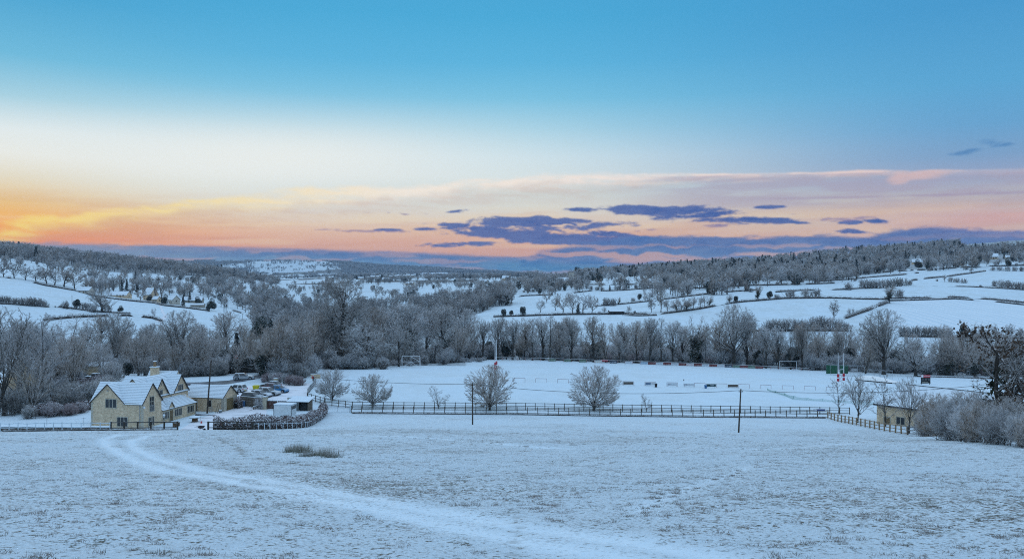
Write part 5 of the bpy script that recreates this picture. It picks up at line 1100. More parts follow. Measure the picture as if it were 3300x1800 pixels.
def lowr(p, q, k): return Vector(p) + (Vector(p) - Vector(q)) * k          # carry the slope on past the wall as an eave
def gable_roof_x(parent, x0, x1, y0, yr, y1, ev, rg, **kw):                # ridge along x
    k = ov / (yr - y0)
    slope(parent, lowr((x0, y0, ev), (x0, yr, rg), k), lowr((x1, y0, ev), (x1, yr, rg), k), (x1, yr, rg), (x0, yr, rg), **kw)
    slope(parent, lowr((x0, y1, ev), (x0, yr, rg), k), lowr((x1, y1, ev), (x1, yr, rg), k), (x1, yr, rg), (x0, yr, rg), **kw)
def gable_roof_y(parent, y0, y1, x0, xr, x1, ev, rg, **kw):
    k = ov / (xr - x0)
    slope(parent, lowr((x0, y0, ev), (xr, y0, rg), k), lowr((x0, y1, ev), (xr, y1, rg), k), (xr, y1, rg), (xr, y0, rg), **kw)
    slope(parent, lowr((x1, y0, ev), (xr, y0, rg), k), lowr((x1, y1, ev), (xr, y1, rg), k), (xr, y1, rg), (xr, y0, rg), **kw)
up = .10
_k = ov / 2.4; _e = EV + up; _r = RG + up                         # front block: the cross gable cuts its front slope in two
slope(house, (-3.2, -.22, _e - _k * (_r - _e)), (.16, -.22, _e - _k * (_r - _e)), (.16, 2.4, _r), (-6.2, 2.4, _r))
slope(house, (-9.38, .0, _e), (-9.2, .0, _e), (-6.2, 2.4, _r), (-9.38, 2.4, _r))
slope(house, (-9.38, 5.02, _e - _k * (_r - _e)), (.16, 5.02, _e - _k * (_r - _e)), (.16, 2.4, _r), (-9.38, 2.4, _r))
gable_roof_y(house, -.16, 2.4, -9.2, -6.2, -3.2, EV + up, RG + up)
gable_roof_y(house, 4.6, 15.4, -8.4, -5.2, -2.0, EV2 + up, RG2 + up)
gable_roof_x(house, -5.2, -1.84, 5.7, 7.6, 9.5, EV2 + up, 7.15 + up)
gable_roof_x(house, -5.2, -1.84, 11.0, 13.1, 15.2, EV2 + up, 7.2 + up)
gable_roof_x(house, -10.55, -5.2, 8.2, 10.1, 12.0, EV2 + up, 7.1 + up)
gable_roof_x(house, -9.55, -3.9, 13.0, 15.2, 17.4, EV2 + up, 7.5 + up)
slope(house, (.2, 4.9, 2.32), (.2, 14.7, 2.32), (-2, 13.0, 3.82), (-2, 4.9, 3.82))
slope(house, (.2, 14.72, 2.32), (-2, 14.72, 2.32), (-2, 13.0, 3.82), (-2, 13.0, 3.82))
slope(house, (.16, 6.45, 2.3), (-1.5, 6.45, 2.3), (-1.5, 7.4, 3.55), (.16, 7.4, 3.55)); slope(house, (.16, 8.35, 2.3), (-1.5, 8.35, 2.3), (-1.5, 7.4, 3.55), (.16, 7.4, 3.55))
def verge(parent, a, b, c, out, m=GABLE_DARK, t=.16):
    for p, q in ((a, b), (c, b)): MB().bar(Vector(p) + Vector(out), Vector(q) + Vector(out), .05, t, up=out).build('verge', m, parent)
verge(house, (0, -.22, EV - .15), (0, 2.4, RG + .02), (0, 5.0, EV - .15), (.18, 0, 0)); verge(house, (-9.4, 0, EV - .15), (-6.2, 0, RG + .02), (-3.0, 0, EV - .15), (0, -.18, 0))
verge(house, (-2, 5.5, EV2 - .15), (-2, 7.6, 7.17), (-2, 9.7, EV2 - .15), (.18, 0, 0)); verge(house, (-2, 10.8, EV2 - .15), (-2, 13.1, 7.22), (-2, 15.4, EV2 - .15), (.18, 0, 0))
window(house, (-5.6, 0, 0), (1, 0, 0), 1.9, 3.45, 4.75, 3); window(house, (-3.55, 0, 0), (1, 0, 0), 1.8, .55, 1.95, 3)
window(house, (0, 2.15, 0), (0, 1, 0), 1.3, .45, 1.75, 4); fw = window(house, (0, 2.3, 0), (0, 1, 0), 1.0, 2.75, 5.0, 2, trans=2)
for x, w0, w1 in ((5.95, 1.5, .5), (9.35, 1.9, .8), (12.9, 1.8, .8)): window(house, (0, x, 0), (0, 1, 0), w0, .85, 1.95, 4)
window(house, (-2, 7.3, 0), (0, 1, 0), 1.3, 4.1, 5.3, 3); window(house, (-2, 13.0, 0), (0, 1, 0), 1.4, 4.2, 5.5, 3)
door(house, (0.02, 7.4, 0), (0, 1, 0), .95, 2.05)
b = MB()                                                         # iron rail across the tall gable window
for k in range(9): b.bar((.14, 1.75 + k * .14, 2.7), (.14, 1.75 + k * .14, 3.65), .02)
b.bar((.14, 1.7, 3.66), (.14, 2.92, 3.66), .035).bar((.14, 1.7, 2.72), (.14, 2.92, 2.72), .03).bar((0, 1.72, 3.64), (.14, 1.72, 3.64), .03).bar((0, 2.9, 3.64), (.14, 2.9, 3.64), .03)
b.build('balcony_rail', METAL, house)
for x, y in ((-9.2, 0), (0, 0)):                                  # dressed corner stones
    for k in range(14):
        s = .42 if k % 2 else .26; z = -.2 + k * .31
        MB().box(x - (s if x == 0 else -.0) - (.015 if x else 0), x + (s if x else .0) + (.015 if not x else 0), y - .015, y + .26, z, z + .295).build('quoin', QUOIN, house)
MB().tube([(-3.0, -.08, EV + .05), (-.6, -.08, EV - .02), (-.45, -.08, 3.7), (-.45, -.08, 0)], .05, 6).build('drain_pipe', PIPE, house)
MB().tube([(-1.9, 10.3, EV2), (-1.9, 10.3, 3.7)], .05, 6).build('drain_pipe', PIPE, house); MB().tube([(.06, 14.3, 2.3), (.06, 14.3, 0)], .05, 6).build('drain_pipe', PIPE, house)
ch = MB().box(-8.3, -7.2, 13.6, 14.6, 4, 8.3).build('chimney', STONE, house); MB().box(-8.42, -7.08, 13.48, 14.72, 8.3, 8.42).build('snow_cap', mat('snow_heap', SNOW), ch, bevel=.03)
MB().tube([(-7.75, 14.1, 8.42), (-7.75, 14.1, 9.3)], [.26, .20], 10).build('chimney_pot', TERRA, ch); MB().tube([(-7.75, 14.1, 9.3), (-7.75, 14.1, 9.42)], [.30, .30], 10).build('pot_cap', mat('snow_heap', SNOW), ch)
for p, u in (((-6.2, -.02, 6.1), (1, 0, 0)), ((-1.98, 7.6, 6.2), (0, 1, 0))): MB().box(p[0] - .15, p[0] + .15, p[1] - .06, p[1] + .12, p[2] - .1, p[2] + .1).build('security_lamp', PIPE, house)
MB().box(.02, .22, .12, .40, 3.45, 3.75).build('alarm_box', mat('white_plastic', (.75, .77, .8), .4, .05), house)
sk = MB().add([(-2.55, 9.75, 4.98), (-2.55, 10.45, 4.98), (-3.35, 10.45, 5.75), (-3.35, 9.75, 5.75)], [(0, 1, 2, 3)]).build('skylight', GLASS, house)
# ---- garage
GC = at(718, 143.3)
garage = empty('garage', (GC.x, GC.y, CAMZ - 23.5), RAD(-11.3), 'long stone garage with snowy roof beside the telegraph pole', 'garage')
MB().prism([(-7.6, 0, -.6), (-7.6, 4.8, -.6), (-7.6, 4.8, 2.55), (-7.6, 2.4, 4.35), (-7.6, 0, 2.55)], (7.6, 0, 0)).build('wall', STONE, garage)
gable_roof_x(garage, -7.8, .18, 0, 2.4, 4.8, 2.62, 4.45); verge(garage, (0, -.2, 2.45), (0, 2.4, 4.38), (0, 5.0, 2.45), (.2, 0, 0))
door(garage, (-5.5, 0, 0), (1, 0, 0), .95, 2.05); window(garage, (-2.55, 0, 0), (1, 0, 0), .6, .85, 2.0, 1)
door(garage, (0, 2.3, 0), (0, 1, 0), 2.3, 2.15, mat('old_oak_boards', (.20, .145, .07), .8, .3, 4), 8)
for k in range(8): MB().box(-.30 if k % 2 else -.20, .012, -.012, .25 if k % 2 else .36, k * .31, k * .31 + .295).build('quoin', QUOIN, garage)
MB().box(.0, .012, .05, 1.1, 0, 2.45).box(.0, .012, 3.5, 4.75, 0, 2.45).build('door_pier', QUOIN, garage)
MB().tube([(-.15, -.07, 2.4), (-.15, -.07, 0)], .045, 6).build('drain_pipe', PIPE, garage)
# ---- plain houses, near and far
def cottage(name, label, px, Z, L, D, ev, rg, rz, m=STONE, win=3, chim=(), zoff=0.0, cat='house', group=None, storey=1, simple=False, loc=None, doors=True, roofm=None):
    p = loc or at(px, Z); h = empty(name, (p.x, p.y, p.z + zoff), rz, label, cat, group)
    MB().prism([(-L / 2, -D / 2, -1.5), (-L / 2, D / 2, -1.5), (-L / 2, D / 2, ev), (-L / 2, 0, rg), (-L / 2, -D / 2, ev)], (L, 0, 0)).build('wall', m, h)
    if simple:
        for s in (-1, 1):
            MB().prism([(-L / 2 - .3, s * (D / 2 + .3), ev - .15), (L / 2 + .3, s * (D / 2 + .3), ev - .15), (L / 2 + .3, 0, rg + .12), (-L / 2 - .3, 0, rg + .12)], (0, 0, .22)).build('roof', roofm or SNOWROOF, h)
    else: gable_roof_x(h, -L / 2 - .2, L / 2 + .2, -D / 2, 0, D / 2, ev + .1, rg + .12, course=.45, m=roofm or SNOWROOF)
    for k in range(win):
        x = -L / 2 + L * (k + .5) / win
        for s in range(storey): window(h, (x, -D / 2, 0), (1, 0, 0), min(1.4, L / win * .45), .9 + s * 2.5, 2.1 + s * 2.5, 2)
    if win: window(h, (L / 2, 0, 0), (0, 1, 0), 1.0, ev - 1.4, ev - .2, 2)
    if doors and win: door(h, (L * .08 if win % 2 == 0 else L / win * .5 + .1, -D / 2, 0), (1, 0, 0), .95, 2.0, boards=2)
    for cx in chim:
        c = MB().box(cx - .4, cx + .4, -.35, .35, rg - .8, rg + 1.1).build('chimney', m, h); MB().box(cx - .46, cx + .46, -.41, .41, rg + 1.1, rg + 1.2).build('snow_cap', mat('snow_heap', SNOW), c)
    return h
cottage('cottage', 'old stone cottage with steep snowy roof behind the garden trees', 55, 160, 9, 6.0, 3.6, 8.2, RAD(-52), chim=(3.8,), win=2)
cottage('cottage', 'low stone cottage with pale windows behind the dark oak', 186, 206, 11, 5, 2.6, 4.4, RAD(8), win=4, chim=(-4,))
cottage('stone_outbuilding', 'small flat-topped stone outbuilding behind the snow-covered cars', 312, 218, 6, 4, 2.6, 3.4, RAD(10), win=0, cat='outbuilding')
PALE = mat('pale_render', (.55, .50, .42), .85, .15, 2); GREYST = mat('grey_stone', (.36, .32, .26), .9, .25, 2); TIMBER = mat('black_timber', (.03, .032, .034), .85, .3, 2)
def far_house(name, label, px, foot, wpx, ridge_px, rz=0.0, m=None, zmin=345, **kw):
    p = G(px, foot, zmin); s = p.y / FPX; L = wpx * s; rg = ridge_px * s
    return cottage(name, label, px, p.y, L, kw.pop('D', min(L * .6, 8)), rg * kw.pop('evf', .55), rg, rz, m or STONE, loc=p, simple=True, **kw)
far_house('barn', 'small snow-roofed barn above the sunset-side lane', 276, 945, 46, 20, RAD(-12), PALE, win=2, cat='barn', evf=.45)
far_house('long_barn', 'long low barn with snow-covered roof beside two dark conifers', 386, 957, 62, 18, RAD(-4), STONE, win=3, cat='barn', evf=.35)
far_house('farmhouse', 'gabled stone farmhouse with snowy roof behind the poplars', 486, 968, 46, 40, RAD(-38), STONE, win=2, chim=(2,), evf=.45)
far_house('farm_cottage', 'small stone cottage beside the two tall poplars', 505, 975, 26, 20, RAD(-30), STONE, win=2)
far_house('gabled_house', 'pale stone house with twin gables at the drive end', 562, 980, 40, 28, RAD(-50), PALE, win=2, evf=.5)
far_house('bungalow', 'low snow-roofed house between the dark evergreens', 622, 975, 60, 18, RAD(8), GREYST, win=3, evf=.4)
far_house('low_shed', 'low flat shed below the dark evergreens on the far slope', 638, 990, 40, 12, RAD(5), GREYST, win=0, cat='shed', evf=.7)
far_house('black_barn', 'open black timber barn with snow roof in the field below the church', 1986, 1012, 46, 12, RAD(4), TIMBER, win=0, cat='barn', evf=.8)
far_house('hill_farm', 'long farm building with snowy roof under the hillside wood', 2110, 916, 84, 17, RAD(-6), PALE, zmin=480, win=3, cat='barn', evf=.35)
far_house('hill_farm_shed', 'low shed beside the long hillside farm building', 2022, 918, 30, 10, RAD(-3), GREYST, zmin=480, win=0, cat='shed', evf=.5)
far_house('hillside_house', 'warm stone house with snowy roof among the trees below the hillside wood', 2955, 851, 30, 16, RAD(-22), STONE, zmin=480, win=2, evf=.4)
far_house('hillside_house', 'double-gabled house near the top of the hillside', 3192, 835, 40, 18, RAD(-20), STONE, zmin=480, win=3, evf=.4)
far_house('hillside_house', 'low pale house beside the double-gabled hillside house', 3252, 834, 24, 10, RAD(-10), PALE, zmin=480, win=2, evf=.4)
for _i, (px, py, wp, hp, lb) in enumerate([(1560, 918, 26, 18, 'white-roofed house on the valley side beneath the church wood'), (1572, 930, 20, 14, 'small house on the valley side just below the white-roofed one'), (1630, 906, 22, 18, 'gabled house among dark trees close to the church'),
        (1428, 948, 24, 16, 'stone house half hidden in the valley wood'), (1245, 908, 26, 14, 'white house at the foot of the village ridge'), (1320, 918, 30, 10, 'row cottage on the valley side below the village'), (1700, 898, 20, 9, 'small snowy roof beside the church trees'),
        (1220, 904, 20, 10, 'grey house beside the white house at the ridge foot'), (1160, 900, 22, 8, 'farm roof beside the valley fields'), (1370, 908, 18, 9, 'lone cottage below the village ridge field')]):
    far_house('valley_house', lb, px, py, wp, hp, RAD(_i * 37 % 60 - 30), [PALE, GREYST, STONE][_i % 3], zmin=600, win=2, group='houses in the valley')
# church on its knoll
cp = G(1816, 921, 480); s = cp.y / FPX
church = empty('church', cp, RAD(-25), 'stone church with square tower and snowy nave roof on the valley side', 'church')
MB().prism([(-7, -4, -1.5), (-7, 4, -1.5), (-7, 4, 5.0), (-7, 0, 8.6), (-7, -4, 5.0)], (14, 0, 0)).build('nave_wall', PALE, church)
for sg in (-1, 1): MB().prism([(-7.3, sg * 4.4, 4.7), (7.3, sg * 4.4, 4.7), (7.3, 0, 8.75), (-7.3, 0, 8.75)], (0, 0, .25)).build('roof', SNOWROOF, church)
tw = MB().box(7.0, 11.0, -2, 2, -1.5, 13.2).build('tower', PALE, church)
for x in (7.2, 8.8, 10.4):
    for y in (-1.8, 1.4): MB().box(x, x + .55, y, y + .4, 13.2, 13.9).build('battlement', PALE, tw)
window(church, (9, -2, 0), (1, 0, 0), .9, 9.8, 11.6, 2)
for k in range(4): window(church, (-5 + k * 3.2, -4, 0), (1, 0, 0), .9, 1.6, 4.0, 1)
# village houses in rows on the ridge, each a plain far-off house
_vh = cottage('village_house', 'x', 1300, 2100, 11, 7.5, 4.6, 8.2, 0, PALE, win=2, simple=True, doors=False, roofm=SNOWROOF)
rv = random.Random(9); _n = 0
for row, (x0, x1, y0, y1, n) in enumerate([(1195, 1440, 896, 887, 17), (1330, 1450, 890, 885, 8), (1460, 1560, 893, 893, 8), (880, 1010, 886, 880, 8)]):
    for k in range(n):
        f = (k + .5) / n; px = x0 + (x1 - x0) * f + rv.uniform(-3, 3); p = G(px, y0 + (y1 - y0) * f + rv.uniform(-1.2, 1.2), 1500)
        h = _vh if _n == 0 else copy_tree(_vh); _n += 1; h.location = p; h.rotation_euler = (0, 0, RAD(rv.uniform(-28, 28))); q = p.y / 2100 * (.9 if row < 3 else 1.1); h.scale = (q * rv.uniform(.9, 1.4), q, q * rv.uniform(.8, 1.05))
        rowname = ['lower village terrace', 'upper village terrace', 'terrace towards the church', 'hamlet on the far hill'][row]
        tag(h, '%s snowy-roofed house from the sunset side, %s' % (ORD[k], rowname), 'house', 'village houses')
# ---- the clubhouse, its snowy roof towards us
club = empty('clubhouse', (72.0, 129.5, CAMZ - 24.0), RAD(-53), 'low clubhouse with wide snowy roof behind the frosted bushes', 'clubhouse')
MB().prism([(-8.5, -10, -2), (-8.5, 10, -2), (-8.5, 10, 3.9), (-8.5, 0, 6.0), (-8.5, -10, 3.9)], (14, 0, 0)).build('wall', STONE, club)
gable_roof_x(club, -8.9, 6, -10, 0, 10, 4.0, 6.15, course=.5, m=mat('snow_on_metal_roof', (.42, .44, .46), .8, .15, 2, (-.1, .55), nscale=1.2), lift=.03)
MB().bar((-8.9, -10.35, 3.85), (6, -10.35, 3.85), .14, .22).build('gutter', GABLE_DARK, club); MB().bar((-8.9, .1, 6.26), (6, .1, 6.26), .25, .10).build('ridge', GABLE_DARK, club)
window(club, (-4.6, -10, 0), (1, 0, 0), 1.3, 1.2, 2.3, 2); door(club, (-6.8, -10, 0), (1, 0, 0), 1.0, 2.05, boards=3); window(club, (-1, -10, 0), (1, 0, 0), 1.3, 1.2, 2.3, 2)

# ================================================================== vehicles
TYRE = mat('tyre_rubber', (.02, .02, .02), .8, .2, 8); RIM = mat('alloy_rim', (.45, .46, .48), .35, .1, 8, metal=.8)
CARGLASS = mat('car_glass', (.02, .03, .035), .08, .2, 3, (.86, .98), spec=.7, amount=.8); LAMP_RED = mat('tail_lamp', (.45, .02, .02), .3, .1, 4, spec=.5); LAMP_WHITE = mat('head_lamp', (.65, .68, .7), .2, .1, 4, spec=.6)
DARKTRIM = mat('dark_trim', (.03, .03, .032), .6, .1, 4); PLATE = mat('number_plate', (.75, .62, .12), .5, .05, 4)
def paint(name, c, snow=.85): return mat('paint_' + name, c, .28, .06, 2, (.72, .93), spec=.5, amount=snow, nscale=5, namp=.5)
def car(label, loc, heading, body, L=4.2, Wd=1.75, H=1.5, kind='hatch', zbase=None, buried=False):
    """Car seen as body, glass, wheels and lamps. x forward."""
    root = empty('parked_car', loc, heading, label, 'car', 'parked cars'); hl = L / 2; wb = L * .31; r = .32 if kind != 'suv' else .36; g = .17 if kind != 'suv' else .22
    bl = H * .60                                                       # belt line
    if kind == 'suv': prof = [(-hl, g + .15), (-hl, bl * .93), (-hl + .10, bl), (hl * .30, bl), (hl * .90, bl * .84), (hl, bl * .62), (hl, g + .12), (hl - .15, g), (-hl + .15, g)]
    elif kind == 'mini': prof = [(-hl, g + .15), (-hl, bl * .80), (-hl + .18, bl), (hl * .28, bl), (hl * .72, bl * .90), (hl * .95, bl * .70), (hl, bl * .45), (hl - .08, g), (-hl + .1, g)]
    else: prof = [(-hl, g + .18), (-hl, bl * .86), (-hl + .16, bl), (hl * .28, bl), (hl * .86, bl * .82), (hl, bl * .60), (hl, g + .14), (hl - .15, g), (-hl + .18, g)]
    V, F, n = [], [], len(prof)
    for y, k in ((-Wd / 2 + .10, .985), (-Wd / 2, .95), (Wd / 2, .95), (Wd / 2 - .10, .985)):
        V += [(x * (1.0 if abs(y) < Wd / 2 - .05 else .985), y, z if abs(y) < Wd / 2 - .05 else g + .06 + (z - g) * .93) for x, z in prof]
    for s in range(3): F += [(s * n + i, s * n + (i + 1) % n, (s + 1) * n + (i + 1) % n, (s + 1) * n + i) for i in range(n)]
    F += [tuple(range(n - 1, -1, -1)), tuple(range(3 * n, 4 * n))]
    b = MB(); b.add(V, F)
    # cabin: belt to roof, narrower at the top
    x0, x1, t0, t1 = {'hatch': (-hl + .12, hl * .38, -hl + .55, hl * .02), 'suv': (-hl + .08, hl * .36, -hl + .42, hl * .02), 'mini': (-hl + .12, hl * .42, -hl + .52, hl * .06), 'estate': (-hl + .06, hl * .36, -hl + .34, hl * .04)}[kind]
    wb0, wt = Wd / 2 - .05, Wd / 2 - .25
    cab = [(x0, -wb0, bl - .03), (x1, -wb0, bl - .03), (x1, wb0, bl - .03), (x0, wb0, bl - .03), (t0, -wt, H - .05), (t1, -wt, H - .05), (t1, wt, H - .05), (t0, wt, H - .05), (t0 + .25, -wt + .12, H), (t1 - .2, -wt + .12, H), (t1 - .2, wt - .12, H), (t0 + .25, wt - .12, H)]
    b.add(cab, [(0, 1, 5, 4), (1, 2, 6, 5), (2, 3, 7, 6), (3, 0, 4, 7), (4, 5, 9, 8), (5, 6, 10, 9), (6, 7, 11, 10), (7, 4, 8, 11), (8, 9, 10, 11)])
    bo = b.build('body', body, root, bevel=.035)
    def quad(p, q, r_, s, inset, off, nm, m=CARGLASS):
        P = [Vector(c) for c in (p, q, r_, s)]; c = sum(P, Vector()) / 4; nn = (P[1] - P[0]).cross(P[3] - P[0]).normalized()
        if nn.dot(c - Vector((0, 0, .6))) < 0: nn = -nn
        P = [v.lerp(c, inset) + nn * off for v in P]; return MB().add(P, [(0, 1, 2, 3)]).build(nm, m, root)
    C = [Vector(c) for c in cab]
    for i, j, k, l in ((0, 1, 5, 4), (3, 2, 6, 7)):
        for f0, f1 in ((.03, .40), (.44, .97)): quad(C[i].lerp(C[j], f0), C[i].lerp(C[j], f1), C[l].lerp(C[k], f1), C[l].lerp(C[k], f0), .10, .02, 'side_window')
    quad(C[1], C[2], C[6], C[5], .10, .02, 'windscreen'); quad(C[3], C[0], C[4], C[7], .12, .02, 'rear_window')
    wm = None
    for sx in (-1, 1):
        for sy in (-1, 1):
            w = new_obj('wheel', None, root); w.location = (sx * wb, sy * (Wd / 2 - .09), r)
            if wm is None:
                a = MB().tube([(0, -.10, 0), (0, .10, 0)], r, 18); t = a.build('tyre', TYRE, w); wm = t.data
                e = MB().tube([(0, -.115, 0), (0, .115, 0)], r * .62, 12).build('rim', RIM, w); rm = e.data
                arch = MB().tube([(0, -.07, 0), (0, .095, 0)], r * 1.16, 18).build('wheel_arch', DARKTRIM, w).data
            else:
                new_obj('tyre', wm, w); new_obj('rim', rm, w); new_obj('wheel_arch', arch, w)
    for sy in (-1, 1):
        MB().box(-hl - .012, -hl + .10, sy * (Wd / 2 - .12) - .10, sy * (Wd / 2 - .12) + .10, bl * .62, bl * .86).build('tail_light', LAMP_RED, root)
        MB().box(hl - .26, hl - .03, sy * (Wd / 2 - .22) - .13, sy * (Wd / 2 - .22) + .13, bl * .50, bl * .66).build('headlight', LAMP_WHITE, root, bevel=.03)
        MB().box(hl * .26, hl * .26 + .16, sy * (Wd / 2 + .06) - .09, sy * (Wd / 2 + .06) + .09, bl + .02, bl + .16).build('wing_mirror', body, root, bevel=.02)
    MB().box(-hl - .015, -hl + .02, -.26, .26, bl * .45, bl * .57).build('number_plate', PLATE, root)
    MB().box(-hl + .02, hl - .02, -Wd / 2 + .06, Wd / 2 - .06, g - .04, g + .05).build('underbody', DARKTRIM, root)
    return root
def carp(px, py, zmin=140): p = G(px, py, zmin); return p
car('white sport utility car half behind the garage roof', carp(760, 1262), RAD(166), paint('white', (.62, .64, .66), .9), 4.4, 1.82, 1.62, 'suv')
car('bright blue small hatchback with snowy bonnet beside the silver car', carp(901, 1264), RAD(-14), paint('blue', (.045, .23, .46), .35), 3.6, 1.64, 1.48, 'mini')
car('silver estate car parked between the blue car and the dark-roofed car', carp(867, 1273), RAD(-14), paint('silver', (.50, .52, .54), .7), 4.5, 1.8, 1.62, 'suv')
car('pale car with dark roof and frosted windscreen behind the board fence', carp(840, 1279), RAD(-14), paint('frost_white', (.48, .50, .53), .75), 4.3, 1.76, 1.45, 'hatch')
car('dark car with only its roof showing over the board fence', carp(815, 1286), RAD(-14), paint('black', (.03, .032, .036), .55), 4.4, 1.78, 1.42, 'estate')
car('dark red car hidden behind the blue hatchback', carp(880, 1256), RAD(-14), paint('maroon', (.16, .02, .028), .5), 4.0, 1.72, 1.45, 'hatch')
car('grey car with snow-covered roof at the back of the car park', carp(872, 1249), RAD(168), paint('grey', (.16, .18, .19), .95), 4.2, 1.75, 1.5, 'hatch')
SNOWCAR = mat('paint_under_snow', (.20, .21, .23), .6, .1, 2, (.15, .6), amount=1.0)
car('car wholly covered in snow beside the round clipped bushes', at(292, 190), RAD(10), SNOWCAR, 4.3, 1.78, 1.5, 'hatch')
car('second snow-covered car farther back beside the round clipped bushes', at(322, 200), RAD(20), SNOWCAR, 4.4, 1.8, 1.6, 'suv')
rc = car('white estate car with red tail lights on the wet road', at(786, 186.5), RAD(14), paint('road_white', (.50, .52, .54), .8), 4.6, 1.8, 1.5, 'estate'); rc['group'] = 'cars on the road'
# round clipped bushes by the snow-covered cars
def topiary(px, Z, d, label):
    T = TREES.setdefault('topiary', {})
    if 'crown' not in T:
        rng = np.random.default_rng(8); v = nrm(rng.normal(size=(1500, 3))); C = v * (.46 + .05 * rng.random((1500, 1))) + np.array([0, 0, .48])
        T['crown'] = mesh_np('topiary', *leaf_cards(rng, C, .05), twig_mat('clipped_leaves', (.03, .045, .03), .75, .1, .8)); V0, F0 = tubes(*stretch(rng, np.array([[0, 0, -.1]]), np.array([[0, 0, 1.]]), np.array([.5]), np.array([.03]), 3, .02, 0, .5)[:2], 6); T['trunk'] = mesh_np('topiary_trunk', V0, F0, BARK)
    e = empty('topiary_bush', at(px, Z), 0, label, 'bush', 'round clipped bushes', d); new_obj('trunk', T['trunk'], e); new_obj('crown', T['crown'], e)
topiary(254, 187, 1.9, 'round clipped bush with snow cap nearer the dark oak trunk'); topiary(277, 191, 1.9, 'round clipped bush with snow cap nearer the snow-covered cars')

# ================================================================== the yard
PLANK = mat('weathered_planks', (.165, .135, .105), .85, .3, 5, (.75, .95)); BROWNPLANK = mat('stained_planks', (.085, .035, .022), .8, .35, 5, (.75, .95)); CREAM = mat('pier_stone', (.50, .44, .33), .85, .2, 3, (.7, .95))
SNOWM = mat('snow_heap', SNOW)
def board_panel(root, a, b, h, m, n, t=.03, z0=0.0):
    """Vertical boards side by side between two points, each its own piece."""
    a, b = Vector(a), Vector(b)
    for k in range(n):
        p, q = a.lerp(b, (k + .06) / n), a.lerp(b, (k + .94) / n); c = (p + q) / 2; d = q - p
        o = MB().box(-d.length / 2, d.length / 2, -t / 2, t / 2, z0, h).build('board', m, root); o.location = (c.x, c.y, 0); o.rotation_euler = (0, 0, math.atan2(d.y, d.x))
def local(root, p): return Vector((p[0] - root.location.x, p[1] - root.location.y, 0))
A, B = at(776, 149.5), at(847, 147.5)
bf = empty('board_fence', A, 0, 'weathered close-boarded fence in front of the parked cars', 'fence'); board_panel(bf, (0, 0), local(bf, B), 1.75, PLANK, 26)
for k in range(5):
    c = Vector((0, 0, 0)).lerp(local(bf, B), k / 4); MB().box(c.x - .06, c.x + .06, c.y - .12, c.y - .02, -.2, 1.8).build('post', PLANK, bf)
for z in (.45, .95, 1.45): MB().bar((0, -.05, z), local(bf, B) + Vector((0, -.05, z)), .05, .09).build('rail', PLANK, bf)
MB().bar((0, 0, 1.82), local(bf, B) + Vector((0, 0, 1.82)), .12, .07).build('snow_cap', SNOWM, bf)
def pier(px, Z, h, label, w=.62):
    p = at(px, Z); r = empty('gate_pier', p, RAD(-11), label, 'pier'); MB().box(-w / 2, w / 2, -w / 2, w / 2, -.3, h).build('shaft', CREAM, r); MB().box(-w / 2 - .06, w / 2 + .06, -w / 2 - .06, w / 2 + .06, h, h + .10).build('capstone', CREAM, r, bevel=.02); MB().box(-w / 2 - .02, w / 2 + .02, -w / 2 - .02, w / 2 + .02, h + .10, h + .20).build('snow_cap', SNOWM, r, bevel=.05)
pier(855, 145.5, 2.15, 'tall cream gate pier between small gate and brown gates', .72); pier(934, 145, 2.0, 'cream gate pier against the corrugated shed', .62)
pier(889, 176.5, 1.3, 'short snow-capped stone pier behind the parked cars', .8)
A, B = at(860, 145.4), at(929, 144.8); bg = empty('timber_gates', A, 0, 'pair of dark brown boarded gates between two cream piers', 'gate'); Bl = local(bg, B)
for f0, f1 in ((.01, .49), (.51, .99)):
    a, b = Vector().lerp(Bl, f0), Vector().lerp(Bl, f1); lf = new_obj('gate_leaf', None, bg)
    board_panel(lf, a, b, 1.55, BROWNPLANK, 12, z0=.12)
    for z in (.3, .85, 1.4): MB().bar(a + Vector((0, -.04, z)), b + Vector((0, -.04, z)), .04, .10).build('rail', BROWNPLANK, lf)
    MB().bar(a + Vector((0, 0, 1.60)), b + Vector((0, 0, 1.60)), .08, .05).build('snow_cap', SNOWM, lf)
A, B = at(834, 146), at(847, 145.7); sg = empty('garden_gate', A, 0, 'small grey picket gate under snowy climber beside the cream pier', 'gate'); board_panel(sg, (0, 0), local(sg, B), 1.15, PLANK, 6); MB().bar((0, -.04, .2), local(sg, B) + Vector((0, -.04, 1.0)), .04, .08).build('brace', WOOD_WHITE, sg)
for z in (.2, 1.0): MB().bar((0, -.04, z), local(sg, B) + Vector((0, -.04, z)), .04, .08).build('rail', WOOD_WHITE, sg)
plant('bramble', at(845, 146.6), 2.3, 'climber', 'snowy climbing plant over the small picket gate', 'plant')
for k, (px, Z) in enumerate(((817.5, 145.2), (822.5, 145.8), (828, 146.2))):
    r = empty('bollard', at(px, Z), 0, 'small snow-topped wooden bollard, %s from the garage' % ORD[k], 'bollard', 'bollards in the yard'); MB().tube([(0, 0, -.1), (0, 0, .55)], .10, 8).build('post', PLANK, r); MB().tube([(0, 0, .55), (0, 0, .66)], [.15, .10], 8).build('snow_cap', SNOWM, r)
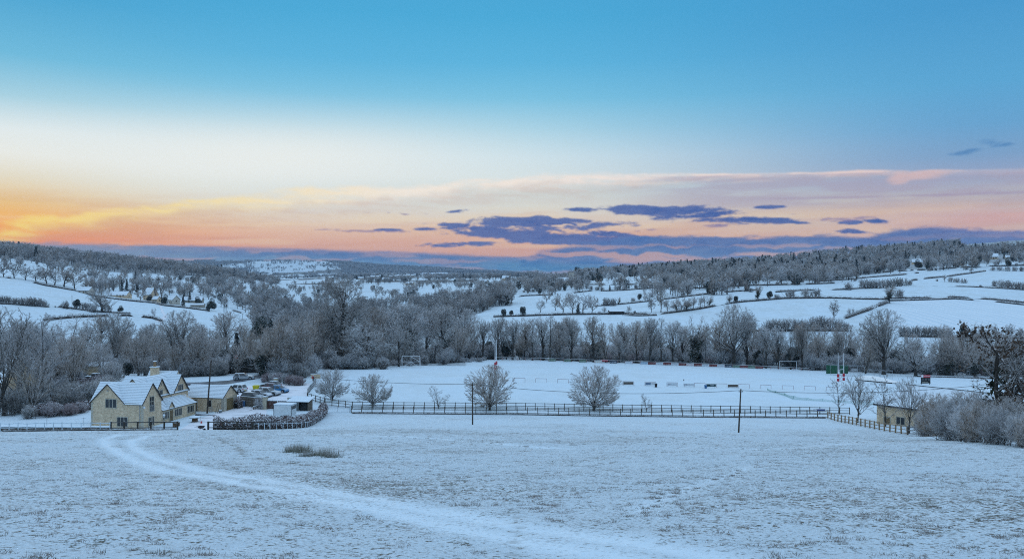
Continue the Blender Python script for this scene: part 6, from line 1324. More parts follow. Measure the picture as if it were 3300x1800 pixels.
p = at(785, 149.0); bn = empty('recycling_bin', p, 0, 'blue plastic bin against the close-boarded fence', 'bin'); BLUEP = mat('blue_plastic', (.05, .16, .34), .5, .15, 5, (.8, .95)); MB().add([(-.28, -.32, 0), (.28, -.32, 0), (.28, .3, 0), (-.28, .3, 0), (-.34, -.40, 1.0), (.34, -.40, 1.0), (.34, .36, 1.0), (-.34, .36, 1.0)], [(3, 2, 1, 0), (4, 5, 6, 7), (0, 1, 5, 4), (1, 2, 6, 5), (2, 3, 7, 6), (3, 0, 4, 7)]).build('body', BLUEP, bn, bevel=.02); MB().box(-.37, .37, -.43, .40, 1.0, 1.07).build('lid', BLUEP, bn, bevel=.02)
for sx in (-.25, .25): MB().tube([(sx - .03, .33, .1), (sx + .03, .33, .1)], .1, 10).build('wheel', TYRE, bn)
# corrugated shed
sh = empty('shed', at(972, 144), RAD(-9), 'open-fronted shed with corrugated snowy roof behind the trailer', 'shed'); GREYM = mat('shed_metal', (.16, .18, .185), .6, .2, 4)
MB().box(-2.1, -2.0, -.9, 1.1, -.2, 1.75).box(-2.1, 1.6, 1.0, 1.1, -.2, 2.0).build('wall', GREYM, sh); MB().box(1.5, 1.6, -.9, 1.0, -.2, 1.8).build('side_wall', PLANK, sh)
for k in range(7): MB().box(-2.0 + k * .27, -2.0 + k * .27 + .25, -.92, -.88, -.2, 1.62).build('cladding_board', GREYM, sh)
MB().box(.0, 1.5, -.5, -.44, -.2, 1.55).build('back_panel', TIMBER, sh)
b = MB(); n = 46
for k in range(n):
    x0, x1 = -2.35 + 4.25 * k / n, -2.35 + 4.25 * (k + 1) / n; z0, z1 = .035 * (k % 2), .035 * ((k + 1) % 2)
    b.add([(x0, -1.25, 1.68 + z0), (x1, -1.25, 1.68 + z1), (x1, 1.35, 2.28 + z1), (x0, 1.35, 2.28 + z0), (x0, -1.25, 1.62), (x1, -1.25, 1.62)], [(0, 1, 2, 3), (4, 5, 1, 0)])
me = bpy.data.meshes.new('roof'); me.from_pydata(b.v, [], b.f); me.materials.append(mat('snow_on_corrugated', (.35, .37, .39), .7, .15, 3, (-.2, .5))); new_obj('roof', me, sh)
# white box trailer
tr = empty('box_trailer', at(918, 136.2), RAD(-7), 'white box trailer standing inside the beech hedge', 'trailer'); WHITEP = mat('white_panel', (.66, .69, .70), .45, .08, 2, (.8, .95))
MB().box(-1.55, 1.55, -1.0, 1.2, .45, 2.25).build('body', WHITEP, tr, bevel=.03); MB().box(-1.62, 1.62, -1.06, 1.26, 2.25, 2.38).build('snow_cap', SNOWM, tr, bevel=.05)
MB().box(-1.57, -1.50, -1.02, -.96, .45, 2.25).box(1.50, 1.57, -1.02, -.96, .45, 2.25).build('corner_trim', DARKTRIM, tr)
for k in range(4): MB().box(1.552, 1.57, -.8 + k * .5, -.45 + k * .5, 1.5, 2.05).build('vent', DARKTRIM, tr)
for sx in (-.1, .55):
    for sy in (-.85, 1.05): w_ = MB().tube([(sx, sy - .09, .3), (sx, sy + .09, .3)], .3, 14).build('wheel', TYRE, tr)
MB().bar((1.5, .1, .45), (2.5, .1, .42), .08).build('drawbar', METAL, tr)
# telegraph pole by the garage and poles in the field
POLE = mat('creosoted_pole', (.075, .058, .045), .85, .3, 4, (.7, .95))
poles = []
def pole(px, Z, top, label, lean=0.0, r=.095):
    p = at(px, Z); h = CAMZ - (top - CY) / FPX * Z - p.z; e = empty('telegraph_pole', p, 0, label, 'pole', 'telegraph poles')
    MB().tube([(0, 0, -.3), (lean * .5, 0, h * .5), (lean, 0, h)], [r * 1.15, r, r * .8], 9).build('shaft', POLE, e)
    MB().bar((lean - .28, 0, h - .35), (lean + .28, 0, h - .35), .09).build('crossarm', POLE, e)
    for s in (-.22, .22): MB().tube([(lean + s, 0, h - .30), (lean + s, 0, h - .18)], [.04, .03], 6).build('insulator', QUOIN, e)
    poles.append(Vector((p.x + lean, p.y, p.z + h - .2))); return e
pole(667, 141.8, 1158, 'tall leaning telegraph pole in front of the garage', .75, .13); pole(1523, 117.5, 1232, 'telegraph pole in the meadow nearer the house'); pole(2380, 103.5, 1252, 'telegraph pole in the meadow nearer the corner fence', .3); pole(3330, 112, 1215, 'telegraph pole behind the frosted bushes')
for k, (a, b) in enumerate(zip(poles[:-1], poles[1:])):
    e = empty('overhead_wire', a, 0, ['overhead wire from the garage pole to the meadow', 'overhead wire between the two meadow poles', 'overhead wire from the meadow towards the frosted bushes'][k], 'wire', 'overhead wires')
    sag = (b - a).length * .022; MB().tube([(b - a) * t + Vector((0, 0, -4 * sag * t * (1 - t))) for t in np.linspace(0, 1, 25)], .028, 4).build('cable', WIRE, e)
# small things about the house
p = at(628, 133); ct = empty('cable_drum_table', p, 0, 'round wooden cable drum table topped with snow by the kitchen wall', 'table'); MB().tube([(0, 0, 0), (0, 0, .06)], .62, 20).build('base', PLANK, ct); MB().tube([(0, 0, .06), (0, 0, .70)], .46, 16).build('drum', mat('drum_wood', (.13, .075, .04), .8, .3, 5), ct); MB().tube([(0, 0, .70), (0, 0, .78)], .88, 24).build('tabletop', PLANK, ct); MB().tube([(0, 0, .78), (0, 0, .88)], [.86, .78], 24).build('snow_cap', SNOWM, ct)
p = at(647, 131.5); sv = empty('shovel', p, 0, 'red snow shovel leaning beside the drum table', 'shovel'); MB().tube([(.08, 0, .2), (-.12, 0, 1.1)], .018, 6).build('handle', POLE, sv); MB().box(.02, .18, -.16, .16, 0, .32).build('blade', mat('red_plastic', (.50, .04, .03), .5, .1, 4), sv, bevel=.01)
def wheelbarrow():
    e = empty('wheelbarrow', at(649, 117.5), RAD(-10), 'dark wheelbarrow standing on the snow below the yard', 'wheelbarrow'); D = mat('dark_tray', (.05, .035, .035), .6, .2, 5, (.85, .98))
    MB().add([(-.28, -.22, .36), (.25, -.22, .36), (.25, .22, .36), (-.28, .22, .36), (-.48, -.34, .66), (.42, -.34, .66), (.42, .34, .66), (-.48, .34, .66)], [(3, 2, 1, 0), (0, 1, 5, 4), (1, 2, 6, 5), (2, 3, 7, 6), (3, 0, 4, 7)]).build('tray', D, e)
    MB().tube([(.5, -.04, .18), (.5, .04, .18)], .18, 14).build('wheel', TYRE, e)
    for s in (-.2, .2): MB().bar((.5, s * .3, .18), (-.95, s * 1.3, .55), .035).build('handle', DARKTRIM, e); MB().bar((-.2, s, .36), (-.28, s, 0), .03).build('leg', DARKTRIM, e)
wheelbarrow()
p = at(568, 129); be = empty('storage_chest', p, RAD(75), 'small dark wooden chest by the kitchen windows', 'chest'); MB().box(-.5, .5, -.3, .3, .05, .6).build('box', mat('drum_wood', (.13, .075, .04), .8, .3, 5), be, bevel=.02); MB().box(-.55, .55, -.35, .35, .6, .67).build('lid', PLANK, be)
for sx in (-.42, .42): MB().box(sx - .05, sx + .05, -.25, .25, -.1, .05).build('foot', PLANK, be)
p = at(528.5, 114.5); lp = empty('lamp_post', p, 0, 'slim garden lamp post with snow-capped lantern in front of the house', 'lamp'); MB().tube([(0, 0, -.2), (0, 0, .3), (0, 0, 1.95)], [.07, .05, .04], 8).build('post', GABLE_DARK, lp); MB().add([(-.07, -.07, 1.95), (.07, -.07, 1.95), (.07, .07, 1.95), (-.07, .07, 1.95), (-.13, -.13, 2.25), (.13, -.13, 2.25), (.13, .13, 2.25), (-.13, .13, 2.25)], [(3, 2, 1, 0), (4, 5, 6, 7), (0, 1, 5, 4), (1, 2, 6, 5), (2, 3, 7, 6), (3, 0, 4, 7)]).build('lantern', mat('lantern_glass', (.4, .42, .42), .3, .1, 4), lp); MB().tube([(0, 0, 2.25), (0, 0, 2.42)], [.19, .03], 8).build('cap', SNOWM, lp)
for px, lb in ((151, 'thin white washing-line post nearer the garden corner'), (270, 'thin white washing-line post nearer the house end')):
    e = empty('washing_line_post', at(px, 119), 0, lb, 'post', 'washing-line posts'); MB().tube([(0, 0, -.2), (0, 0, 2.3)], .035, 6).build('shaft', METAL, e); MB().bar((-.3, 0, 2.2), (.3, 0, 2.2), .03).build('crossbar', METAL, e)
a, b = at(151, 119), at(270, 119); wlx = empty('washing_line', a + Vector((0, 0, 2.2)), 0, 'washing line strung between the two thin garden posts', 'line'); MB().tube([(b - a) * t + Vector((0, 0, -.25 * 4 * t * (1 - t))) for t in np.linspace(0, 1, 9)], .012, 4).build('cord', WOOD_WHITE, wlx)
p = at(702, 142.4); ld = empty('ladder', p, RAD(-11), 'wooden ladder leaning on the garage wall', 'ladder')
for s in (-.2, .2): MB().bar((s, -.45, 0), (s + .12, .35, 1.75), .05).build('stile', PLANK, ld)
for k in range(6): MB().bar((-.2 + .02 * k, -.45 + .13 * k + .06, .15 + k * .28), (.2 + .02 * k, -.45 + .13 * k + .06, .15 + k * .28), .03).build('rung', PLANK, ld)
p = at(680.5, 142.6); wd = empty('wagon_wheel', p, RAD(-11), 'spoked metal wheel leaning against the garage', 'wheel'); b = MB(); b.tube([(math.cos(t) * .42, .1 * math.sin(t), .42 + math.sin(t) * .42) for t in np.linspace(0, 2 * math.pi, 21)], .03, 6, False); b.build('rim', METAL, wd)
for k in range(6): t = k * math.pi / 6; MB().bar((math.cos(t) * .42, .1 * math.sin(t), .42 + math.sin(t) * .42), (-math.cos(t) * .42, -.1 * math.sin(t), .42 - math.sin(t) * .42), .02).build('spoke', METAL, wd)
p = at(710, 142.2); pt = empty('plant_pot', p, 0, 'round grey pot by the garage corner', 'pot'); MB().tube([(0, 0, 0), (0, 0, .42)], [.22, .32], 12).build('pot', GREYM, pt); MB().tube([(0, 0, .42), (0, 0, .48)], [.30, .24], 12).build('snow_cap', SNOWM, pt)
# grit bin, road sign, postbox
p = G(825, 1254, 140); gb = empty('grit_bin', p, RAD(-8), 'bright yellow grit bin at the road edge of the car park', 'bin'); YEL = mat('yellow_plastic', (.55, .50, .02), .5, .1, 5); MB().add([(-.5, -.36, .08), (.5, -.36, .08), (.5, .36, .08), (-.5, .36, .08), (-.6, -.42, .62), (.6, -.42, .62), (.6, .42, .62), (-.6, .42, .62)], [(3, 2, 1, 0), (4, 5, 6, 7), (0, 1, 5, 4), (1, 2, 6, 5), (2, 3, 7, 6), (3, 0, 4, 7)]).build('body', YEL, gb, bevel=.03); MB().prism([(-.64, -.46, .62), (-.64, .46, .62), (-.64, .40, .86), (-.64, -.30, .80)], (1.28, 0, 0)).build('lid', YEL, gb, bevel=.03)
for sx in (-.42, .42): MB().box(sx - .08, sx + .08, -.3, .3, 0, .08).build('foot', DARKTRIM, gb)
p = at(761, 203); sp = empty('speed_sign', p, RAD(-8), 'round red-ringed speed limit sign reading 30 above the dark hedge', 'sign'); MB().tube([(0, .05, -.2), (0, .05, 4.6)], .05, 8).build('post', METAL, sp)
def disc(r, y, m, nm, par, z=4.3): return MB().tube([(0, y, z), (0, y + .02, z)], r, 28).build(nm, m, par)
pl = disc(.45, -.02, mat('sign_red', (.55, .03, .03), .5, .05, 4), 'sign_face', sp); disc(.33, -.045, mat('sign_white', (.72, .73, .75), .5, .05, 4), 'white_disc', pl)
def lettering(txt, size, loc, rot, m, parent, name='lettering'):
    cu = bpy.data.curves.new(name, 'FONT'); cu.body = txt; cu.size = size; cu.align_x = 'CENTER'; cu.align_y = 'CENTER'; cu.extrude = .004; cu.resolution_u = 2; tmp = bpy.data.objects.new(name, cu)
    me = bpy.data.meshes.new_from_object(tmp); bpy.data.objects.remove(tmp); me.materials.clear(); me.materials.append(m); o = new_obj(name, me, parent); o.location = loc; o.rotation_euler = rot; return o
lettering('30', .42, (0, -.055, 4.3), (RAD(90), 0, 0), DARKTRIM, pl)
p = at(1009, 181); pb = empty('post_box', p, 0, 'small red post box on the fence at the car park corner', 'box'); MB().box(-.2, .2, -.15, .15, .6, 1.25).build('body', mat('box_red', (.55, .04, .03), .5, .1, 4), pb, bevel=.03); MB().box(-.05, .05, -.05, .05, -.2, .6).build('post', WOOD, pb); MB().box(-.22, .22, -.17, .17, 1.25, 1.33).build('snow_cap', SNOWM, pb)
wb_ = empty('entrance_wall', at(1017, 186), RAD(-6), 'short stone entrance wall capped with snow beyond the car park', 'wall'); MB().box(-1.1, 1.1, -.2, .2, -.2, 1.0).build('wall', STONE, wb_); MB().box(-1.15, 1.15, -.25, .25, 1.0, 1.1).build('snow_cap', SNOWM, wb_, bevel=.03)

# ================================================================== the pitch
WHITEPOST = mat('white_post', (.78, .79, .80), .4, .05, 4); REDPAD = mat('red_padding', (.48, .03, .05), .6, .1, 4); PINK = mat('red_white_post', (.55, .22, .22), .5, .2, 6); REDRAIL = mat('red_rail', (.22, .06, .07), .5, .2, 6)
def rugby_posts(label, a, b, h, bar=3.0, pads=True):
    a, b = Vector(a), Vector(b); r = empty('rugby_posts', a, 0, label, 'goalposts', 'rugby posts'); d = Vector((b.x - a.x, b.y - a.y, b.z - a.z))
    for o in (Vector(), d):
        MB().tube([o + Vector((0, 0, 1.9 if pads else 0)), o + Vector((0, 0, 3.0)), o + Vector((0, 0, h))], [.085, .085, .05], 9).build('upright', WHITEPOST, r)
        MB().box(o.x - .25, o.x + .25, o.y - .25, o.y + .25, o.z - .1, o.z + 1.9).build('padding', REDPAD if pads else PINK, r, bevel=.06)
        MB().box(o.x - .255, o.x + .255, o.y - .255, o.y + .255, o.z + .75, o.z + 1.05).build('padding_band', WHITEPOST, r)
    MB().tube([Vector((0, 0, bar)), d + Vector((0, 0, bar))], .07, 8).build('crossbar', WHITEPOST, r); return r
rugby_posts('white rugby posts with red pads seen edge-on beside the round tree', at(1595.5, 212), at(1600, 217.6), 7.7)
rugby_posts('white rugby posts with pink pads behind the slim corner trees', at(2701, 211), at(2719, 215.5), 7.4)
rugby_posts('white rugby posts with red pads behind the brown-leaved oak', at(3208, 214), at(3212, 219.6), 6.4)
def goal_frame():
    a = at(1296, 216); e = empty('goal_frame', a, RAD(3), 'white practice goal frame with braces under the drooping trees', 'goal'); Wg, Hg = 4.7, 3.1
    for x in (0, Wg):
        MB().tube([(x, 0, 0), (x, 0, Hg)], .055, 7).build('post', WHITEPOST, e); MB().bar((x, 0, Hg), (x + (.35 if x else -.35), -.9, 0), .05).build('side_stay', WHITEPOST, e)
    MB().bar((-.05, 0, Hg), (Wg + .05, 0, Hg), .09).build('crossbar', WHITEPOST, e); MB().bar((0, 0, Hg * .52), (Wg, 0, Hg * .52), .08).build('mid_rail', WHITEPOST, e); MB().bar((Wg / 2, 0, 0), (Wg / 2, 0, Hg), .08).build('centre_post', WHITEPOST, e)
    for p, q in (((.1, Hg * .05), (Wg / 2, Hg * .52)), ((Wg - .1, Hg * .05), (Wg / 2, Hg * .52)), ((Wg / 2, Hg * .95), (Wg, Hg * .52))): MB().bar((p[0], 0, p[1]), (q[0], 0, q[1]), .07).build('brace', WHITEPOST, e)
goal_frame()
a = at(2512, 250); e = empty('goal_frame', a, RAD(1), 'thin white goal hoop against the belt by the far rail', 'goal'); _w = 5.3
MB().tube([(0, 0, 0), (0, 0, 2.9)], .05, 6).build('post', WHITEPOST, e); MB().tube([(_w, 0, -.1), (_w, 0, 2.8)], .05, 6).build('post', WHITEPOST, e); MB().tube([(0, 0, 2.9), (_w, 0, 2.8)], .05, 6).build('crossbar', WHITEPOST, e)
# far touchline rail with its advertising boards
def ad_mat(name, base, marks, scale=1.0):
    if name in MATS: return MATS[name]
    m, N, b = bsdf_mat(name); x, y, z = N.sep(objc(N)); n = N.noise(N.comb(N.m('MULTIPLY', x, 5.0), N.m('MULTIPLY', z, 9.0)), scale, 2, .4); band_ = N.m('MULTIPLY', N.smooth(N.m('ABSOLUTE', N.m('SUBTRACT', z, .42)), .20, .14), N.smooth(N.m('ABSOLUTE', x), .95, .85))
    N.put(b.inputs['Base Color'], N.mix(N.m('MULTIPLY', N.smooth(n, .52, .56), band_), base, marks)); b.inputs['Roughness'].default_value = .5; MATS[name] = m; return m
ADS = {'w': ad_mat('board_white', (.62, .64, .66), (.16, .18, .24)), 'm': ad_mat('board_maroon', (.16, .035, .035), (.40, .30, .28)), 'g': ad_mat('board_green', (.12, .18, .13), (.40, .44, .40)), 'd': ad_mat('board_dark', (.05, .07, .10), (.6, .62, .64)), 'b': ad_mat('board_blue', (.45, .55, .62), (.15, .25, .42)), 'o': ad_mat('board_orange', (.62, .62, .60), (.60, .28, .05)), 'r': ad_mat('board_red_mark', (.60, .60, .60), (.55, .03, .04), .6)}
ADNAME = {'w': 'white', 'm': 'maroon', 'g': 'green', 'd': 'dark blue', 'b': 'pale blue', 'o': 'white and orange', 'r': 'white and red'}
fb = empty('touchline_rail', at(1600, 253), 0, 'white and red touchline rail along the far side of the pitch', 'rail'); bays = 41; P = [at(1594 + (2607 - 1594) * k / bays, 253.0) for k in range(bays + 1)]; o0 = Vector(fb.location)
pm = MB().tube([(0, 0, -.2), (0, 0, 1.0)], .035, 6).build('post', PINK, fb); rm = MB().box(0, 1, -.03, .03, -.035, .035).build('rail', WHITEPOST, fb)
for k, p in enumerate(P):
    c = pm if k == 0 else pm.copy()
    if k: COL.objects.link(c)
    c.location = p - o0
for k in range(bays):
    c = rm if k == 0 else rm.copy(); d = P[k + 1] - P[k]
    if k: COL.objects.link(c)
    c.location = P[k] - o0 + Vector((0, 0, 1.0)); c.scale = (d.length, 1, 1); c.rotation_euler = d.to_track_quat('X', 'Z').to_euler()
bm_ = {}; cnt = {}
seq = {7: 'g', 9: 'g', 11: 'g', 13: 'o', 15: 'd', 17: 'w', 19: 'b', 20: 'm', 21: 'w', 22: 'm', 23: 'w', 24: 'm', 25: 'r', 26: 'm', 27: 'w', 28: 'm', 29: 'w', 30: 'd', 31: 'g', 32: 'm', 33: 'g', 34: 'm'}
for k, t in seq.items():
    if t not in bm_: bm_[t] = MB().box(-1.15, 1.15, -.015, .015, .08, .80); me = bpy.data.meshes.new('board'); me.from_pydata(bm_[t].v, [], bm_[t].f); me.materials.append(ADS[t]); bm_[t] = me
    c = (P[k] + P[k + 1]) / 2; d = P[k + 1] - P[k]; o = new_obj('advertising_board', bm_[t]); o.location = c + Vector((0, -.06, 0)); o.rotation_euler = (0, 0, math.atan2(d.y, d.x)); cnt[t] = cnt.get(t, 0) + 1
    tag(o, '%s advertising board on the far touchline rail, %s such from the goal frame' % (ADNAME[t], ORD[cnt[t] - 1]), 'board', 'boards on the far touchline rail')
# hoops and boards of the near touchline
def hoop(px0, px1, label, board=None, frame=True, txt=None):
    a, b = at(px0, 179), at(px1, 179); e = empty('barrier_hoop', a, math.atan2(b.y - a.y, b.x - a.x), label, 'barrier', 'barriers along the near touchline'); L = (b - a).length; s = (b.z - a.z)
    if frame:
        for x, z in ((0, 0), (L, s)): MB().tube([(x, 0, z - .2), (x, 0, z + .86)], .03, 6).build('post', REDRAIL, e)
        MB().tube([(-.02, 0, .86), (L + .02, 0, s + .86)], .032, 6).build('top_rail', REDRAIL, e)
    if board:
        bo = MB().box(.12 if frame else 0, L - (.12 if frame else 0), -.02, .02, .15, .72).build('board', board, e)
        for x in ((.2, L - .2)): MB().box(x - .03, x + .03, .02, .05, -.1, .72).build('stake', REDRAIL, e)
        if txt: lettering(txt, .42, (L * .62, -.03, .5), (RAD(90), 0, 0), WHITEPOST, bo)
BROWNB = mat('brown_board', (.13, .105, .085), .7, .25, 5)
def pic_mat():
    m, N, b = bsdf_mat('picture_board'); x, y, z = N.sep(objc(N)); n = N.noise(objc(N), 2.2, 3); c = N.mix(N.smooth(N.m('ADD', x, N.m('MULTIPLY', n, .4)), 1.4, 1.6), (.16, .22, .30), (.62, .63, .64)); N.put(b.inputs['Base Color'], c); b.inputs['Roughness'].default_value = .5; return m
k = 0
for px0, px1, bd, fr, tx in ((1656, 1692, None, True, None), (1726, 1762, None, True, None), (1797, 1832, None, True, None), (1868, 1903, None, True, None), (1938, 1973, None, True, None)):
    hoop(px0, px1, 'empty red rail hoop on the near touchline, %s from the goal frame' % ORD[k]); k += 1
hoop(2007, 2043, 'red rail hoop holding a plain brown board between the round trees', BROWNB); hoop(2078, 2114, 'red rail hoop holding a dark picture board beside the black bin', pic_mat()); hoop(2149, 2184, 'red rail hoop holding a white printed board', ADS['w'])
hoop(2203, 2237, 'frameless white printed board on the near touchline', ADS['w'], False); hoop(2276, 2307, 'frameless dark green board lettered in white on the near touchline', mat('green_board', (.02, .07, .08), .5, .2, 4), False, 'Signs'); hoop(2346, 2378, 'frameless plain brown board on the near touchline', BROWNB, False)
for px0, px1 in ((2238, 2273), (2309, 2343), (2380, 2415), (2450, 2485), (2521, 2557), (2592, 2628), (2663, 2699), (2736, 2772)):
    hoop(px0, px1, 'empty red rail hoop on the near touchline, %s from the goal frame' % ORD[k]); k += 1
def litter_bin(px, m, label):
    e = empty('litter_bin', at(px, 177), 0, label, 'bin', 'bins on the pitch'); MB().tube([(0, 0, 0), (0, 0, .72)], [.24, .30], 14).build('body', m, e); MB().tube([(0, 0, .72), (0, 0, .80)], [.32, .26], 14).build('lid', m, e)
litter_bin(2114, mat('black_bin', (.02, .02, .025), .5, .1, 4), 'black litter bin by the picture board on the pitch'); litter_bin(2274, BLUEP, 'blue litter bin by the dark green board on the pitch')
e = empty('corner_flag', at(2202, 182), 0, 'small dark flag on a thin stick in the middle of the pitch', 'flag'); MB().tube([(0, 0, -.1), (0, 0, 1.3)], .02, 5).build('stick', WHITEPOST, e); MB().add([(0, -.005, .95), (.22, -.03, 1.02), (.2, .03, 1.32), (0, .005, 1.3)], [(0, 1, 2, 3)]).build('cloth', TIMBER, e)
# sagging green net
GREEN = mat('green_net', (.06, .30, .22), .6, .2, 6); Q = [at(2474, 176), at(2500, 172), at(2530, 168), at(2556, 163), at(2600, 162), at(2650, 161), at(2705, 160), at(2770, 158), at(2830, 157)]
e = empty('boundary_net', Q[0], 0, 'low sagging green boundary net on leaning stakes', 'net'); o0 = Vector(Q[0]); rr = random.Random(4); b = MB(); tops = []
for q in Q:
    t = Vector((q.x + rr.uniform(-.2, .2), q.y, q.z + rr.uniform(.45, .85))); tops.append(t); MB().bar(q - o0, t - o0, .035).build('stake', GREEN, e)
for i in range(len(Q) - 1):
    n = 26
    for k in range(n):
        f = k / n; lo = Q[i].lerp(Q[i + 1], f); hi = tops[i].lerp(tops[i + 1], f) - Vector((0, 0, .35 * 4 * f * (1 - f) * .6)); g = min((k + 1) / n, 1); lo2 = Q[i].lerp(Q[i + 1], g); hi2 = tops[i].lerp(tops[i + 1], g) - Vector((0, 0, .35 * 4 * g * (1 - g) * .6))
        b.bar(lo - o0, hi2 - o0, .012); b.bar(hi - o0, lo2 - o0, .012)
        for u in (.33, .66, 1.0): b.bar(lo.lerp(hi, u) - o0, lo2.lerp(hi2, u) - o0, .012)
b.build('netting', GREEN, e)
# scoreboard
e = empty('scoreboard', at(2983, 208), RAD(6), 'black scoreboard with red header standing beyond the clubhouse roof', 'scoreboard'); BLK = mat('scoreboard_black', (.025, .028, .03), .6, .2, 5); RED = mat('scoreboard_red', (.50, .03, .05), .5, .1, 4)
MB().box(-1.25, 1.25, -.1, .1, .35, 1.75).build('panel', BLK, e); hd = MB().box(-1.25, 1.25, -.11, .09, 1.78, 2.42).build('header', RED, e); MB().box(-1.25, -.7, -.125, -.112, 1.78, 2.42).build('crest_panel', WHITEPOST, hd); MB().box(-.6, 1.15, -.125, -.112, 2.02, 2.12).build('header_line', WHITEPOST, hd)
for x in (-.85, 0, .85): MB().box(x - .28, x + .28, -.13, -.102, 1.0, 1.55).build('number_plate', mat('slate_plate', (.09, .10, .10), .6, .2, 4), e)
MB().box(-1.0, .55, -.125, -.102, .55, .66).build('caption_line', QUOIN, e); MB().box(-1.35, 1.3, -.15, .15, .28, .36).build('ledge', BLK, e)
for x in (-1.1, 1.1): MB().box(x - .06, x + .06, -.05, .05, -.3, .35).build('leg', BLK, e)
# cricket pitch cover, practice cages
a, b_ = at(2766, 219), at(2890, 208); d = b_ - a; L = math.hypot(d.x, d.y); e = empty('pitch_cover', a, math.atan2(d.y, d.x), 'long white domed pitch cover in front of the practice cages', 'cover')
n, m_ = 20, 9; V = []; F = []
for i in range(n + 1):
    t = i / n; hgt = 1.25 * (1 - (abs(t - .30) / .72) ** 2.2) if t > .30 else 1.25 * (1 - ((.30 - t) / .32) ** 2.4)
    for j in range(m_ + 1):
        th = math.pi * j / m_; V.append((L * t, -math.cos(th) * 1.5, .25 + d.z * t + math.sin(th) * max(hgt, .08)))
F = [(i * (m_ + 1) + j, (i + 1) * (m_ + 1) + j, (i + 1) * (m_ + 1) + j + 1, i * (m_ + 1) + j + 1) for i in range(n) for j in range(m_)]
me = bpy.data.meshes.new('sheet'); me.from_pydata(V, [], F); me.materials.append(mat('white_sheet', (.88, .89, .88), .6, .06, 2)); me.polygons.foreach_set('use_smooth', [True] * len(F)); new_obj('sheet', me, e)
MB().bar((.2, -1.45, .16), (L - .2, -1.45, .16 + d.z), .10, .34).build('base_rail', TIMBER, e)
for t in (.08, .35, .65, .92): MB().tube([(L * t, -1.45, .13 + d.z * t), (L * t, -1.33, .13 + d.z * t)], .16, 10).build('wheel', TYRE, e)
def cage(label, px0, px1, Z, dep, h, screens):
    a, b_ = at(px0, Z), at(px1, Z); L = (b_ - a).length; e = empty('practice_cage', a, math.atan2(b_.y - a.y, b_.x - a.x), label, 'cage'); s = b_.z - a.z; nx = max(2, round(L / 2.2))
    for i in range(nx + 1):
        for y in (0, dep): MB().tube([(L * i / nx, y, s * i / nx - .1), (L * i / nx, y, s * i / nx + h)], .035, 6).build('post', METAL, e)
        MB().bar((L * i / nx, 0, s * i / nx + h), (L * i / nx, dep, s * i / nx + h), .05).build('roof_bar', METAL, e)
    for y in (0, dep): MB().bar((0, y, h), (L, y, s + h), .06).build('top_rail', METAL, e)
    nb = MB()
    for i in range(int(L / .3)):
        x = i * .3; nb.bar((x, 0, s * x / L), (x, 0, s * x / L + h), .012); nb.bar((x, 0, s * x / L + h), (x, dep, s * x / L + h), .014)
    for z in np.arange(.3, h, .3): nb.bar((0, 0, z), (L, 0, z + s), .012)
    nb.build('netting', WIRE, e)
    for x0, x1 in screens: MB().box(x0, x1, dep - .05, dep, .05, h - .35).build('green_screen', mat('green_canvas', (.03, .13, .07), .8, .25, 3), e)
cage('long wire practice cage with green screens behind the rugby posts', 2676, 2786, 240, 3.2, 3.0, ((0, 3.6), (4.2, 6.6))); cage('small wire cage with flat snowy top beside the big oak', 2814, 2876, 232, 3.4, 2.3, ())
e = empty('red_bench', at(1948, 255), 0, 'red bench under the trees behind the far touchline rail', 'bench'); MB().box(-1.1, 1.1, -.2, .2, .42, .50).build('seat', REDPAD, e); MB().box(-1.1, 1.1, .2, .26, .6, 1.0).build('backrest', REDPAD, e)
for x in (-.9, .9): MB().box(x - .05, x + .05, -.18, .24, -.1, .42).build('leg', DARKTRIM, e)
# signs on the pitch fence
e = new_obj('club_sign', None); e.location = at(2640, 145) + Vector((0, -.12, .55)); tag(e, 'long white and blue sign board on the pitch fence near the corner', 'sign'); MB().box(-1.1, 1.1, -.02, .02, 0, .42).build('panel', WHITEPOST, e); MB().box(-.45, 1.0, -.03, -.021, .06, .34).build('blue_band', mat('sign_blue', (.05, .08, .22), .5, .1, 4), e); lettering('ALC', .34, (-.78, -.03, .2), (RAD(90), 0, 0), mat('sign_blue', (.05, .08, .22)), e)
# masts below the far houses
for k, px in enumerate((721.5, 725, 729)):
    p = G(px, 1008, 345); e = empty('mast', p, 0, 'thin tall mast on the far slope, %s of three from the sunset side' % ORD[k], 'mast', 'masts on the far slope'); h = 78 / FPX * p.y; MB().tube([(0, 0, -1), (0, 0, h)], [.16, .10], 6).build('shaft', POLE, e); MB().bar((-1.0, 0, h - .6), (1.0, 0, h - .6), .12).build('crossarm', POLE, e)
for px, py, h, lb in ((232, 1000, 48, 'telegraph pole in the hedge below the sunset'), (782, 1030, 20, 'short pole beside the double hedge')): p = G(px, py, 345); e = empty('far_pole', p, 0, lb, 'pole'); hh = h / FPX * p.y; MB().tube([(0, 0, -1), (0, 0, hh)], [.14, .10], 6).build('shaft', POLE, e); MB().bar((-.5, 0, hh - .4), (.5, 0, hh - .4), .1).build('crossarm', POLE, e)

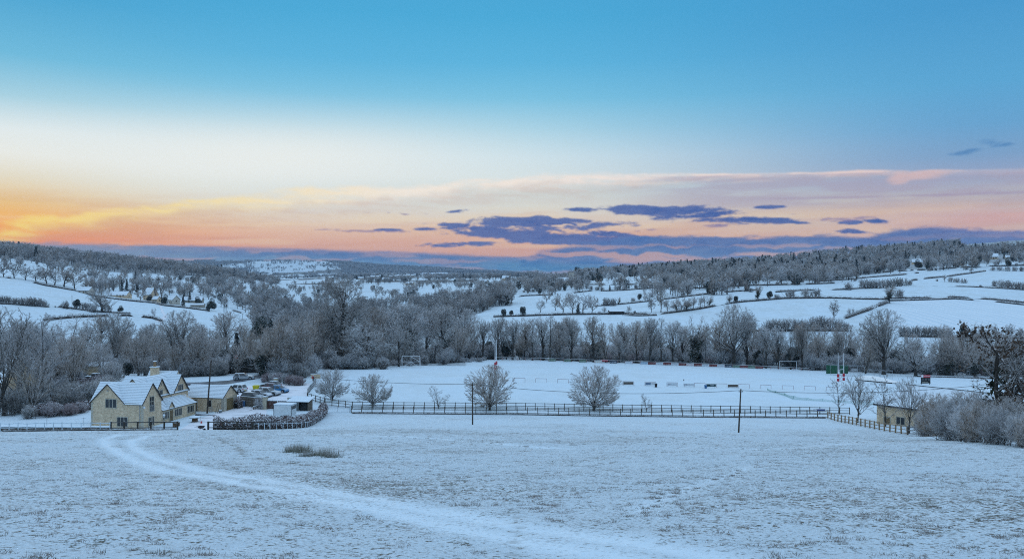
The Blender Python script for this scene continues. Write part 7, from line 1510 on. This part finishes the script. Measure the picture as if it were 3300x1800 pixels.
# ================================================================== the near corner: frosted bushes and the old oak
thicket('hoar_bush', 91, 5.0, 5.6, 60, 9, 7, 44, TW_WHITE, .014, fine=6); thicket('brown_bush', 93, 5.0, 5.2, 54, 9, 7, 42, TW_BROWN, .014, fine=5); LOOK['brown_bush'] = 'brown-twigged frosty'; SHRUBS.add('brown_bush'); SHRUBS.add('hoar_bush')
LOOK['hoar_bush'] = 'thick white-frosted'
stand([('hoar_bush', 2996, 1405, 1312), ('brown_bush', 3030, -90, 1262), ('hoar_bush', 3062, 1416, 1268, .9), ('brown_bush', 3100, -80, 1250), ('hoar_bush', 3118, 1421, 1290, .9), ('brown_bush', 3160, 1426, 1282, .9), ('hoar_bush', 3205, 1430, 1300, .9), ('brown_bush', 3250, -76, 1270), ('hoar_bush', 3285, 1438, 1322, .9), ('hoar_bush', 3170, -86, 1252), ('brown_bush', 3340, 1444, 1310), ('brown_bush', 3008, -100, 1296), ('hoar_bush', 2990, -95, 1322, .8)],
      'frosted bushes in the corner', 'below the old oak')
def leafy_oak():
    bare_tree('old_oak', 92, 13, (0, 0, 6.9, 8.2, 7.0, 6.0), (.34, .50), (13, .40, 1.0, 62, 18, .80, .1), (8, 58, .5), (6, 52, .46), (5, 46, .6), .33, .03, .026, TW_DARK, limb_r=.62, ivy=1400)
    me = TREES['old_oak']['crown']; v = np.empty(len(me.vertices) * 3, np.float32); me.vertices.foreach_get('co', v); v = v.reshape(-1, 3); rng = np.random.default_rng(5)
    C = v[rng.integers(0, len(v), 22000)]; C = C[(fbm(C[:, 0] * .45 + 9, C[:, 2] * .45 + C[:, 1] * .2, 33, 2) >.50)] + rng.normal(size=(1, 3)) * .0
    TREES['old_oak']['leaves'] = mesh_np('oak_leaves', *leaf_cards(rng, C, .12), LEAF_BROWN)
leafy_oak(); LOOK['old_oak'] = 'gnarled brown-leaved'
p = at(3248, 84); e = plant('old_oak', p, 13.6, 'oak_tree', 'gnarled old oak still holding brown leaves over the frosted bushes', 'tree', rz=1.1)
# rushes in the meadow
def rush_tuft(seed, n, h, m, spread=.25, lean=.28):
    rng = np.random.default_rng(seed); p = np.stack([rng.normal(size=n) * spread, rng.normal(size=n) * spread, np.full(n, -.03)], 1); d = nrm(np.stack([rng.normal(size=n) * lean, rng.normal(size=n) * lean, np.ones(n)], 1)); L = h * rng.uniform(.5, 1.1, n)
    return mesh_np('rush_blades', *spikes(p, d, L, np.full(n, .009)), m)
RUSH = twig_mat('rush_green', (.085, .095, .05), .35, .4, 1.0); rm_ = [rush_tuft(k, 220, .62, RUSH, .30) for k in range(3)]
for k, (px, py, s) in enumerate(((952, 1452, 1.0), (975, 1458, 1.1), (935, 1456, .7), (990, 1470, .8), (1045, 1468, .9), (1070, 1474, .9), (1015, 1466, .5))):
    e = empty('rush_tuft', G(px, py), k * 1.3, 'green rush tuft in the meadow, %s of seven from the sunset side' % ORD[sorted((952, 975, 935, 990, 1045, 1070, 1015)).index(px)], 'rushes', 'rush tufts in the meadow', s); tag(new_obj('blades', rm_[k % 3], e), kind='stuff')
# tussocks and blades poking through the snow of the meadow
def tuft_src(name, seed, n, h, m, spread, lean): 
    me = rush_tuft(seed, n, h, m, spread, lean); return bpy.data.objects.new(name, me)
G_BROWN = twig_mat('dead_grass', (.12, .085, .05), .40, .1, .9); G_GREEN = twig_mat('meadow_grass', (.08, .08, .045), .40, .1, .9)
kinds = [tuft_src('tuft_a', 31, 46, .13, G_BROWN, .10, .8), tuft_src('tuft_b', 32, 50, .12, G_GREEN, .12, .8), tuft_src('tuft_c', 33, 40, .15, G_BROWN, .16, .9), tuft_src('tuft_d', 34, 24, .10, G_GREEN, .06, .7)]
rg = np.random.default_rng(12); N = 70000; Zt = np.exp(rg.uniform(math.log(8.5), math.log(112), N)); pxt = rg.uniform(-60, 3360, N); Xt = (pxt - CX) / FPX * Zt
den = fbm(Xt / .9, Zt / .9, 511, 3) * .6 + fbm(Xt / 9, Zt / 9, 521, 2) * .4
trk = np.zeros(N)
for pts in ([(520, 1396), (380, 1400), (330, 1412), (345, 1440), (420, 1478), (620, 1530), (900, 1572), (1250, 1640), (1700, 1745), (2000, 1798)], [(560, 1396), (470, 1404), (420, 1420), (440, 1446), (520, 1480), (740, 1528), (1050, 1580), (1450, 1650), (1900, 1730), (2300, 1798)]):
    Q = [G(*q, 5.0) for q in pts]
    for a, b in zip(Q[:-1], Q[1:]):
        ab = np.array((b.x - a.x, b.y - a.y)); s = np.clip(((Xt - a.x) * ab[0] + (Zt - a.y) * ab[1]) / (ab @ ab), 0, 1); trk = np.maximum(trk, np.hypot(Xt - a.x - s * ab[0], Zt - a.y - s * ab[1]) < .8)
keep = (rg.random(N) < (sstep(den, .44, .70) * .26 + .04) * (.35 + .65 * sstep(Zt, 10, 22))) & (trk < .5)
pts = np.stack([Xt, Zt, height(Xt, Zt, True) - .01], 1)[keep]
scatter('meadow_grass', pts, kinds, rg.uniform(.25, .75, len(pts)) * (1 + .35 * sstep(pts[:, 1], 30, 90)), 'blades and tussocks of dead grass poking through the meadow snow', 41, [.3, .3, .2, .2])
print('tufts', len(pts))
# ================================================================== evening haze
def haze():
    b = MB().box(-9700, 9700, -120, 6700, -60, 200); me = bpy.data.meshes.new('haze'); me.from_pydata(b.v, [], b.f); m = bpy.data.materials.new('haze'); m.use_nodes = True; N = NT(m.node_tree); N.t.nodes.clear()
    pv = N.n('ShaderNodeVolumePrincipled'); pv.inputs['Color'].default_value = (.50, .73, 1.0, 1); pv.inputs['Density'].default_value = HAZE; pv.inputs['Anisotropy'].default_value = .2
    o = N.n('ShaderNodeOutputMaterial'); N.L.new(pv.outputs[0], o.inputs['Volume']); me.materials.append(m); tag(new_obj('haze', me), kind='stuff')
HAZE = 8.5e-5
if HAZE: haze()
